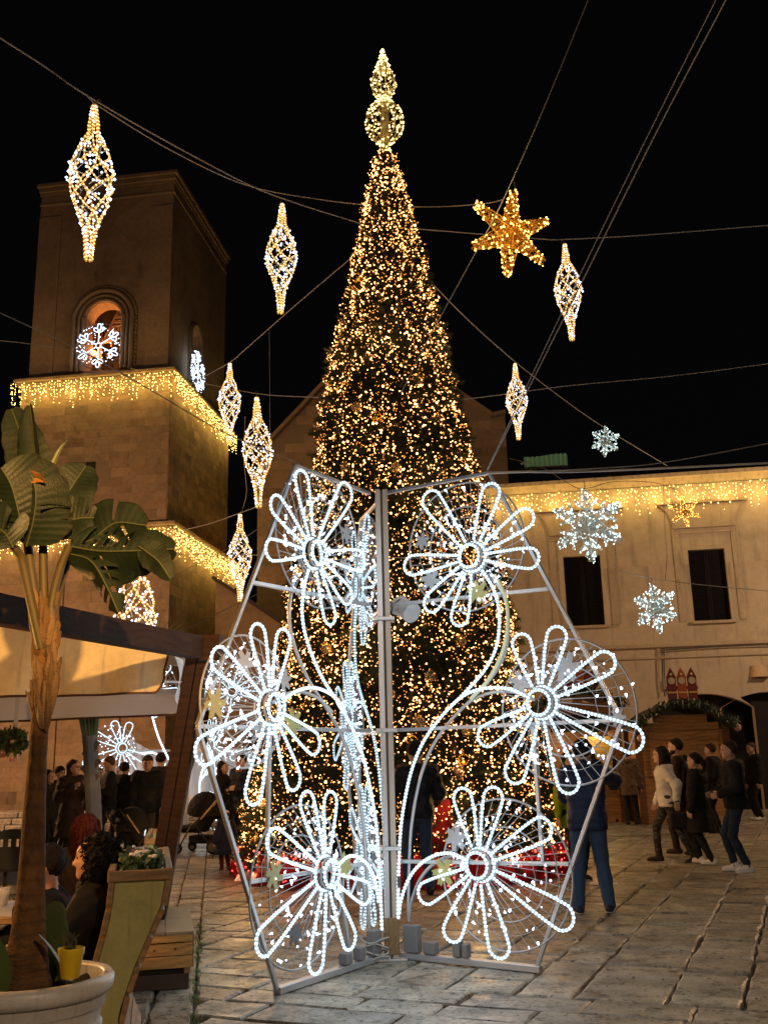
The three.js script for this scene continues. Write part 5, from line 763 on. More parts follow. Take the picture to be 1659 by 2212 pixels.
  for (const [u, v, w, hh] of [[116, 1995, 0.06, 0.16], [104, 2040, 0.05, 0.12], [128, 2010, 0.045, 0.13], [50, 2010, 0.04, 0.2]]) { const p = P(u, v, 4.72).sub(small.position), g = new THREE.SphereGeometry(1, 14, 10); g.scale(w, hh * 0.6, 0.006); const q = g.attributes.position; for (let i = 0; i < q.count; i++) q.setZ(i, q.getZ(i) + 0.05 * (q.getX(i) / w) ** 2 * w); g.computeVertexNormals(); g.rotateZ(rr(-0.4, 0.4)); g.translate(p.x, p.y, p.z); const m = mesh('leaf', g, phys([0.075, 0.11, 0.03], 0.5, { transmission: 0.2, thickness: 0 }), small); mesh('stalk', tube([V(0, 0, 0), p.clone().multiplyScalar(0.5).add(V(0.01, 0, 0)), p], 0.006, 8, 5), weedM, small); }
  // little yellow pot
  const yb = P(152, 2112, 4.44), y = thing('flower_pot', 'small yellow plastic flower pot standing in the white pot', 'flower pot', yb);
  mesh('pot', new THREE.LatheGeometry([[0.0, 0.002], [0.037, 0], [0.05, 0.09], [0.053, 0.09], [0.055, 0.115], [0.051, 0.117], [0.048, 0.1], [0.034, 0.01]].map((p) => new THREE.Vector2(...p)), 32), std([0.75, 0.52, 0.02], 0.45), y);
  mesh('soil', new THREE.CylinderGeometry(0.047, 0.044, 0.02, 20).translate(0, 0.085, 0), soil, y);
  { const l = []; for (let i = 0; i < 14; i++) l.push(tube([V(rr(-0.02, 0.02), 0.09, rr(-0.02, 0.02)), V(rr(-0.03, 0.03), 0.14, rr(-0.03, 0.03)), V(rr(-0.055, 0.055), rr(0.14, 0.2), rr(-0.05, 0.05))], 0.0025, 5, 4)); mesh('stems', merge(l), std([0.08, 0.07, 0.03], 0.8), y); }
}

// ================================================================== bench with S shaped side panels and a flower box on top
function bench(label, pos, sideCol, dir, len, scale, mirror = 1) {
  const t = thing('planter_bench', label, 'bench', pos, 'planter benches of the cafe'), d = dir.clone().normalize(), x = V(1, 0, 0).addScaledVector(d, -d.x).normalize();
  const Lx = [[0.13, 0], [-0.235, -0.02], [-0.2, 0.12], [-0.155, 0.3], [-0.1, 0.48], [-0.055, 0.64], [-0.015, 0.82], [-0.0, 0.98]], Rx = [[0.235, 0.98], [0.225, 0.88], [0.17, 0.74], [0.11, 0.6], [0.065, 0.47], [0.035, 0.35], [0.05, 0.22], [0.115, 0.06]];
  const s = new THREE.Shape(); s.moveTo(-0.26, 0); s.splineThru(Lx.slice(1).map((p) => new THREE.Vector2(p[0], Math.max(0, p[1])))); s.lineTo(Rx[0][0], Rx[0][1]); s.splineThru(Rx.slice(1).map((p) => new THREE.Vector2(...p))); s.lineTo(0.15, 0); s.lineTo(-0.26, 0);
  const panelM = std(sideCol.map((c) => c * 1.15), 0.5, { map: at(plasterColor, 0.8), bumpMap: at(nGrain, 2), bumpScale: 0.0008 });
  const place = (g, z) => { g.scale(mirror * scale, scale, 1); g.applyMatrix4(new THREE.Matrix4().makeBasis(x, V(0, 1, 0), d.clone().negate())); g.translate(d.x * z, 0, d.z * z); return g; };
  for (const z of [0, len]) { const g = new THREE.ExtrudeGeometry(s, { depth: 0.03, bevelEnabled: true, bevelSize: 0.003, bevelThickness: 0.003, bevelSegments: 1, curveSegments: 30 }); g.translate(0, 0, -0.015); mesh('side_panel', place(boxUV(g), z), panelM, t); }
  // slats along both flanks
  for (const [side, pts] of [[-1, Lx.slice(1)], [1, Rx]]) { const c = curve(pts.map((p) => V(p[0], p[1], 0))), n = side < 0 ? 8 : 7; for (let i = 0; i < n; i++) { const a = c.getPointAt((i + 0.06) / n), b = c.getPointAt((i + 0.93) / n), m = a.clone().lerp(b, 0.5), L = a.distanceTo(b), ang = Math.atan2(b.y - a.y, b.x - a.x); const g = rbox(L, 0.028, len + 0.07, 0.004); g.rotateZ(ang); g.translate(m.x + side * 0.018, m.y, -len / 2); mesh('slat', place(boxUV(g), 0), woodPale, t); } }
  if (mirror > 0) for (let i = 0; i < 4; i++) mesh('seat_slat', place(boxUV(rbox(0.1, 0.028, len + 0.06, 0.004, -0.27 - i * 0.11, 0.43, -len / 2)), 0), woodPale, t);
  if (mirror > 0) for (const z of [0.1, len - 0.1]) mesh('seat_leg', place(boxUV(rbox(0.05, 0.41, 0.05, 0.005, -0.58, 0.205, -z)), 0), woodPale, t);
  mesh('top_rail', place(boxUV(merge([rbox(0.035, 0.06, len + 0.08, 0.005, -0.022, 1.0, -len / 2), rbox(0.035, 0.06, len + 0.08, 0.005, 0.255, 1.0, -len / 2), rbox(0.3, 0.05, 0.03, 0.005, 0.116, 1.0, 0.03), rbox(0.3, 0.05, 0.03, 0.005, 0.116, 1.0, -len - 0.03)])), 0), woodPale, t);
  return { t, x, d };
}
{
  reseed(89);
  const bz = 5.55, b0 = P(251, 1901, bz), sc = b0.y / 0.98, bp = V(b0.x, 0, -bz), B = bench('pale green planter bench with a white flower box on top in the left foreground', bp, [0.42, 0.41, 0.16], V(-0.235, 0, -1), 1.35, sc);
  const fp = bp.clone().addScaledVector(B.x, 0.122 * sc).addScaledVector(B.d, 0.3); fp.y = 0.95 * sc;
  const f = thing('flower_box', 'white flower box with green leaves and small white and purple flowers on the green bench', 'flower box', fp, undefined, Math.atan2(-B.d.x, -B.d.z));
  mesh('box', merge([rbox(0.02, 0.12, 0.62, 0.004, -0.105, 0.0, 0), rbox(0.02, 0.12, 0.62, 0.004, 0.105, 0.0, 0), rbox(0.19, 0.12, 0.02, 0.004, 0, 0, 0.3), rbox(0.19, 0.12, 0.02, 0.004, 0, 0, -0.3), rbox(0.2, 0.02, 0.6, 0.004, 0, -0.05, 0), rbox(0.022, 0.018, 0.64, 0.006, -0.112, 0.062, 0), rbox(0.022, 0.018, 0.64, 0.006, 0.112, 0.062, 0), rbox(0.22, 0.018, 0.022, 0.006, 0, 0.062, 0.305), rbox(0.22, 0.018, 0.022, 0.006, 0, 0.062, -0.305)]), std([0.72, 0.72, 0.7], 0.4), f);
  mesh('soil', box(0.19, 0.02, 0.58, 0, 0.02, 0), soil, f);
  const lf = new THREE.PlaneGeometry(0.022, 0.045, 2, 3); { const p = lf.attributes.position; for (let i = 0; i < p.count; i++) { const t = p.getY(i) / 0.045 + 0.5; p.setX(i, p.getX(i) * (0.2 + Math.sin(t * Math.PI))); p.setZ(i, 0.012 * Math.sin(t * 3)); } lf.computeVertexNormals(); lf.translate(0, 0.02, 0); }
  const l = []; for (let i = 0; i < 620; i++) l.push({ p: V(rr(-0.105, 0.105), 0.03 + rr(0, 0.11) * (1 - 0.3 * rnd()), rr(-0.3, 0.3)), rx: rr(-1.2, 1.2), ry: rr(0, 6), rz: rr(-1, 1), s: rr(0.6, 1.2) });
  mesh('foliage', scatter(lf, l), phys([0.06, 0.11, 0.03], 0.55, { transmission: 0.2, thickness: 0 }), f).userData.kind = 'stuff';
  const petal = new THREE.SphereGeometry(0.016, 8, 6); petal.scale(1, 0.6, 1); const fl = (n, m, z0, z1) => { for (let i = 0; i < n; i++) { const c = V(rr(-0.08, 0.08), rr(0.12, 0.16), rr(z0, z1)), k = []; for (let j = 0; j < 5; j++) k.push({ p: c.clone().add(V(Math.cos(j * 1.256) * 0.015, rr(-0.003, 0.003), Math.sin(j * 1.256) * 0.015)), s: rr(0.8, 1.1) }); mesh('flower', scatter(petal, k), m, f); } };
  fl(7, std([0.75, 0.72, 0.68], 0.6), -0.3, 0); fl(3, std([0.3, 0.06, 0.28], 0.6), -0.28, -0.15); fl(3, std([0.75, 0.72, 0.68], 0.6), 0.05, 0.28);
  // second bench further on, with a light blue side
  const z2 = 9.2, c0 = P(322, 1822, z2), s2 = c0.y / 0.98, B2 = bench('light blue planter bench behind the leaning pergola post', V(c0.x, 0, -z2), [0.24, 0.4, 0.4], V(-0.2, 0, -1), 1.3, s2); 
}
// ================================================================== wooden crate that carries the pergola post
{
  reseed(97);
  const h = 0.41, fr = atHeight(416, 2010, h), br = atHeight(406, 1958, h), W = 0.62, dd = br.clone().sub(fr), D = dd.length(), t = thing('wooden_crate', 'wooden slatted crate with grey plank top at the foot of the leaning post', 'crate', V(fr.x, 0, fr.z), undefined, Math.atan2(-dd.x, -dd.z));
  const dark = std([0.045, 0.025, 0.02], 0.6), cx = -W / 2, cz = -D / 2;   // local: front right corner at the origin
  mesh('base', boxUV(rbox(W - 0.03, 0.11, D - 0.03, 0.006, cx, 0.055, cz)), dark, t); mesh('inner_box', boxUV(box(W - 0.08, h - 0.06, D - 0.08, cx, h / 2, cz)), std([0.02, 0.018, 0.018], 0.9), t);
  for (const [x, z] of [[-W + 0.03, -0.03], [-0.03, -0.03], [-0.03, -D + 0.03], [-W + 0.03, -D + 0.03]]) mesh('corner_post', boxUV(rbox(0.05, h - 0.13, 0.05, 0.004, x, 0.11 + (h - 0.13) / 2, z)), woodPale, t);
  for (const [y, hh] of [[0.195, 0.085], [0.285, 0.085], [0.36, 0.05]]) { mesh('slat', boxUV(rbox(W - 0.002, hh, 0.022, 0.004, cx, y, 0.008)), woodWarm, t); mesh('slat', boxUV(rbox(0.022, hh, D, 0.004, 0.008, y, cz)), woodPale, t); }
  const nb = 3, nl = 2; for (let i = 0; i < nb; i++) for (let k = 0; k < nl; k++) mesh('top_plank', boxUV(rbox((W + 0.03) / nb - 0.006, 0.024, (D + 0.04) / nl - 0.006, 0.003, -W - 0.015 + (i + 0.5) * (W + 0.03) / nb, h - 0.012 + rr(-0.002, 0.002), 0.02 - (k + 0.5) * (D + 0.04) / nl)), woodGrey, t);
  for (const [u, y] of [[0.55, 0.285], [0.15, 0.195], [0.8, 0.29]]) { const g = new THREE.CylinderGeometry(0.009, 0.009, 0.004, 10); g.rotateX(Math.PI / 2); g.translate(-W + u * W, y, 0.0205); mesh('knot', g, std([0.08, 0.03, 0.01], 0.6), t); }
}
// ================================================================== pergola with its leaning post and canvas awning
{
  reseed(101);
  const foot = atHeight(333, 1985, 0.41), headD = 7.75, head = P(432, 1402, headD), beamL = P(-70, 1303, 5.15); beamL.y = head.y + 0.0; const far = P(-70, 1303, 4.9), farH = atHeight(-60, 1306, head.y);
  const t = thing('pergola', 'dark brown pergola with a leaning post and a canvas awning at left', 'pergola', V(foot.x, 0, foot.z));
  for (const [dx, wd] of [[-0.045, 0.085], [0.05, 0.09]]) put(t, 'post', boxUV(bar(foot.clone().add(V(dx, 0, 0)), head.clone().add(V(dx, 0.02, 0)), wd, 0.14, V(1, 0, 0), 0.008)), M.brownWood);
  put(t, 'brace', boxUV(bar(foot.clone().add(V(-0.02, 0.62, -0.45)), P(412, 1640, headD + 0.5), 0.07, 0.07, V(1, 0, 0), 0.006)), M.brownWood);
  const bend = head.clone().add(V(0.03, 0.0, 0)); put(t, 'beam', boxUV(bar(bend.clone().add(farH.clone().sub(bend).normalize().multiplyScalar(-0.12)), farH, 0.12, 0.17, V(1, 0, 0), 0.008)), M.brownWood);
  put(t, 'end_plate', boxUV(rbox(0.17, 0.2, 0.2, 0.01, bend.x + 0.06, bend.y, bend.z + 0.02)), M.brownWood);
  const canvas = phys([0.86, 0.74, 0.5], 0.9, { map: at(plasterColor, 0.5), transmission: 0.12, thickness: 0, bumpMap: at(nGrain, 6), bumpScale: 0.0008 }), trim = std([0.07, 0.03, 0.02], 0.8);
  const sheetPix = (name, f, nu, nv, mat) => { const g = new THREE.PlaneGeometry(1, 1, nu, nv), p = g.attributes.position, uv = g.attributes.uv; for (let i = 0; i < p.count; i++) { const u = p.getX(i) + 0.5, v = 0.5 - p.getY(i), q = f(u, v); p.setXYZ(i, q.x, q.y, q.z); uv.setXY(i, q.x, q.y); } g.computeVertexNormals(); return put(t, name, g, mat); };
  // front drop: from the canopy edge down, round lower right corner
  const dz = 8.15, top = (u) => lerp(1352, 1398, smooth(0, 1, u)), bot = (u) => lerp(1508, 1497, u);
  const front = (u, v) => { const U = lerp(-60, 366, u), yb = bot(u) - (u > 0.93 ? 26 * Math.pow((u - 0.93) / 0.07, 3) : 0), q = P(U - 9 * u * smooth(0.2, 1, v) * (u > 0.9 ? 1 : 0), lerp(top(u), yb, v), dz); q.z += 0.05 * Math.sin(u * 9) * v + 0.025 * Math.sin(u * 23 + v * 2) * v + 0.06 * Math.sin(v * 2.6); return q; };
  sheetPix('awning_drop', front, 90, 24, canvas);
  put(t, 'awning_trim', tube([...Array(30).keys()].map((i) => front(i / 29, 1)).concat([front(1, 0.75), front(1, 0.5), front(1, 0.25), front(1, 0)]), 0.011, 110, 5), trim);
  // canopy sheet over the seats
  sheetPix('canopy', (u, v) => { const a = front(u, 0), q = a.clone(); q.y += 0.02 - 0.06 * Math.sin(v * Math.PI); q.z -= v * 2.1; return q; }, 40, 16, canvas);
  // pale strip hanging behind
  const bz2 = 9.4; const back = (u, v) => { const U = lerp(-60, 394, u), q = P(U, lerp(1488, lerp(1562, 1543, u), v), bz2); q.z += 0.03 * Math.sin(u * 14) * v; return q; };
  sheetPix('rear_valance', back, 60, 8, phys([0.6, 0.61, 0.66], 0.9, { transmission: 0.15, thickness: 0 })); put(t, 'awning_trim', tube([...Array(20).keys()].map((i) => back(i / 19, 1)), 0.011, 60, 5), trim);
  const sideS = (u, v) => { const a = P(378, lerp(1418, 1500, v), dz), b = P(lerp(394, 402, v), lerp(1432, 1530, v), bz2); const q = a.lerp(b, u); q.x += 0.04 * Math.sin(v * 3 + u * 3); return q; };
  sheetPix('side_curtain', sideS, 10, 12, phys([0.62, 0.63, 0.68], 0.9, { transmission: 0.2, thickness: 0 }));
  // garland ring and two glass balls hung from the pergola at the far left
  const wr = thing('hanging_wreath', 'small green wreath hanging at the left edge under the awning', 'wreath', P(28, 1602, 9.0)); { const l = [], lf = new THREE.PlaneGeometry(0.02, 0.07); for (let i = 0; i < 420; i++) { const a = rr(0, 6.28), r = 0.09 + rr(-0.05, 0.06); l.push({ p: V(Math.cos(a) * r, Math.sin(a) * r * 0.8, rr(-0.05, 0.05)), rx: rr(0, 6), ry: rr(0, 6), rz: rr(0, 6) }); } mesh('sprigs', scatter(lf, l), std([0.05, 0.08, 0.025], 0.7), wr).userData.kind = 'stuff'; mesh('ribbon', box(0.04, 0.35, 0.006, 0.02, 0.26, 0), std([0.5, 0.5, 0.55], 0.8), wr); }
  for (const [u, v, lb] of [[6, 1626, 'glass bauble hanging at the left picture edge below the wreath'], [28, 1634, 'glass bauble hanging just right of the leftmost one below the wreath']]) { const o = thing('glass_bauble', lb, 'bauble', P(u, v, 9.0), 'glass baubles under the awning'); mesh('ball', new THREE.SphereGeometry(0.045, 20, 14), phys([0.9, 0.7, 0.6], 0.04, { transmission: 0.8, thickness: 0 }), o); mesh('candle', new THREE.CylinderGeometry(0.02, 0.022, 0.03, 12).translate(0, -0.022, 0), std([0.3, 0.06, 0.05], 0.6), o); mesh('string', tube([V(0, 0.045, 0), V(0, 0.12, 0)], 0.003, 2, 4), M.cableDark, o); }
}
// ================================================================== second palm, behind the cafe seats
{
  reseed(103);
  const d = 11.5, b = V(P(203, 1800, d).x, 0, -d), t = thing('young_palm', 'slim green palm standing behind the cafe seats', 'palm', b, undefined);
  const pts = [[204, 1930], [204, 1800], [202, 1720], [198, 1660], [196, 1610], [194, 1590]].map(([u, v]) => P(u, v, d)); pts[0].y = 0; const g = new THREE.TubeGeometry(curve(pts), 70, 0.085, 12), p = g.attributes.position; { const u = g.attributes.uv; for (let i = 0; i < p.count; i++) { const k = 1 + 0.05 * Math.abs(Math.sin(u.getX(i) * 60)); const c = curve(pts).getPoint(u.getX(i)); p.setX(i, c.x + (p.getX(i) - c.x) * k); p.setZ(i, c.z + (p.getZ(i) - c.z) * k); } } g.computeVertexNormals(); put(t, 'trunk', g, std([0.2, 0.18, 0.15], 0.85, { bumpMap: at(nMottle, 3), bumpScale: 0.01 }));
  for (const s of [-1, -0.5, 0.1, 0.6, 1]) put(t, 'leaf_stalk', tube([P(196, 1640, d), P(195 + s * 10, 1590, d), P(192 + s * 22, 1530, d - 0.1 * s), P(190 + s * 60, 1440, d - 0.3 * s)], 0.035, 20, 6), std([0.09, 0.13, 0.05], 0.6));
  for (let i = 0; i < 9; i++) { const s = i / 4 - 1, c = curve([P(192 + s * 22, 1530, d - 0.1 * s), P(190 + s * 60, 1430, d - 0.3 * s), P(190 + s * 150, 1370, d - 0.8 * Math.sin(i * 2)), P(190 + s * 220, 1390, d - Math.sin(i * 2))]), pos = []; for (let k = 1; k < 30; k++) for (const e of [-1, 1]) { const q = c.getPoint(k / 30), T = c.getTangent(k / 30), n = V(-T.y, T.x, 0.2 * e).normalize(), L = 0.35 * Math.sin(Math.PI * (0.1 + 0.85 * k / 30)); const a = q.clone().addScaledVector(T, -0.012), bb = q.clone().addScaledVector(T, 0.012), cc = q.clone().addScaledVector(n, e * L).addScaledVector(T, L * 0.6).add(V(0, -L * 0.3, 0)); pos.push(...a.toArray(), ...bb.toArray(), ...cc.toArray()); } const gg = new THREE.BufferGeometry(); gg.setAttribute('position', new THREE.Float32BufferAttribute(pos, 3)); gg.computeVertexNormals(); put(t, 'frond', gg, std([0.035, 0.06, 0.02], 0.6)); }
  for (let i = 0; i < 7; i++) { const v = 1600 + i * 16, s = i % 2 ? 1 : -1, a = P(198, v + 14, d - 0.05), e = P(198 + s * rr(14, 24), v - rr(6, 16), d - 0.06); put(t, 'stub', bar(a, e, 0.05, 0.015, V(1, 0, 0)), std([0.13, 0.09, 0.06], 0.85)); }
}
// ================================================================== cafe table, chair and cups at the far left
{
  reseed(107);
  const tb = thing('cafe_table', 'low wooden cafe table with a pale cloth behind the palm trunk', 'table', V(P(20, 1900, 6.6).x - 0.1, 0, -6.7));
  const th = 0.76; mesh('tabletop', boxUV(rbox(0.85, 0.04, 0.8, 0.008, 0, th, 0)), woodPale, tb); for (const [x, z] of [[-0.36, -0.34], [0.36, -0.34], [-0.36, 0.34], [0.36, 0.34]]) mesh('leg', boxUV(rbox(0.06, th - 0.02, 0.06, 0.005, x, (th - 0.02) / 2, z)), woodPale, tb);
  const cl = tag(mesh('tablecloth', (() => { const g = new THREE.PlaneGeometry(0.8, 0.7, 20, 20).rotateX(-Math.PI / 2); const p = g.attributes.position; for (let i = 0; i < p.count; i++) p.setY(i, 0.003 * Math.sin(p.getX(i) * 30) + (Math.abs(p.getZ(i)) > 0.33 ? -0.01 : 0)); g.computeVertexNormals(); return g; })(), std([0.36, 0.4, 0.5], 0.8), scene), 'pale blue grey table runner lying on the cafe table', 'tablecloth'); cl.position.set(tb.position.x, th + 0.028, tb.position.z);
  for (const [x, z, lb] of [[0.22, 0.1, 'clear plastic cup standing on the cafe table, nearer the trunk'], [0.02, -0.05, 'clear plastic cup standing on the cafe table, further left']]) { const c = thing('plastic_cup', lb, 'cup', V(tb.position.x + x, th + 0.034, tb.position.z + z), 'plastic cups on the cafe table'); mesh('cup', new THREE.LatheGeometry([[0, 0.002], [0.026, 0], [0.036, 0.105], [0.038, 0.107], [0.034, 0.1], [0.025, 0.005]].map((p) => new THREE.Vector2(...p)), 20), phys([0.9, 0.9, 0.92], 0.12, { transmission: 0.7, thickness: 0 }), c); mesh('drink', new THREE.CylinderGeometry(0.03, 0.025, 0.06, 16).translate(0, 0.034, 0), phys([0.4, 0.3, 0.2], 0.2, { transmission: 0.4, thickness: 0 }), c); }
  const d = 13, cp = ground(48, 1905); cp.set(P(45, 1790, d).x, 0, -d); const ch = thing('plastic_chair', 'black plastic chair with slotted back at the far left', 'chair', cp), bl = std([0.016, 0.016, 0.017], 0.5);
  const bs = new THREE.Shape(); bs.moveTo(-0.26, 0); bs.lineTo(-0.24, 0.42); bs.quadraticCurveTo(0, 0.52, 0.24, 0.42); bs.lineTo(0.26, 0); for (let i = 0; i < 4; i++) { const h = new THREE.Path(); const x = -0.15 + i * 0.1; h.moveTo(x - 0.025, 0.26); h.lineTo(x + 0.025, 0.26); h.lineTo(x + 0.025, 0.36); h.lineTo(x - 0.025, 0.36); bs.holes.push(h); }
  mesh('backrest', new THREE.ExtrudeGeometry(bs, { depth: 0.02, bevelEnabled: true, bevelSize: 0.006, bevelThickness: 0.006, bevelSegments: 1 }).rotateX(-0.1).translate(0, 0.44, 0.22), bl, ch); mesh('seat', rbox(0.5, 0.03, 0.46, 0.012, 0, 0.43, 0), bl, ch);
  for (const [x, z] of [[-0.22, -0.2], [0.22, -0.2], [-0.22, 0.2], [0.22, 0.2]]) mesh('leg', bar(V(x * 1.1, 0, z * 1.15), V(x, 0.43, z), 0.035, 0.035), bl, ch); for (const s of [-1, 1]) mesh('armrest', merge([bar(V(s * 0.26, 0.64, -0.16), V(s * 0.26, 0.66, 0.24), 0.045, 0.025), bar(V(s * 0.26, 0.43, -0.17), V(s * 0.26, 0.64, -0.17), 0.03, 0.03)]), bl, ch);
  const pw = thing('low_wall', 'low pale stone wall behind the seated people at the far left', 'wall', V(P(-40, 1800, 14).x, 0, -14.2)); for (let i = 0; i < 5; i++) mesh('stone', boxUV(rbox(0.78, 0.5, 0.3, 0.02, -2.0 + i * 0.8, 0.25, 0)), std([0.32, 0.29, 0.26], 0.8), pw); 
}
{ const p = V(-3.05, 1.98, -5.2), t = thing('unseen_cafe_lantern', 'unseen warm lantern out of view at left, placed to light the seated woman', 'lantern', p); mesh('unseen_lamp_globe', new THREE.SphereGeometry(0.09, 16, 12), glow([6, 3.2, 0.9]), t); mesh('unseen_lantern_cap', new THREE.ConeGeometry(0.12, 0.08, 14).translate(0, 0.12, 0), M.brownWood, t); mesh('cord', tube([V(0, 0.15, 0), V(0, 0.5, 0)], 0.006, 2, 5), M.cableDark, t); lamp('unseen_cafe_lantern', t, V(0, 0, 0), [1, 0.46, 0.12], 10, 4); }  // lantern out of view, placed to light the seated woman from the left
// ================================================================== wooden market stalls
{
  reseed(109);
  function garland(t, pts, n, r) { const c = curve(pts), l = [], lf = new THREE.PlaneGeometry(0.03, 0.16), m = []; for (let i = 0; i < n; i++) { const q = c.getPoint(rnd()); l.push({ p: q.add(V(rr(-r, r), rr(-r, r), rr(-r, r))), rx: rr(0, 6), ry: rr(0, 6), rz: rr(0, 6), s: rr(0.6, 1.3) }); if (i % 9 === 0) m.push({ p: q.clone().add(V(0, 0, r)), rx: rr(0, 6), ry: rr(0, 6), s: 0.7 }); } const g = mesh('garland', scatter(lf, l), std([0.03, 0.055, 0.03], 0.7), t); g.userData.kind = 'stuff'; mesh('garland_leaves', scatter(lf, m), std([0.3, 0.32, 0.24], 0.6), g); }
  function cutouts(t, x, y, z, s) { const cols = [[[0.12, 0.01, 0.008]], [[0.28, 0.06, 0.012]], [[0.12, 0.01, 0.008]]];
    for (let i = 0; i < 3; i++) { const px = x + (i - 1) * 0.25 * s, sh = new THREE.Shape(); sh.moveTo(-0.11, 0); sh.lineTo(0.11, 0); sh.lineTo(0.11, 0.3); sh.lineTo(0.14, 0.34); sh.lineTo(0.105, 0.42); sh.lineTo(0.115, 0.62); sh.lineTo(0, 0.84); sh.lineTo(-0.115, 0.62); sh.lineTo(-0.105, 0.42); sh.lineTo(-0.14, 0.34); sh.lineTo(-0.11, 0.3); const g = new THREE.ExtrudeGeometry(sh, { depth: 0.03, bevelEnabled: false }); g.scale(s, s, 1); g.translate(px, y, z); const f = mesh('cutout_figure', g, std(cols[i][0], 0.6), t);
      const disc = (r, yy, c, zz = 0.035) => { const q = new THREE.CylinderGeometry(r * s, r * s, 0.012, 16); q.rotateX(Math.PI / 2); q.translate(px, y + yy * s, z + zz); return mesh('painted_disc', q, std(c, 0.6), f); }; disc(0.085, 0.52, [0.42, 0.36, 0.26]); disc(0.03, 0.68, [0.6, 0.45, 0.2]); disc(0.03, 0.06, [0.6, 0.5, 0.35]); mesh('belt', box(0.2 * s, 0.04 * s, 0.012, px, y + 0.24 * s, z + 0.035), std([0.5, 0.3, 0.08], 0.6), f); } }
  const pine = [std([0.52, 0.31, 0.13], 0.6, { map: at(woodColor, 0.5), bumpMap: at(nGrain, 1), bumpScale: 0.003 }), std([0.47, 0.275, 0.115], 0.6, { map: at(woodColor, 0.5), bumpMap: at(nGrain, 1), bumpScale: 0.003 })];
  const H2 = (label, ul, ur, vb, vTop, vEave, d, open) => {
    const a = P(ul, vb, d), b = P(ur, vb, d), W = b.x - a.x, t = thing('market_stall', label, 'market stall', V((a.x + b.x) / 2, 0, -d), 'wooden market stalls before the house'), hT = P((ul + ur) / 2, vTop, d).y, hE = P(ul, vEave, d).y, arch = (x) => hE + (hT - hE) * (1 - (2 * x / W) ** 2);
    // front boarding, plank by plank, up to a curved head
    const n = 15, ph = hT / n; for (let i = 0; i < n; i++) { const y0 = i * ph, y1 = y0 + ph - 0.006, hw = (y) => { if (y < hE) return W / 2; return W / 2 * Math.sqrt(Math.max(0, 1 - (y - hE) / (hT - hE))); }; const w = hw(y1); if (w < 0.12) continue;
      const spans = open && y0 > open[2] - 0.05 && y0 < open[3] ? [[-w, open[0]], [open[1], w]] : [[-w, w]]; for (const [x0, x1] of spans) if (x1 - x0 > 0.06) mesh('plank', boxUV(rbox(x1 - x0, y1 - y0, 0.03, 0.004, (x0 + x1) / 2, (y0 + y1) / 2, rr(-0.003, 0.003))), pine[i % 2], t); }
    mesh('back_wall', boxUV(box(W, hE, 0.04, 0, hE / 2, -1.5)), pine[0], t); for (const s of [-1, 1]) { mesh('side_wall', boxUV(box(0.04, hE, 1.46, s * (W / 2 - 0.02), hE / 2, -0.76)), pine[1], t); mesh('corner_board', boxUV(rbox(0.17, hE + 0.1, 0.06, 0.006, s * (W / 2 + 0.02), (hE + 0.1) / 2, 0.035)), std([0.2, 0.09, 0.03], 0.6, { map: at(woodColor, 0.5) }), t); }
    const rp = []; for (let i = 0; i <= 14; i++) rp.push([lerp(-W / 2 - 0.2, W / 2 + 0.2, i / 14)]); const rs = new THREE.Shape(); rp.forEach(([x], i) => { const y = arch(clamp(x, -W / 2, W / 2)) - (Math.abs(x) > W / 2 ? 0.05 : 0) + 0.02; if (i) rs.lineTo(x, y); else rs.moveTo(x, y); }); rp.slice().reverse().forEach(([x]) => rs.lineTo(x, arch(clamp(x, -W / 2, W / 2)) - (Math.abs(x) > W / 2 ? 0.05 : 0) + 0.09)); const rg = new THREE.ExtrudeGeometry(rs, { depth: 1.9, bevelEnabled: false }); rg.translate(0, 0, -1.6); mesh('roof', boxUV(rg), M.roof, t);
    garland(t, rp.map(([x]) => V(x, arch(clamp(x, -W / 2, W / 2)) + 0.1, 0.32)), 520, 0.1); cutouts(t, W * 0.03, hT + 0.1, 0.22, 1.0); return { t, W, hT, hE };
  };
  const s2 = H2('closed wooden stall with garland and three painted figures on its arched top', 1392, 1582, 1760, 1527, 1572, 24.5); 
  { const { t, W, hE } = s2; mesh('hatch', boxUV(rbox(W * 0.8, 1.02, 0.03, 0.006, 0.03, hE - 0.62, 0.035)), std([0.55, 0.33, 0.14], 0.6, { map: at(woodColor, 0.5), bumpMap: at(nGrain, 1), bumpScale: 0.003 }), t); mesh('hatch_batten', boxUV(rbox(W * 0.8, 0.03, 0.02, 0.004, 0.03, hE - 0.3, 0.06)), pine[1], t); for (const [x, y] of [[-W / 2 + 0.02, hE - 0.25], [W / 2 + 0.28, hE - 0.05]]) { const b = mesh('ball_ornament', new THREE.SphereGeometry(0.09, 14, 10).translate(x, y, 0.16), std([0.5, 0.28, 0.2], 0.4), t); mesh('cord', tube([V(x, y + 0.09, 0.16), V(x, y + 0.26, 0.12)], 0.006, 2, 4), M.cableDark, b); } }
  const s1 = H2('open wooden stall with a lit yellow hatch behind the man in the navy jacket', 1182, 1345, 1758, 1500, 1530, 25.5, [-0.9, 0.72, 1.05, 2.2]);
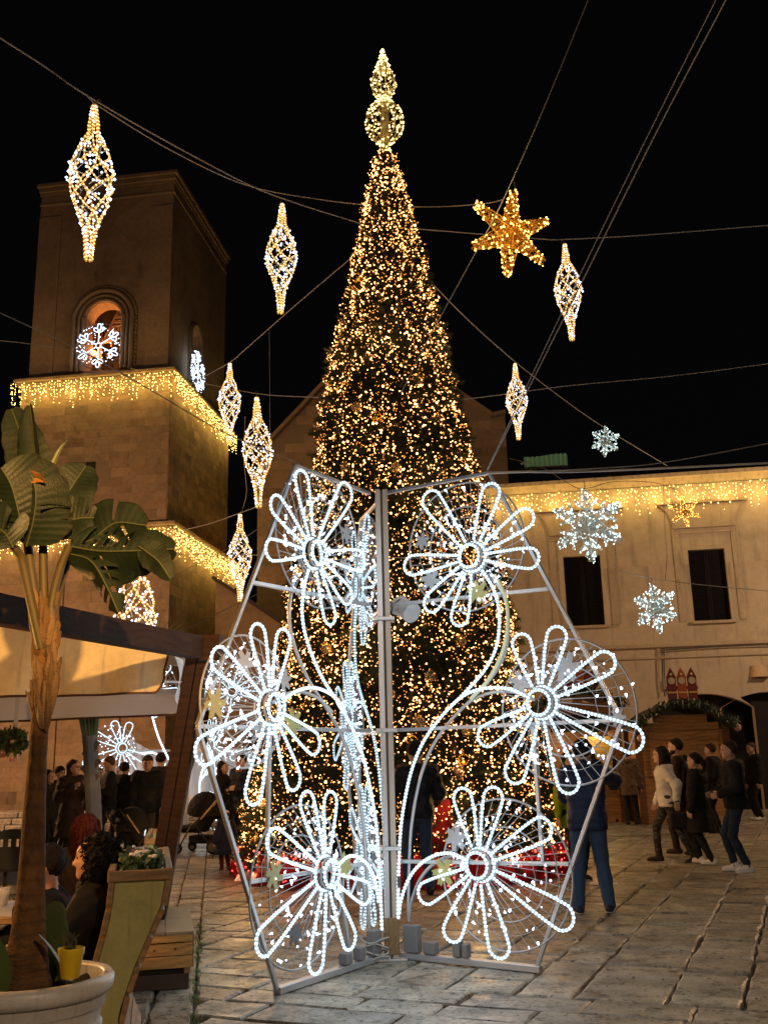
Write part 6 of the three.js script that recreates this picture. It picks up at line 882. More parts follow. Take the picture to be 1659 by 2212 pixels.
  { const { t, W, hE } = s1; mesh('counter', boxUV(rbox(1.75, 0.05, 0.4, 0.01, -0.1, 1.03, 0.08)), pine[0], t); mesh('open_hatch', boxUV(rbox(0.78, 0.92, 0.03, 0.006, 0.36, 1.62, 0.12)), std([0.55, 0.4, 0.13], 0.6, { map: at(woodColor, 0.5) }), t); mesh('dark_sign', box(1.5, 0.42, 0.04, 0.0, 2.42, 0.12), M.darkroom, t); mesh('unseen_lamp_bulb', new THREE.SphereGeometry(0.05, 10, 8).translate(0.3, 2.15, 0.42), glow([6, 4, 1.4]), t); mesh('unseen_lamp_shade', new THREE.ConeGeometry(0.14, 0.12, 14, 1, true).translate(0.3, 2.23, 0.42), std([0.05, 0.04, 0.03], 0.6), t); lamp('unseen_stall_lamp', t, V(0.3, 2.15, 0.42), [1, 0.72, 0.28], 1.5, 3); lamp('unseen_stall_lamp', t, V(-0.4, 1.9, -0.7), [1, 0.66, 0.3], 1.2, 3); }  // lamps themselves unseen, placed to light the hatch and the stall inside
}
// ================================================================== people: each body and garment is one surface meshed from a smooth field
function surfaceNet(f, lo, hi, cell) {
  const n = [0, 1, 2].map((k) => Math.max(3, Math.ceil((hi[k] - lo[k]) / cell) + 1)), [nx, ny, nz] = n, val = new Float32Array(nx * ny * nz), id = (x, y, z) => x + nx * (y + ny * z);
  for (let z = 0; z < nz; z++) for (let y = 0; y < ny; y++) for (let x = 0; x < nx; x++) val[id(x, y, z)] = f(lo[0] + x * cell, lo[1] + y * cell, lo[2] + z * cell);
  const vert = new Int32Array(nx * ny * nz).fill(-1), pos = [], idx = [], C = [[0, 0, 0], [1, 0, 0], [0, 1, 0], [1, 1, 0], [0, 0, 1], [1, 0, 1], [0, 1, 1], [1, 1, 1]], E = [[0, 1], [2, 3], [4, 5], [6, 7], [0, 2], [1, 3], [4, 6], [5, 7], [0, 4], [1, 5], [2, 6], [3, 7]];
  for (let z = 0; z < nz - 1; z++) for (let y = 0; y < ny - 1; y++) for (let x = 0; x < nx - 1; x++) {
    let mask = 0; const v = []; for (let k = 0; k < 8; k++) { const q = val[id(x + C[k][0], y + C[k][1], z + C[k][2])]; v.push(q); if (q < 0) mask |= 1 << k; } if (mask === 0 || mask === 255) continue;
    let sx = 0, sy = 0, sz = 0, c = 0; for (const [a, b] of E) if ((v[a] < 0) !== (v[b] < 0)) { const t = v[a] / (v[a] - v[b]); sx += C[a][0] + t * (C[b][0] - C[a][0]); sy += C[a][1] + t * (C[b][1] - C[a][1]); sz += C[a][2] + t * (C[b][2] - C[a][2]); c++; }
    vert[id(x, y, z)] = pos.length / 3; pos.push(lo[0] + (x + sx / c) * cell, lo[1] + (y + sy / c) * cell, lo[2] + (z + sz / c) * cell);
  }
  const quad = (a, b, c, d, flip) => { if (a < 0 || b < 0 || c < 0 || d < 0) return; if (flip) idx.push(a, c, b, a, d, c); else idx.push(a, b, c, a, c, d); };
  for (let z = 1; z < nz - 1; z++) for (let y = 1; y < ny - 1; y++) for (let x = 1; x < nx - 1; x++) {
    const s = val[id(x, y, z)] < 0;
    if (s !== val[id(x + 1, y, z)] < 0) quad(vert[id(x, y - 1, z - 1)], vert[id(x, y, z - 1)], vert[id(x, y, z)], vert[id(x, y - 1, z)], !s);
    if (s !== val[id(x, y + 1, z)] < 0) quad(vert[id(x - 1, y, z - 1)], vert[id(x - 1, y, z)], vert[id(x, y, z)], vert[id(x, y, z - 1)], !s);
    if (s !== val[id(x, y, z + 1)] < 0) quad(vert[id(x - 1, y - 1, z)], vert[id(x, y - 1, z)], vert[id(x, y, z)], vert[id(x - 1, y, z)], !s);
  }
  const g = new THREE.BufferGeometry(); g.setAttribute('position', new THREE.Float32BufferAttribute(pos, 3)); g.setIndex(idx); g.computeVertexNormals(); planarUV(g, (x, y, z) => [x + z * 0.6, y + z * 0.2]); return g;
}
const smin = (a, b, k) => { const h = Math.max(k - Math.abs(a - b), 0) / k; return Math.min(a, b) - h * h * k * 0.25; };
function capsule(x, y, z, b) { const [A, B, ra, rb] = b, bx = B[0] - A[0], by = B[1] - A[1], bz = B[2] - A[2], px = x - A[0], py = y - A[1], pz = z - A[2], t = clamp((px * bx + py * by + pz * bz) / (bx * bx + by * by + bz * bz + 1e-9)); return Math.hypot(px - bx * t, py - by * t, pz - bz * t) - (ra + (rb - ra) * t); }
const field = (bones, k) => (x, y, z) => { let d = 9; for (const b of bones) d = smin(d, capsule(x, y, z, b), k); return d; };
const boundsOf = (bones, m) => { const lo = [9, 9, 9], hi = [-9, -9, -9]; for (const [A, B, ra, rb] of bones) for (let k = 0; k < 3; k++) { const r = Math.max(ra, rb) + m; lo[k] = Math.min(lo[k], A[k] - r, B[k] - r); hi[k] = Math.max(hi[k], A[k] + r, B[k] + r); } return [lo, hi]; };
const sub3 = (a, b) => [a[0] - b[0], a[1] - b[1], a[2] - b[2]], add3 = (a, b, s = 1) => [a[0] + b[0] * s, a[1] + b[1] * s, a[2] + b[2] * s], mix3 = (a, b, t) => [lerp(a[0], b[0], t), lerp(a[1], b[1], t), lerp(a[2], b[2], t)], len3 = (a) => Math.hypot(...a), unit3 = (a) => { const l = len3(a) || 1; return [a[0] / l, a[1] / l, a[2] / l]; }, cross3 = (a, b) => [a[1] * b[2] - a[2] * b[1], a[2] * b[0] - a[0] * b[2], a[0] * b[1] - a[1] * b[0]];
// the middle joint of a two-bone limb; hint is the way the joint points
function joint(a, c, l1, l2, hint) { const d = sub3(c, a), L = Math.min(len3(d), (l1 + l2) * 0.999), u = unit3(d), s = (l1 * l1 - l2 * l2 + L * L) / (2 * L), h = Math.sqrt(Math.max(0, l1 * l1 - s * s)); const dot = hint[0] * u[0] + hint[1] * u[1] + hint[2] * u[2], n = unit3(add3(hint, u, -dot)); return { mid: add3(add3(a, u, s), n, h), end: add3(a, u, L) }; }
const SKIN = [0.42, 0.25, 0.17], skinM = phys(SKIN, 0.55, { bumpMap: at(nGrain, 6), bumpScale: 0.0006 }), eyeM = std([0.02, 0.014, 0.012], 0.2), lipM = std([0.3, 0.1, 0.085], 0.5);
const fabricCache = new Map(); const fabric = (c, r = 0.85, bs = 0.004) => { const k = c.join() + r + bs; if (!fabricCache.has(k)) fabricCache.set(k, phys(c, r, { specularIntensity: 0.3, bumpMap: at(nMottle, 3), bumpScale: bs })); return fabricCache.get(k); };

const personInfo = new Map();
/* local axes: the person faces +z, feet near y = 0. o: { feet: [L, R], hands: [L, R], hip, lean, headYaw, headPitch, top, legs, shoes, hair, ... } */
function person(label, u, v, d, faceDeg, o = {}, group) {
  const q = { h: 1.75, fem: 0, hip: 0.93, lean: [0, 0], headYaw: 0, headPitch: 0, fine: 1, ...o }, k = q.h / 1.75, pos = v === null ? V(P(u, 1700, d).x, 0, -d) : ground(u, v), t = thing('person', label, 'person', pos, group, faceDeg * Math.PI / 180), near = q.fine;
  if (q.at) t.position.copy(q.at);
  const sw = q.fem ? 0.165 : 0.19, hip = [0, q.hip, q.hipZ ?? 0], chest = [q.lean[0] * 0.8, q.hip + 0.4, (q.hipZ ?? 0) + q.lean[1] * 0.8], neck = [q.lean[0], q.hip + 0.53, (q.hipZ ?? 0) + q.lean[1]], headC = [q.lean[0] + (q.headOff?.[0] ?? 0), q.hip + 0.70, (q.hipZ ?? 0) + q.lean[1] + 0.025 + (q.headOff?.[1] ?? 0)];
  const sh = [-1, 1].map((s) => [neck[0] + s * sw, q.hip + 0.475, neck[2] - 0.01]), hj = [-1, 1].map((s) => [s * 0.088, q.hip - 0.02, hip[2]]);
  const feet = q.feet ?? [[-0.1, 0, 0], [0.1, 0, 0]], hands = q.hands ?? [[-0.27, q.hip - 0.1, 0.06], [0.27, q.hip - 0.1, 0.06]];
  const legs = [0, 1].map((i) => joint(hj[i], [feet[i][0], feet[i][1] + 0.085, feet[i][2]], 0.44, 0.43, q.kneeHint?.[i] ?? [0, 0, 1])), arms = [0, 1].map((i) => joint(sh[i], hands[i], 0.29, 0.26, q.elbowHint?.[i] ?? [i ? 0.5 : -0.5, -0.3, -0.8]));
  const S = (g) => { g.scale(k, k, k); return g; }, net = (bones, kk, cell, margin, f) => { const [lo, hi] = boundsOf(bones, margin); return surfaceNet(f ?? field(bones, kk), lo, hi, cell); };
  // --- body: head with face, neck, limbs, hands with five fingers; meshed on grids of their own and merged
  const cy = Math.cos(q.headYaw), sy = Math.sin(q.headYaw), cp = Math.cos(q.headPitch), sp = Math.sin(q.headPitch), H = (x, y, z) => { const y2 = y * cp - z * sp, z2 = y * sp + z * cp; return [headC[0] + x * cy + z2 * sy, headC[1] + y2, headC[2] - x * sy + z2 * cy]; }, b = (A, B, ra, rb) => [A, B, ra, rb ?? ra];
  const headB = [b(H(0, 0.035, -0.02), H(0, 0.02, -0.005), 0.088, 0.086), b(H(0, 0.03, 0.025), H(0, 0.05, 0.02), 0.068, 0.066), b(H(-0.03, -0.045, 0.03), H(0.03, -0.045, 0.03), 0.046), b(H(-0.012, -0.085, 0.058), H(0.012, -0.085, 0.058), 0.026), b(H(-0.055, -0.05, 0.0), H(-0.02, -0.085, 0.05), 0.024, 0.02), b(H(0.055, -0.05, 0.0), H(0.02, -0.085, 0.05), 0.024, 0.02)];
  const headF = (() => { const f1 = field(headB, 0.04), nose = field([b(H(0, 0.015, 0.083), H(0, -0.026, 0.107), 0.009, 0.013), b(H(-0.012, -0.03, 0.09), H(0.012, -0.03, 0.09), 0.01)], 0.015), ears = field([b(H(-0.083, 0.0, -0.012), H(-0.086, -0.03, -0.008), 0.018, 0.013), b(H(0.083, 0.0, -0.012), H(0.086, -0.03, -0.008), 0.018, 0.013)], 0.01), brow = field([b(H(-0.045, 0.036, 0.07), H(0.045, 0.036, 0.07), 0.016)], 0.01), lips = field([b(H(-0.018, -0.056, 0.077), H(0.018, -0.056, 0.077), 0.009)], 0.01), cheeks = field([b(H(-0.04, -0.02, 0.055), H(-0.038, -0.03, 0.05), 0.026), b(H(0.04, -0.02, 0.055), H(0.038, -0.03, 0.05), 0.026)], 0.01); const nk = capsule; const nb = b(H(0, -0.06, -0.02), [neck[0], neck[1] - 0.06, neck[2] - 0.005], q.fem ? 0.05 : 0.058, q.fem ? 0.06 : 0.07), sock = [H(-0.033, 0.012, 0.1), H(0.033, 0.012, 0.1)];
    return (x, y, z) => { let e = smin(f1(x, y, z), cheeks(x, y, z), 0.03); e = smin(e, brow(x, y, z), 0.025); for (const s of sock) e = -smin(-e, Math.hypot(x - s[0], y - s[1], z - s[2]) - 0.022, 0.014); e = smin(e, nose(x, y, z), 0.018); e = smin(e, lips(x, y, z), 0.012); e = smin(e, ears(x, y, z), 0.012); return smin(e, nk(x, y, z, nb), 0.035); }; })();
  const parts = [net([...headB, b(H(0, -0.02, 0.11), [neck[0], neck[1] - 0.08, neck[2]], 0.03, 0.07), b(H(-0.09, 0, 0), H(0.09, 0, 0), 0.02)], 0.04, near > 1 ? 0.0055 : 0.0085, 0.02, headF)];
  const skinLimb = [b(hip, chest, 0.11, 0.11), b(chest, neck, 0.1, 0.06)]; for (const i of [0, 1]) skinLimb.push(b(sh[i], arms[i].mid, 0.043, 0.036), b(arms[i].mid, arms[i].end, 0.035, 0.026), b(hj[i], legs[i].mid, 0.07, 0.048), b(legs[i].mid, legs[i].end, 0.045, 0.034), b(chest, sh[i], 0.08, 0.045));
  parts.push(net(skinLimb, 0.03, 0.026, 0.02));
  for (const i of [0, 1]) { const dir = unit3(sub3(arms[i].end, arms[i].mid)), out = q.palm?.[i] ?? [i ? 1 : -1, 0, 0], side = unit3(cross3(dir, out)), n = unit3(cross3(side, dir)), w = arms[i].end, hb = [], curl = q.curl ?? 0.5, pt = (a, s, m) => add3(add3(add3(w, dir, a), side, s), n, m);
    hb.push(b(pt(-0.03, 0, 0), pt(0.01, 0, 0), 0.027, 0.025)); for (let f = 0; f < 4; f++) { const s = (f - 1.5) * 0.02, L = [0.066, 0.076, 0.071, 0.055][f], k0 = pt(0.085 - Math.abs(f - 1.2) * 0.005, s, 0), c1 = curl * 0.6, c2 = curl * 1.7; const m1 = pt(0.085 + Math.cos(c1) * L * 0.5, s * 1.08, -Math.sin(c1) * L * 0.5), m2 = pt(0.085 + Math.cos(c1) * L * 0.5 + Math.cos(c2) * L * 0.5, s * 1.08, -Math.sin(c1) * L * 0.5 - Math.sin(c2) * L * 0.5); hb.push(b(pt(0.01, s * 0.7, 0), k0, 0.015, 0.0115), b(k0, m1, 0.0098, 0.009), b(m1, m2, 0.009, 0.0075)); }
    const ts = q.thumb?.[i] ?? 1; hb.push(b(pt(0.02, ts * 0.024, 0), pt(0.052, ts * 0.05, -0.014), 0.014, 0.011), b(pt(0.052, ts * 0.05, -0.014), pt(0.085, ts * 0.053, -0.026), 0.0105, 0.0085)); parts.push(net(hb, 0.008, near > 1 ? 0.005 : 0.007, 0.012)); }
  const body = mesh('body', S(merge(parts)), q.skin ? phys(q.skin, 0.55) : skinM, t);
  { const e = []; for (const s of [-1, 1]) { const g = new THREE.SphereGeometry(0.0115, 10, 8), c = H(s * 0.034, 0.014, 0.081); g.translate(...c); e.push(g); } mesh('eyes', S(merge(e)), eyeM, body); const br = []; for (const s of [-1, 1]) br.push(tube([V(...H(s * 0.017, 0.038, 0.089)), V(...H(s * 0.036, 0.043, 0.084)), V(...H(s * 0.056, 0.036, 0.068))], 0.0038, 6, 4)); mesh('eyebrows', S(merge(br)), eyeM, body); const lg = tube([V(...H(-0.021, -0.057, 0.08)), V(...H(0, -0.0545, 0.088)), V(...H(0.021, -0.057, 0.08))], 0.005, 8, 5); mesh('lips', S(lg), lipM, body); }
  // --- upper garment
  if (q.top) { const T = { bulk: 0.02, hem: q.hip - 0.12, flare: 0, quilt: 0, rough: 0.85, hood: 0, collar: 1, ...q.top }, B = T.bulk, tw = q.fem ? 0.055 : 0.075, bones = [];
    for (const s of [-1, 1]) bones.push(b([hip[0] + s * tw * 0.9, hip[1] + 0.02, hip[2]], [chest[0] + s * tw * 0.75, chest[1] - 0.16, chest[2] - 0.005], (q.fem ? 0.095 : 0.098) + B, (q.fem ? 0.08 : 0.098) + B), b([chest[0] + s * tw * 0.75, chest[1] - 0.16, chest[2]], [chest[0] + s * tw, chest[1], chest[2]], (q.fem ? 0.08 : 0.098) + B, 0.1 + B), b([chest[0] + s * tw, chest[1], chest[2]], add3(sh[s < 0 ? 0 : 1], [-s * 0.05, -0.01, 0]), 0.098 + B, 0.062 + B));
    const low = Math.min(T.hem, hip[1] - 0.02); if (T.hem < hip[1] - 0.05 && !q.seated) for (const s of [-1, 1]) bones.push(b([s * tw * 0.9, hip[1], hip[2]], [s * (tw + T.flare * 0.8), low - 0.06, hip[2] + 0.01], 0.1 + B, 0.1 + B + T.flare));
    if (q.seated && T.hem < hip[1] - 0.05) for (const i of [0, 1]) bones.push(b(hj[i], mix3(hj[i], legs[i].mid, 0.75), 0.105 + B, 0.095 + B));
    const nT = bones.length; for (const i of [0, 1]) { const cuff = mix3(arms[i].mid, arms[i].end, 0.97); bones.push(b(sh[i], arms[i].mid, 0.056 + B, 0.048 + B * 0.9), b(arms[i].mid, cuff, 0.047 + B * 0.9, 0.036 + B * 0.7)); }
    if (T.collar) bones.push(b([neck[0], neck[1] - 0.06, neck[2] - 0.01], [neck[0], neck[1] + 0.0 + (T.collar > 1 ? 0.04 : 0), neck[2] - 0.012], 0.085, 0.072));
    if (T.hood) bones.push(b([neck[0] - 0.07, neck[1] - 0.03, neck[2] - 0.07], [neck[0] + 0.07, neck[1] - 0.03, neck[2] - 0.07], 0.07), b([neck[0], neck[1] - 0.12, neck[2] - 0.12], [neck[0], neck[1] - 0.03, neck[2] - 0.09], 0.05, 0.08), b([neck[0] - 0.1, neck[1] - 0.02, neck[2]], [neck[0] - 0.05, neck[1] - 0.06, neck[2] + 0.07], 0.045, 0.035), b([neck[0] + 0.1, neck[1] - 0.02, neck[2]], [neck[0] + 0.05, neck[1] - 0.06, neck[2] + 0.07], 0.045, 0.035));
    const f0 = field(bones, 0.05), ph = rnd() * 9; const f = (x, y, z) => { let e = f0(x, y, z); if (T.quilt) e -= 0.008 * Math.abs(Math.sin(y * Math.PI / T.quilt)) - 0.004; e -= (0.008 * Math.sin(y * 23 + x * 14 + ph) * Math.sin(x * 17 - z * 21 + y * 9) + 0.005 * Math.sin(y * 51 - x * 37 + ph * 2) * Math.sin(x * 29 + z * 47 + y * 13)) * (T.fold ?? 1); if (T.fur) e -= 0.012 * Math.sin(x * 60 + y * 20) * Math.sin(y * 70 + z * 40); if (!q.seated && y < T.hem + 0.03 && Math.abs(x) < 0.36) { const inTorso = true; if (inTorso) { let arm = 9; for (let i = nT; i < nT + 4; i++) arm = Math.min(arm, capsule(x, y, z, bones[i])); if (arm > 0.01) e = Math.max(e, T.hem - y); } } return e; };
    const [lo, hi] = boundsOf(bones, 0.05); const jm = mesh(T.name ?? 'jacket', S(surfaceNet(f, lo, hi, near > 1 ? 0.014 : 0.019)), fabric(T.col, T.rough, T.bs ?? 0.004), t);
    if (T.furTrim) { const pts = []; for (let i = 0; i < 16; i++) { const a = Math.PI * 2 * i / 16; pts.push(V(neck[0] + Math.cos(a) * 0.115, neck[1] - 0.02 + 0.03 * Math.sin(a) * -1, neck[2] - 0.02 + Math.sin(a) * 0.1)); } const g = tube(pts, 0.04, 50, 9, true), p = g.attributes.position; for (let i = 0; i < p.count; i++) p.setXYZ(i, p.getX(i) + rr(-0.012, 0.012), p.getY(i) + rr(-0.012, 0.012), p.getZ(i) + rr(-0.012, 0.012)); g.computeVertexNormals(); mesh('fur_collar', S(g), fabric(T.furTrim, 0.95), jm); }
    if (T.zip) { const pts = []; for (let i = 0; i <= 8; i++) { const y = lerp(T.hem + 0.02, neck[1] - 0.05, i / 8); let z = 0.32; for (; z > 0.02; z -= 0.004) if (f(neck[0] * (i / 8), y, z) < 0) break; pts.push(V(neck[0] * (i / 8), y, z + 0.002)); } mesh('zip', S(tube(pts, 0.006, 24, 5)), fabric(T.zip, 0.5), jm); }
    if (T.seam) { const pts = []; for (let i = 0; i <= 8; i++) { const y = lerp(T.hem + 0.02, chest[1] + 0.02, i / 8); let x = 0.45; for (; x > 0.02; x -= 0.004) if (f(-x * T.seam, y, hip[2] + 0.1) < 0) break; pts.push(V(-x * T.seam - 0.002 * T.seam, y, hip[2] + 0.1)); } mesh('strap', S(tube(pts, 0.011, 24, 5)), fabric([0.012, 0.012, 0.013], 0.6), jm); } }
  // --- trousers
  if (q.legs) { const B = q.legs.bulk ?? 0.012, bones = [], A0 = q.seated ? 0.03 : 0; for (const i of [0, 1]) { bones.push(b([hj[i][0], hj[i][1] + 0.06, hj[i][2]], hj[i], 0.088 + B, 0.094 + B), b(hj[i], legs[i].mid, 0.085 + B, 0.056 + B), b(legs[i].mid, mix3(legs[i].mid, legs[i].end, 0.35), 0.054 + B, 0.054 + B), b(mix3(legs[i].mid, legs[i].end, 0.35), mix3(legs[i].mid, legs[i].end, q.legs.len ?? 1.02), 0.054 + B, 0.04 + B * (q.legs.wide ?? 1.2))); } bones.push(b([-0.05, hip[1], hip[2] - 0.02], [0.05, hip[1], hip[2] - 0.02], 0.1 + B)); const f0 = field(bones, 0.03), ph = rnd() * 9; mesh('trousers', S(net(bones, 0.03, near > 1 ? 0.013 : 0.016, 0.03, (x, y, z) => f0(x, y, z) - 0.005 * Math.sin(y * 34 + ph + x * 8) * Math.sin(y * 13 + z * 16 + x * 5))), q.legs.mat ?? fabric(q.legs.col, 0.85, 0.003), t); }
  // --- shoes
  if (q.shoes) for (const i of [0, 1]) { const e = legs[i].end, yaw = q.footYaw?.[i] ?? (i ? 0.18 : -0.18), pitch = q.footPitch?.[i] ?? 0, fw = [Math.sin(yaw) * Math.cos(pitch), Math.sin(pitch), Math.cos(yaw) * Math.cos(pitch)], base = [e[0], feet[i][1] + 0.0, e[2]], pf = (a, y, s = 0) => [base[0] + fw[0] * a + Math.cos(yaw) * s, base[1] + y + fw[1] * a, base[2] + fw[2] * a - Math.sin(yaw) * s], boot = q.shoes.boot ?? 0; const bones = [b(pf(-0.05, 0.042), pf(0.03, 0.046), 0.04, 0.038), b(pf(0.03, 0.044), pf(0.11, 0.036), 0.04, 0.036), b(pf(0.11, 0.036), pf(0.155, 0.032), 0.036, 0.028), b(pf(-0.03, 0.05), mix3(e, legs[i].mid, 0.06 + boot), 0.042, 0.05 + (boot ? 0.006 : 0))]; const f0 = field(bones, 0.025), y0 = feet[i][1]; const sm = mesh('shoe', S(net(bones, 0.02, near > 1 ? 0.007 : 0.009, 0.015, (x, y, z) => Math.max(f0(x, y, z), pitch ? -1 : y0 + 0.006 - y))), fabric(q.shoes.col, 0.5, 0.001), t);
    if (q.shoes.sole) { const pts = []; const g = new THREE.CapsuleGeometry(0.045, 0.17, 4, 12); g.rotateX(Math.PI / 2); g.scale(0.95, 0.28, 1); g.translate(0, 0.014, 0.05); g.rotateY(yaw); g.translate(base[0], base[1], base[2]); mesh('sole', S(g), fabric(q.shoes.sole, 0.6, 0.001), sm); } }
  // --- hair
  const hs = q.hair ?? {}, hc = fabric(hs.col ?? [0.015, 0.011, 0.009], 0.8, 0.01); if (hs.style !== 'none') { const cap = [b(H(0, 0.042, -0.026), H(0, 0.036, -0.008), 0.106, 0.101)], ext = []; if (hs.style === 'long') ext.push(b(H(-0.05, 0.02, -0.06), H(-0.075, -0.2, -0.04), 0.055, 0.045), b(H(0.05, 0.02, -0.06), H(0.075, -0.2, -0.04), 0.055, 0.045), b(H(0, 0.0, -0.075), H(0, -0.24, -0.09), 0.06, 0.055)); if (hs.style === 'curly') ext.push(b(H(0, 0.045, -0.045), H(0, 0.0, -0.07), 0.105, 0.1), b(H(-0.075, 0.0, -0.035), H(-0.09, -0.13, -0.03), 0.065, 0.06), b(H(0.075, 0.0, -0.035), H(0.09, -0.13, -0.03), 0.065, 0.06), b(H(0, -0.02, -0.08), H(0, -0.16, -0.09), 0.085, 0.075)); if (hs.style === 'bun') ext.push(b(H(0, 0.03, -0.12), H(0, 0.04, -0.13), 0.04)); if (hs.style === 'ponytail') ext.push(b(H(0, 0.05, -0.11), H(0, -0.02, -0.16), 0.032, 0.04), b(H(0, -0.02, -0.16), H(0, -0.16, -0.15), 0.04, 0.02));
    const fC = field(cap, 0.02), fE = ext.length ? field(ext, 0.04) : null, front = hs.front ?? 0.0; const inv = (x, y, z) => { const dx = x - headC[0], dy = y - headC[1], dz = z - headC[2], x1 = dx * cy - dz * sy, z1 = dx * sy + dz * cy; return [x1, dy * cp + z1 * sp, -dy * sp + z1 * cp]; };
    const f = (x, y, z) => { const [lx, ly, lz] = inv(x, y, z); let e = fC(x, y, z); const line = Math.max(0.062 + front - ly * 0.0, 0); const cutF = lz - (ly > 0.094 - 0.02 * Math.min(1, Math.abs(lx) / 0.07) ? 0.12 : lerp(-0.034, 0.004, smooth(-0.012, 0.014, ly)) + Math.max(0, ly - 0.03) * 0.9), cutB = -0.055 - ly + (lz + 0.09) * 0.15; e = Math.max(e, cutF, cutB); if (fE) { let g2 = fE(x, y, z); g2 = Math.max(g2, lz - 0.03); e = smin(e, g2, 0.03); } if (hs.style === 'curly') { const w1 = 0.03 * Math.sin(lz * 37 + ly * 21 + 1), w2 = 0.03 * Math.sin(lx * 41 + lz * 29); e -= 0.010 * Math.sin((lx + w1) * 61 + ly * 33) * Math.sin((ly + w2) * 83 + lz * 17) + 0.006 * Math.sin((lz + w1) * 127 + lx * 71) * Math.sin((ly - w1) * 111 + lz * 40); } else e -= 0.004 * Math.sin(lx * 110 + Math.sin(ly * 30) * 2) * Math.sin(lz * 60 + ly * 40 + 1) + 0.004 * Math.sin(lx * 43 + lz * 38 + ly * 29) ; return e; };
    const [lo, hi] = boundsOf([...cap, ...ext], 0.03); const hg = surfaceNet(f, lo, hi, near > 1 ? 0.006 : 0.009), hm = mesh('hair', hg, hc, t);
    if (near > 1 && ext.length) { const p = hg.attributes.position, curls = []; for (let i = 0; i < (hs.curls ?? 420); i++) { const j = Math.floor(rnd() * p.count), o = V(p.getX(j), p.getY(j), p.getZ(j)), L = rr(0.04, 0.1), r0 = hs.style === 'curly' ? rr(0.006, 0.013) : 0.003, ph2 = rr(0, 6.28), c = o.clone().sub(V(headC[0], o.y, headC[2])).normalize().multiplyScalar(rr(0.0, 0.02)), pts = []; for (let k = 0; k <= 9; k++) { const a = ph2 + k * 1.25; pts.push(V(o.x + c.x * k / 9 + Math.cos(a) * r0, o.y + 0.01 - L * k / 9, o.z + c.z * k / 9 + Math.sin(a) * r0)); } curls.push(tube(pts, 0.0035, 12, 3)); } mesh('curls', S(merge(curls)), hc, hm); } S(hg); }
  if (q.beard) { const fb = field([b(H(-0.045, -0.06, 0.03), H(0.045, -0.06, 0.03), 0.046), b(H(-0.015, -0.092, 0.06), H(0.015, -0.092, 0.06), 0.03), b(H(-0.07, -0.03, 0.0), H(-0.05, -0.07, 0.03), 0.022), b(H(0.07, -0.03, 0.0), H(0.05, -0.07, 0.03), 0.022)], 0.03); const c = H(0, -0.07, 0.03); mesh('beard', S(surfaceNet((x, y, z) => Math.max(fb(x, y, z), y - (headC[1] - 0.045)), [c[0] - 0.13, c[1] - 0.1, c[2] - 0.13], [c[0] + 0.13, c[1] + 0.08, c[2] + 0.13], 0.008)), fabric([0.02, 0.013, 0.01], 0.7), t); }
  if (q.hat) { const top = b(H(0, 0.06, -0.02), H(0, 0.05, -0.01), 0.102, 0.104), bones = q.hat.brim ? [top, b(H(-0.04, 0.075, 0.09), H(0.04, 0.075, 0.09), 0.022), b(H(0, 0.07, 0.12), H(0, 0.075, 0.06), 0.025)] : q.hat.point ? [top, b(H(0, 0.12, -0.02), H(0, 0.175, -0.03), 0.05, 0.012)] : [top]; const f0 = field(bones, 0.02), cut = q.hat.low ?? 0.02; const [lo, hi] = boundsOf(bones, 0.02); mesh(q.hat.name ?? 'hat', S(surfaceNet((x, y, z) => Math.max(f0(x, y, z), headC[1] + cut - y) - (q.hat.knit ? 0.002 * Math.sin(Math.atan2(z - headC[2], x - headC[0]) * 26) : 0), lo, hi, 0.009)), fabric(q.hat.col, 0.95, 0.004), t); }
  if (q.scarf) { const pts = []; for (let i = 0; i < 26; i++) { const a = Math.PI * 2 * i / 13; pts.push(V(neck[0] + Math.cos(a) * (0.088 + 0.006 * Math.sin(i * 2)), neck[1] - 0.03 + 0.025 * Math.sin(i * 0.5) + (i > 13 ? 0.03 : 0), neck[2] + Math.sin(a) * 0.084)); } const g1 = tube(pts, 0.033, 90, 8), l = [g1]; for (const e of q.scarf.ends ?? []) { l.push(tube(e.map((p) => V(neck[0] + p[0], neck[1] + p[1], neck[2] + p[2])), 0.035, 20, 8)); } const g = merge(l); mesh('scarf', S(g), q.scarf.mat ?? fabric(q.scarf.col, 0.95, 0.006), t); }
  if (q.glasses) { const g = []; for (const s of [-1, 1]) { const pts = []; for (let i = 0; i < 12; i++) { const a = i * Math.PI / 6; pts.push(V(...H(s * 0.034 + Math.cos(a) * 0.024, 0.01 + Math.sin(a) * 0.019, 0.096))); } g.push(tube(pts, 0.003, 20, 4, true)); g.push(tube([V(...H(s * 0.058, 0.014, 0.094)), V(...H(s * 0.088, 0.012, 0.0))], 0.003, 2, 4)); } mesh('glasses', S(merge(g)), eyeM, t); }
  t.userData.k = undefined; delete t.userData.k; personInfo.set(t, { arms, legs, k, H, neck, hip }); return t;
}
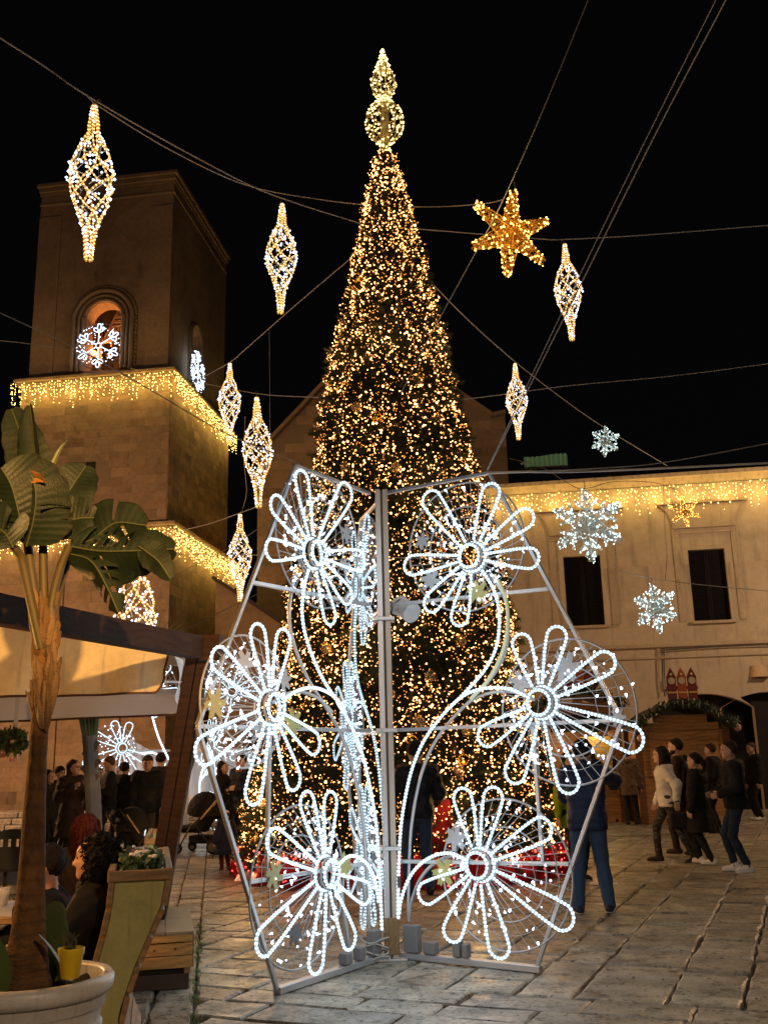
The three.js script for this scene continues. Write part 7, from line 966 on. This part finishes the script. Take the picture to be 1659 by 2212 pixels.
// a thing held in or near a person's hand, kept apart as its own thing
function heldAt(t, i, off = [0, 0, 0]) { t.updateMatrixWorld(true); const { arms, k } = personInfo.get(t), e = add3(arms[i].end, off); return t.localToWorld(V(e[0] * k, e[1] * k, e[2] * k)); }
{
  reseed(127);
  const black = [0.014, 0.014, 0.016], navy = [0.012, 0.016, 0.038], jeans = { col: [0.034, 0.058, 0.105] }, jeansDark = { col: [0.02, 0.03, 0.055] }, darkT = { col: [0.014, 0.014, 0.017] }, browny = [0.03, 0.02, 0.015], dark = { col: [0.012, 0.01, 0.01] };
  const hand = (x, y, z) => [x, y, z];
  // ---------------- right side
  const photographer = person('man in navy quilted jacket seen from behind, photographing the tree', 1282, 1972, null, 172, { h: 1.8, feet: [[-0.17, 0, 0.02], [0.15, 0, -0.06]], hands: [[-0.14, 1.5, 0.3], [0.06, 1.36, 0.3]], elbowHint: [[-0.8, -0.7, 0], [0.45, -0.9, 0]], top: { col: [0.014, 0.022, 0.05], bulk: 0.038, quilt: 0.075, hem: 0.82, rough: 0.55, collar: 2, fold: 0.5 }, legs: { ...jeans, bulk: 0.02 }, shoes: { col: [0.02, 0.022, 0.03], sole: [0.55, 0.53, 0.5] }, hair: { style: 'short', col: [0.01, 0.01, 0.011] }, headYaw: -0.1 });
  const ph = thing('phone', 'dark phone held up by the man in the navy quilted jacket', 'phone', heldAt(photographer, 0, [0.02, 0.06, 0.05])); mesh('case', rbox(0.075, 0.15, 0.009, 0.004), fabric([0.02, 0.02, 0.022], 0.3, 0.0005), ph); mesh('lens', new THREE.CylinderGeometry(0.007, 0.007, 0.003, 10).rotateX(Math.PI / 2).translate(0.022, 0.055, -0.006), eyeM, ph);
  person('person with a yellow green hem mostly hidden behind the man in the navy jacket', 1246, 1902, null, 20, { h: 1.68, fem: 1, top: { col: [0.2, 0.26, 0.01], bulk: 0.025, hem: 0.72, flare: 0.03 }, legs: darkT, shoes: { col: black, sole: [0.4, 0.4, 0.4] }, hair: { style: 'long' }, headYaw: 0.3 });
  const wf = person('woman in a white jacket with dark curly hair and patterned leggings walking left', 1452, 1862, null, -98, { h: 1.72, fem: 1, feet: [[-0.07, 0, 0.2], [0.08, 0.0, -0.32]], footPitch: [0, -0.35], hands: [[-0.28, 0.9, 0.14], [0.26, 0.92, -0.12]], top: { col: [0.5, 0.48, 0.45], bulk: 0.03, hem: 0.84, quilt: 0.1, rough: 0.6, hood: 1, seam: 1 }, legs: { col: [0.05, 0.045, 0.04], bulk: 0.006, mat: std([0.3, 0.28, 0.25], 0.85, { map: texture(128, (u, v) => { const a = Math.floor(u * 8) + Math.floor(v * 8), n = fbm(u, v, 16, 3, 9); return (a % 2 ? 0.28 : 0.5) * (n > 0.5 ? 1 : 0.35); }, true, 4) }) }, shoes: { col: [0.02, 0.017, 0.016], boot: 0.35 }, hair: { style: 'curly', col: [0.02, 0.013, 0.01] }, lean: [0, 0.03] });
  { const p = heldAt(wf, 1, [0.05, -0.28, 0.0]), bag = thing('handbag', 'black handbag hanging beside the woman in the white jacket', 'bag', p); mesh('bag', rbox(0.3, 0.24, 0.1, 0.04), fabric(black, 0.5), bag); mesh('strap', tube([V(-0.1, 0.11, 0), V(-0.05, 0.27, 0.01), V(0.05, 0.27, 0.01), V(0.1, 0.11, 0)], 0.009, 20, 6), fabric(black, 0.5), bag); }
  const bm = person('bearded man in a dark brown coat behind the woman in the white jacket', 1482, 1846, null, -112, { h: 1.86, top: { col: [0.022, 0.016, 0.012], bulk: 0.04, hem: 0.72, furTrim: [0.03, 0.018, 0.012] }, legs: { col: [0.03, 0.018, 0.014] }, shoes: { col: [0.03, 0.02, 0.014] }, hair: { style: 'short' }, beard: 1, feet: [[-0.08, 0, 0.14], [0.09, 0, -0.16]] });
  { const p = heldAt(bm, 0, [0, -0.27, 0.03]), bag = thing('shopping_bag', 'red carrier bag held low beside the bearded man', 'bag', p); const g = box(0.26, 0.34, 0.1), q = g.attributes.position; for (let i = 0; i < q.count; i++) q.setX(i, q.getX(i) * (q.getY(i) < 0 ? 0.9 : 1.04)); g.computeVertexNormals(); mesh('bag', g, fabric([0.42, 0.012, 0.012], 0.45), bag); mesh('handle', tube([V(-0.06, 0.17, 0.03), V(-0.03, 0.26, 0), V(0.03, 0.26, 0), V(0.06, 0.17, 0.03)], 0.006, 14, 5), fabric([0.4, 0.012, 0.012], 0.5), bag); }
  person('young woman in a long black coat and white trainers walking right of the centre', 1522, 1866, null, -128, { h: 1.62, fem: 1, feet: [[-0.1, 0, 0.12], [0.1, 0, -0.16]], top: { col: [0.013, 0.012, 0.012], bulk: 0.045, hem: 0.5, flare: 0.06 }, legs: darkT, shoes: { col: [0.62, 0.6, 0.57], sole: [0.6, 0.6, 0.58] }, hair: { style: 'ponytail' }, hat: undefined, headYaw: 0.2 });
  person('young man in a black jacket, slim blue jeans and white trainers facing left', 1604, 1884, null, -100, { h: 1.78, feet: [[-0.1, 0, 0.08], [0.1, 0, -0.06]], hands: [[-0.2, 1.05, 0.25], [0.2, 1.05, 0.22]], top: { col: [0.011, 0.011, 0.012], bulk: 0.042, hem: 0.84, hood: 1 }, legs: { ...jeansDark, bulk: 0.008 }, shoes: { col: [0.66, 0.65, 0.63], sole: [0.66, 0.66, 0.65] }, hair: { style: 'short', col: [0.03, 0.02, 0.014] } });
  person('man in dark coat further back, just left of the young man in jeans', 1553, 1800, null, -125, { h: 1.8, top: { col: [0.012, 0.011, 0.011], bulk: 0.04, hem: 0.75 }, legs: darkT, shoes: { col: black }, hair: { style: 'short', col: [0.04, 0.025, 0.018] } });
  person('person in a brown fur trimmed coat seen from behind by the open stall', 1366, 1782, null, 165, { h: 1.75, fem: 1, top: { col: [0.12, 0.075, 0.05], bulk: 0.045, hem: 0.68, fur: 1, furTrim: [0.14, 0.09, 0.06] }, legs: darkT, shoes: { col: black }, hair: { style: 'short', col: [0.03, 0.015, 0.01] } });
  person('person in dark clothes just left of the brown fur coat, close to the stall', 1325, 1776, null, 150, { h: 1.8, top: { col: [0.013, 0.012, 0.012], bulk: 0.04, hem: 0.75 }, legs: darkT, shoes: { col: black }, hair: { style: 'short' } });
  person('person in dark clothes just right of the brown fur coat, close to the stall', 1391, 1778, null, 190, { h: 1.78, top: { col: [0.02, 0.015, 0.014], bulk: 0.04, hem: 0.72 }, legs: darkT, shoes: { col: black }, hair: { style: 'short' } });
  person('man in dark clothes and white shoes in the archway at the right edge', 1640, 1772, null, -80, { h: 1.82, top: { col: [0.012, 0.011, 0.011], bulk: 0.04 }, legs: darkT, shoes: { col: [0.5, 0.48, 0.46] }, hair: { style: 'short', col: [0.05, 0.03, 0.02] } });
  // ---------------- in front of the tree, seen through the frame
  person('man in dark jacket and blue jeans seen from behind, right of the frame post', 907, 1934, null, 186, { h: 1.86, feet: [[-0.13, 0, 0.02], [0.13, 0, 0]], hands: [[-0.24, 1.0, 0.26], [0.28, 1.0, 0.22]], top: { col: [0.013, 0.012, 0.014], bulk: 0.03, hem: 0.86, rough: 0.5 }, legs: { ...jeans, bulk: 0.012 }, shoes: { col: black }, hair: { style: 'short', col: [0.02, 0.012, 0.01] } });
  person('boy in dark clothes facing the camera in front of the tree foot', 1000, 1905, null, 5, { h: 1.6, top: { col: [0.012, 0.013, 0.02], bulk: 0.035, hem: 0.78 }, legs: darkT, shoes: { col: black }, hair: { style: 'short', col: [0.03, 0.018, 0.012] } });
  person('child in a red coat beside the man with his back turned', 948, 1915, null, 175, { h: 1.3, fem: 1, top: { col: [0.16, 0.008, 0.012], bulk: 0.05, hem: 0.6, flare: 0.05 }, legs: darkT, shoes: { col: black }, hair: { style: 'long', col: [0.03, 0.018, 0.012] } });
  // ---------------- left: by the white screen
  person('woman in a dark coat with long hair beside the pushchair', 478, 1838, null, 80, { h: 1.68, fem: 1, top: { col: [0.012, 0.013, 0.018], bulk: 0.04, hem: 0.62, flare: 0.03 }, legs: darkT, shoes: { col: black }, hair: { style: 'long' } });
  person('man in a dark jacket with a pale collar by the pushchair', 520, 1840, null, -35, { h: 1.8, top: { col: [0.02, 0.026, 0.045], bulk: 0.04, hem: 0.76, quilt: 0.09 }, legs: darkT, shoes: { col: black }, hair: { style: 'short', col: [0.02, 0.014, 0.011] }, scarf: { col: [0.3, 0.16, 0.08] }, hands: [[-0.1, 1.1, 0.24], [0.12, 1.14, 0.24]] });
  person('small child in a navy coat and a beige bobble hat standing beside the tree', 487, 1880, null, 200, { h: 0.93, hip: 0.86, fem: 1, headOff: [0, 0], hands: [[-0.34, 0.75, 0.08], [0.36, 0.72, 0.02]], top: { col: [0.016, 0.02, 0.05], bulk: 0.06, hem: 0.45, flare: 0.09, furTrim: [0.42, 0.3, 0.19] }, legs: { col: [0.07, 0.012, 0.02], bulk: 0.012 }, shoes: { col: [0.1, 0.05, 0.03], boot: 0.2 }, hair: { style: 'short' }, hat: { col: [0.5, 0.38, 0.28], point: 1, knit: 1, low: -0.06, name: 'hat' } });
  // ---------------- left: the crowd behind the cafe
  const back = (label, u, d, face, o) => person(label, u, null, d, face, { legs: darkT, shoes: { col: black }, ...o });
  back('elderly man in a flat cap facing the camera left of the leaning post', 318, 19.5, 12, { h: 1.8, skin: [0.45, 0.24, 0.16], top: { col: [0.013, 0.014, 0.016], bulk: 0.05, hem: 0.74 }, legs: { col: [0.05, 0.042, 0.036], bulk: 0.02 }, hair: { style: 'short', col: [0.2, 0.19, 0.18] }, hat: { col: [0.03, 0.02, 0.02], brim: 1, low: 0.045, name: 'cap' } });
  back('man in black seen from behind, just left of the man in the flat cap', 268, 20.5, 170, { h: 1.7, top: { col: [0.011, 0.011, 0.012], bulk: 0.045, hem: 0.7, hood: 1 }, hair: { style: 'short' } });
  back('man with short fair hair in profile, right of the slim green palm', 236, 19.8, -70, { h: 1.81, skin: [0.46, 0.26, 0.17], top: { col: [0.012, 0.012, 0.014], bulk: 0.035 }, legs: { col: [0.015, 0.02, 0.035] }, hair: { style: 'short', col: [0.09, 0.05, 0.025] }, headPitch: 0.2, hands: [[-0.1, 1.15, 0.28], [0.14, 1.15, 0.28]] });
  back('woman with glasses and long brown coat left of the slim green palm', 158, 17.5, 40, { h: 1.75, fem: 1, top: { col: [0.028, 0.018, 0.014], bulk: 0.05, hem: 0.5, flare: 0.05 }, hair: { style: 'long', col: [0.03, 0.016, 0.011] }, glasses: 1, hands: [[-0.12, 1.3, 0.26], [0.2, 1.2, 0.22]], headYaw: 0.6 });
  back('person in a small dark hat behind the woman with glasses', 128, 20, 60, { h: 1.64, fem: 1, top: { col: [0.016, 0.015, 0.017], bulk: 0.04 }, hair: { style: 'short' }, hat: { col: [0.016, 0.012, 0.014], low: 0.03 } });
  back('dark haired person half hidden behind the brown palm trunk', 104, 18.5, 70, { h: 1.58, top: { col: [0.02, 0.017, 0.018], bulk: 0.04 }, hair: { style: 'curly' } });
  back('pale haired person in pink behind the men left of the flat cap', 256, 22.5, 20, { h: 1.62, fem: 1, top: { col: [0.14, 0.07, 0.065], bulk: 0.04 }, hair: { style: 'short', col: [0.3, 0.27, 0.24] } });
  back('person in black behind the elderly man in the flat cap', 346, 22, 180, { h: 1.88, top: { col: [0.03, 0.022, 0.02], bulk: 0.045, quilt: 0.08 }, hair: { style: 'short' } });
  back('brown haired person at the right end of the crowd behind the leaning post', 366, 22.5, -30, { h: 1.66, top: { col: [0.013, 0.013, 0.014], bulk: 0.04 }, hair: { style: 'short', col: [0.05, 0.03, 0.02] } });
  back('person in dark clothes hidden behind the slim green palm', 212, 21.5, 30, { h: 1.6, top: { col: [0.012, 0.012, 0.014], bulk: 0.045 }, hair: { style: 'long' } });
  // pushchairs
  function pushchair(label, pos, turn, s) { const t = thing('pushchair', label, 'pushchair', pos, 'pushchairs', turn), fr = std([0.03, 0.03, 0.032], 0.45, { metalness: 0.4 }), cl = fabric([0.011, 0.011, 0.013], 0.8);
    const hoodF = (x, y, z) => Math.max(Math.abs(Math.hypot(x / 0.26, (y - 0.72) / 0.34, (z + 0.02) / 0.33) - 1) * 0.28 - 0.012, 0.62 - y + (z > 0 ? z * 0.2 : 0)); mesh('hood', surfaceNet(hoodF, [-0.32, 0.5, -0.4], [0.32, 1.12, 0.4], 0.02), cl, t);
    mesh('seat', surfaceNet(field([[[-0.12, 0.45, 0.05], [-0.12, 0.78, -0.22], 0.09, 0.07], [[0.12, 0.45, 0.05], [0.12, 0.78, -0.22], 0.09, 0.07], [[-0.12, 0.45, 0.05], [-0.12, 0.42, 0.36], 0.09, 0.07], [[0.12, 0.45, 0.05], [0.12, 0.42, 0.36], 0.09, 0.07]], 0.05), [-0.3, 0.28, -0.38], [0.3, 0.95, 0.5], 0.02), cl, t); mesh('basket', rbox(0.36, 0.14, 0.44, 0.03, 0, 0.24, 0), cl, t);
    for (const sx of [-1, 1]) { mesh('frame', merge([tube([V(sx * 0.24, 0.12, 0.36), V(sx * 0.24, 0.5, 0.1), V(sx * 0.22, 0.8, -0.3), V(sx * 0.2, 1.02, -0.5)], 0.014, 24, 7), tube([V(sx * 0.25, 0.12, -0.3), V(sx * 0.24, 0.5, 0.05)], 0.013, 6, 7)]), fr, t); mesh('trim', tube([V(sx * 0.265, 0.95, -0.42), V(sx * 0.265, 0.6, -0.08)], 0.016, 4, 6), fabric([0.45, 0.3, 0.14], 0.6), t); for (const [z, r] of [[0.38, 0.09], [-0.32, 0.12]]) { const w = mesh('wheel', new THREE.TorusGeometry(r - 0.018, 0.02, 8, 24).rotateY(Math.PI / 2).translate(sx * 0.26, r, z), fabric([0.012, 0.012, 0.012], 0.8), t); mesh('rim', new THREE.CylinderGeometry(r - 0.03, r - 0.03, 0.02, 18).rotateZ(Math.PI / 2).translate(sx * 0.26, r, z), fabric([0.14, 0.12, 0.1], 0.5), w); } }
    mesh('handle', tube([V(-0.2, 1.02, -0.5), V(-0.12, 1.06, -0.54), V(0.12, 1.06, -0.54), V(0.2, 1.02, -0.5)], 0.017, 16, 7), fabric([0.012, 0.012, 0.012], 0.7), t); t.scale.setScalar(s); return t; }
  pushchair('black pushchair with tan trim and its hood up, beside the small child', ground(440, 1842), -1.9, 1.05); pushchair('folded back pushchair in front of the crowd, left of the blue bench', V(P(286, 1800, 17.5).x, 0, -17.5), 2.6, 0.9);
  // ---------------- seated at the cafe
  const stool = (p, label) => { const t = thing('stool', label, 'stool', p, 'cafe stools'); mesh('seat', boxUV(rbox(0.4, 0.05, 0.4, 0.01, 0, 0.42, 0)), woodPale, t); for (const [x, z] of [[-0.16, -0.16], [0.16, -0.16], [-0.16, 0.16], [0.16, 0.16]]) mesh('leg', bar(V(x * 1.1, 0, z * 1.1), V(x, 0.4, z), 0.04, 0.04), woodPale, t); };
  const seatP = { hip: 0.53, seated: 1, feet: [[-0.1, 0, 0.46], [0.1, 0, 0.42]], kneeHint: [[0, 1, 0.4], [0, 1, 0.4]], hands: [[-0.12, 0.74, 0.42], [0.12, 0.74, 0.4]], elbowHint: [[-0.7, -0.4, -0.5], [0.7, -0.4, -0.5]] };
  const hw = P(200, 1856, 5.95), pl = texture(128, (u, v) => { const a = Math.sin(u * 37) * Math.sin(v * 44) > 0.1, b2 = fbm(u, v, 20, 3, 33) > 0.5; return a ? [0.32, 0.3, 0.24] : b2 ? [0.14, 0.12, 0.08] : [0.24, 0.2, 0.13]; }, true, 3);
  person('seated woman in profile with dark curly hair and a patterned scarf', 200, null, 5.95, -82, { ...seatP, at: V(hw.x + 0.03, hw.y - (0.53 + 0.7) * (1.68 / 1.75), hw.z), h: 1.68, fem: 1, fine: 2, skin: [0.5, 0.29, 0.19], top: { col: [0.013, 0.014, 0.015], bulk: 0.045, hem: 0.3 }, legs: darkT, shoes: { col: black }, hair: { style: 'curly', col: [0.01, 0.009, 0.009] }, scarf: { col: [0.1, 0.09, 0.07], mat: std([0.5, 0.46, 0.36], 0.95, { map: pl }), ends: [[[0.02, -0.06, 0.09], [0.05, -0.2, 0.17], [0.06, -0.42, 0.19], [0.05, -0.6, 0.22]], [[-0.04, -0.06, 0.09], [-0.05, -0.2, 0.17], [-0.03, -0.36, 0.2]]] }, headPitch: -0.03 });
  const hm = P(107, 1874, 6.7);
  person('man with a dark red scarf sitting behind the palm trunk, facing left', 96, null, 6.5, -78, { ...seatP, at: V(hm.x, hm.y - 1.23 * 1.03, hm.z), h: 1.8, fine: 2, skin: [0.5, 0.28, 0.2], top: { col: [0.012, 0.012, 0.014], bulk: 0.05, hem: 0.3 }, legs: darkT, shoes: { col: black }, hair: { style: 'short', col: [0.012, 0.01, 0.01] }, scarf: { col: [0.13, 0.012, 0.022], ends: [[[0.07, -0.04, 0.04], [0.1, -0.2, 0.12], [0.1, -0.4, 0.15]]] } });
  const hr = P(186, 1800, 8.2);
  person('woman with long dark red hair sitting behind the curly haired woman', 186, null, 8.2, 160, { ...seatP, at: V(hr.x, hr.y - 1.23 * 0.98, hr.z), h: 1.72, fem: 1, fine: 2, top: { col: [0.03, 0.018, 0.016], bulk: 0.045, hem: 0.3 }, legs: darkT, shoes: { col: black }, hair: { style: 'long', col: [0.045, 0.007, 0.006] } });
  stool(V(hm.x + 0.05, 0, hm.z), 'wooden stool under the man with the dark red scarf'); stool(V(hr.x, 0, hr.z), 'wooden stool under the woman with the red hair');
}
scene.traverse((o) => { if (o.isMesh) { o.castShadow = true; o.receiveShadow = true; } });
renderer.render(scene, camera);
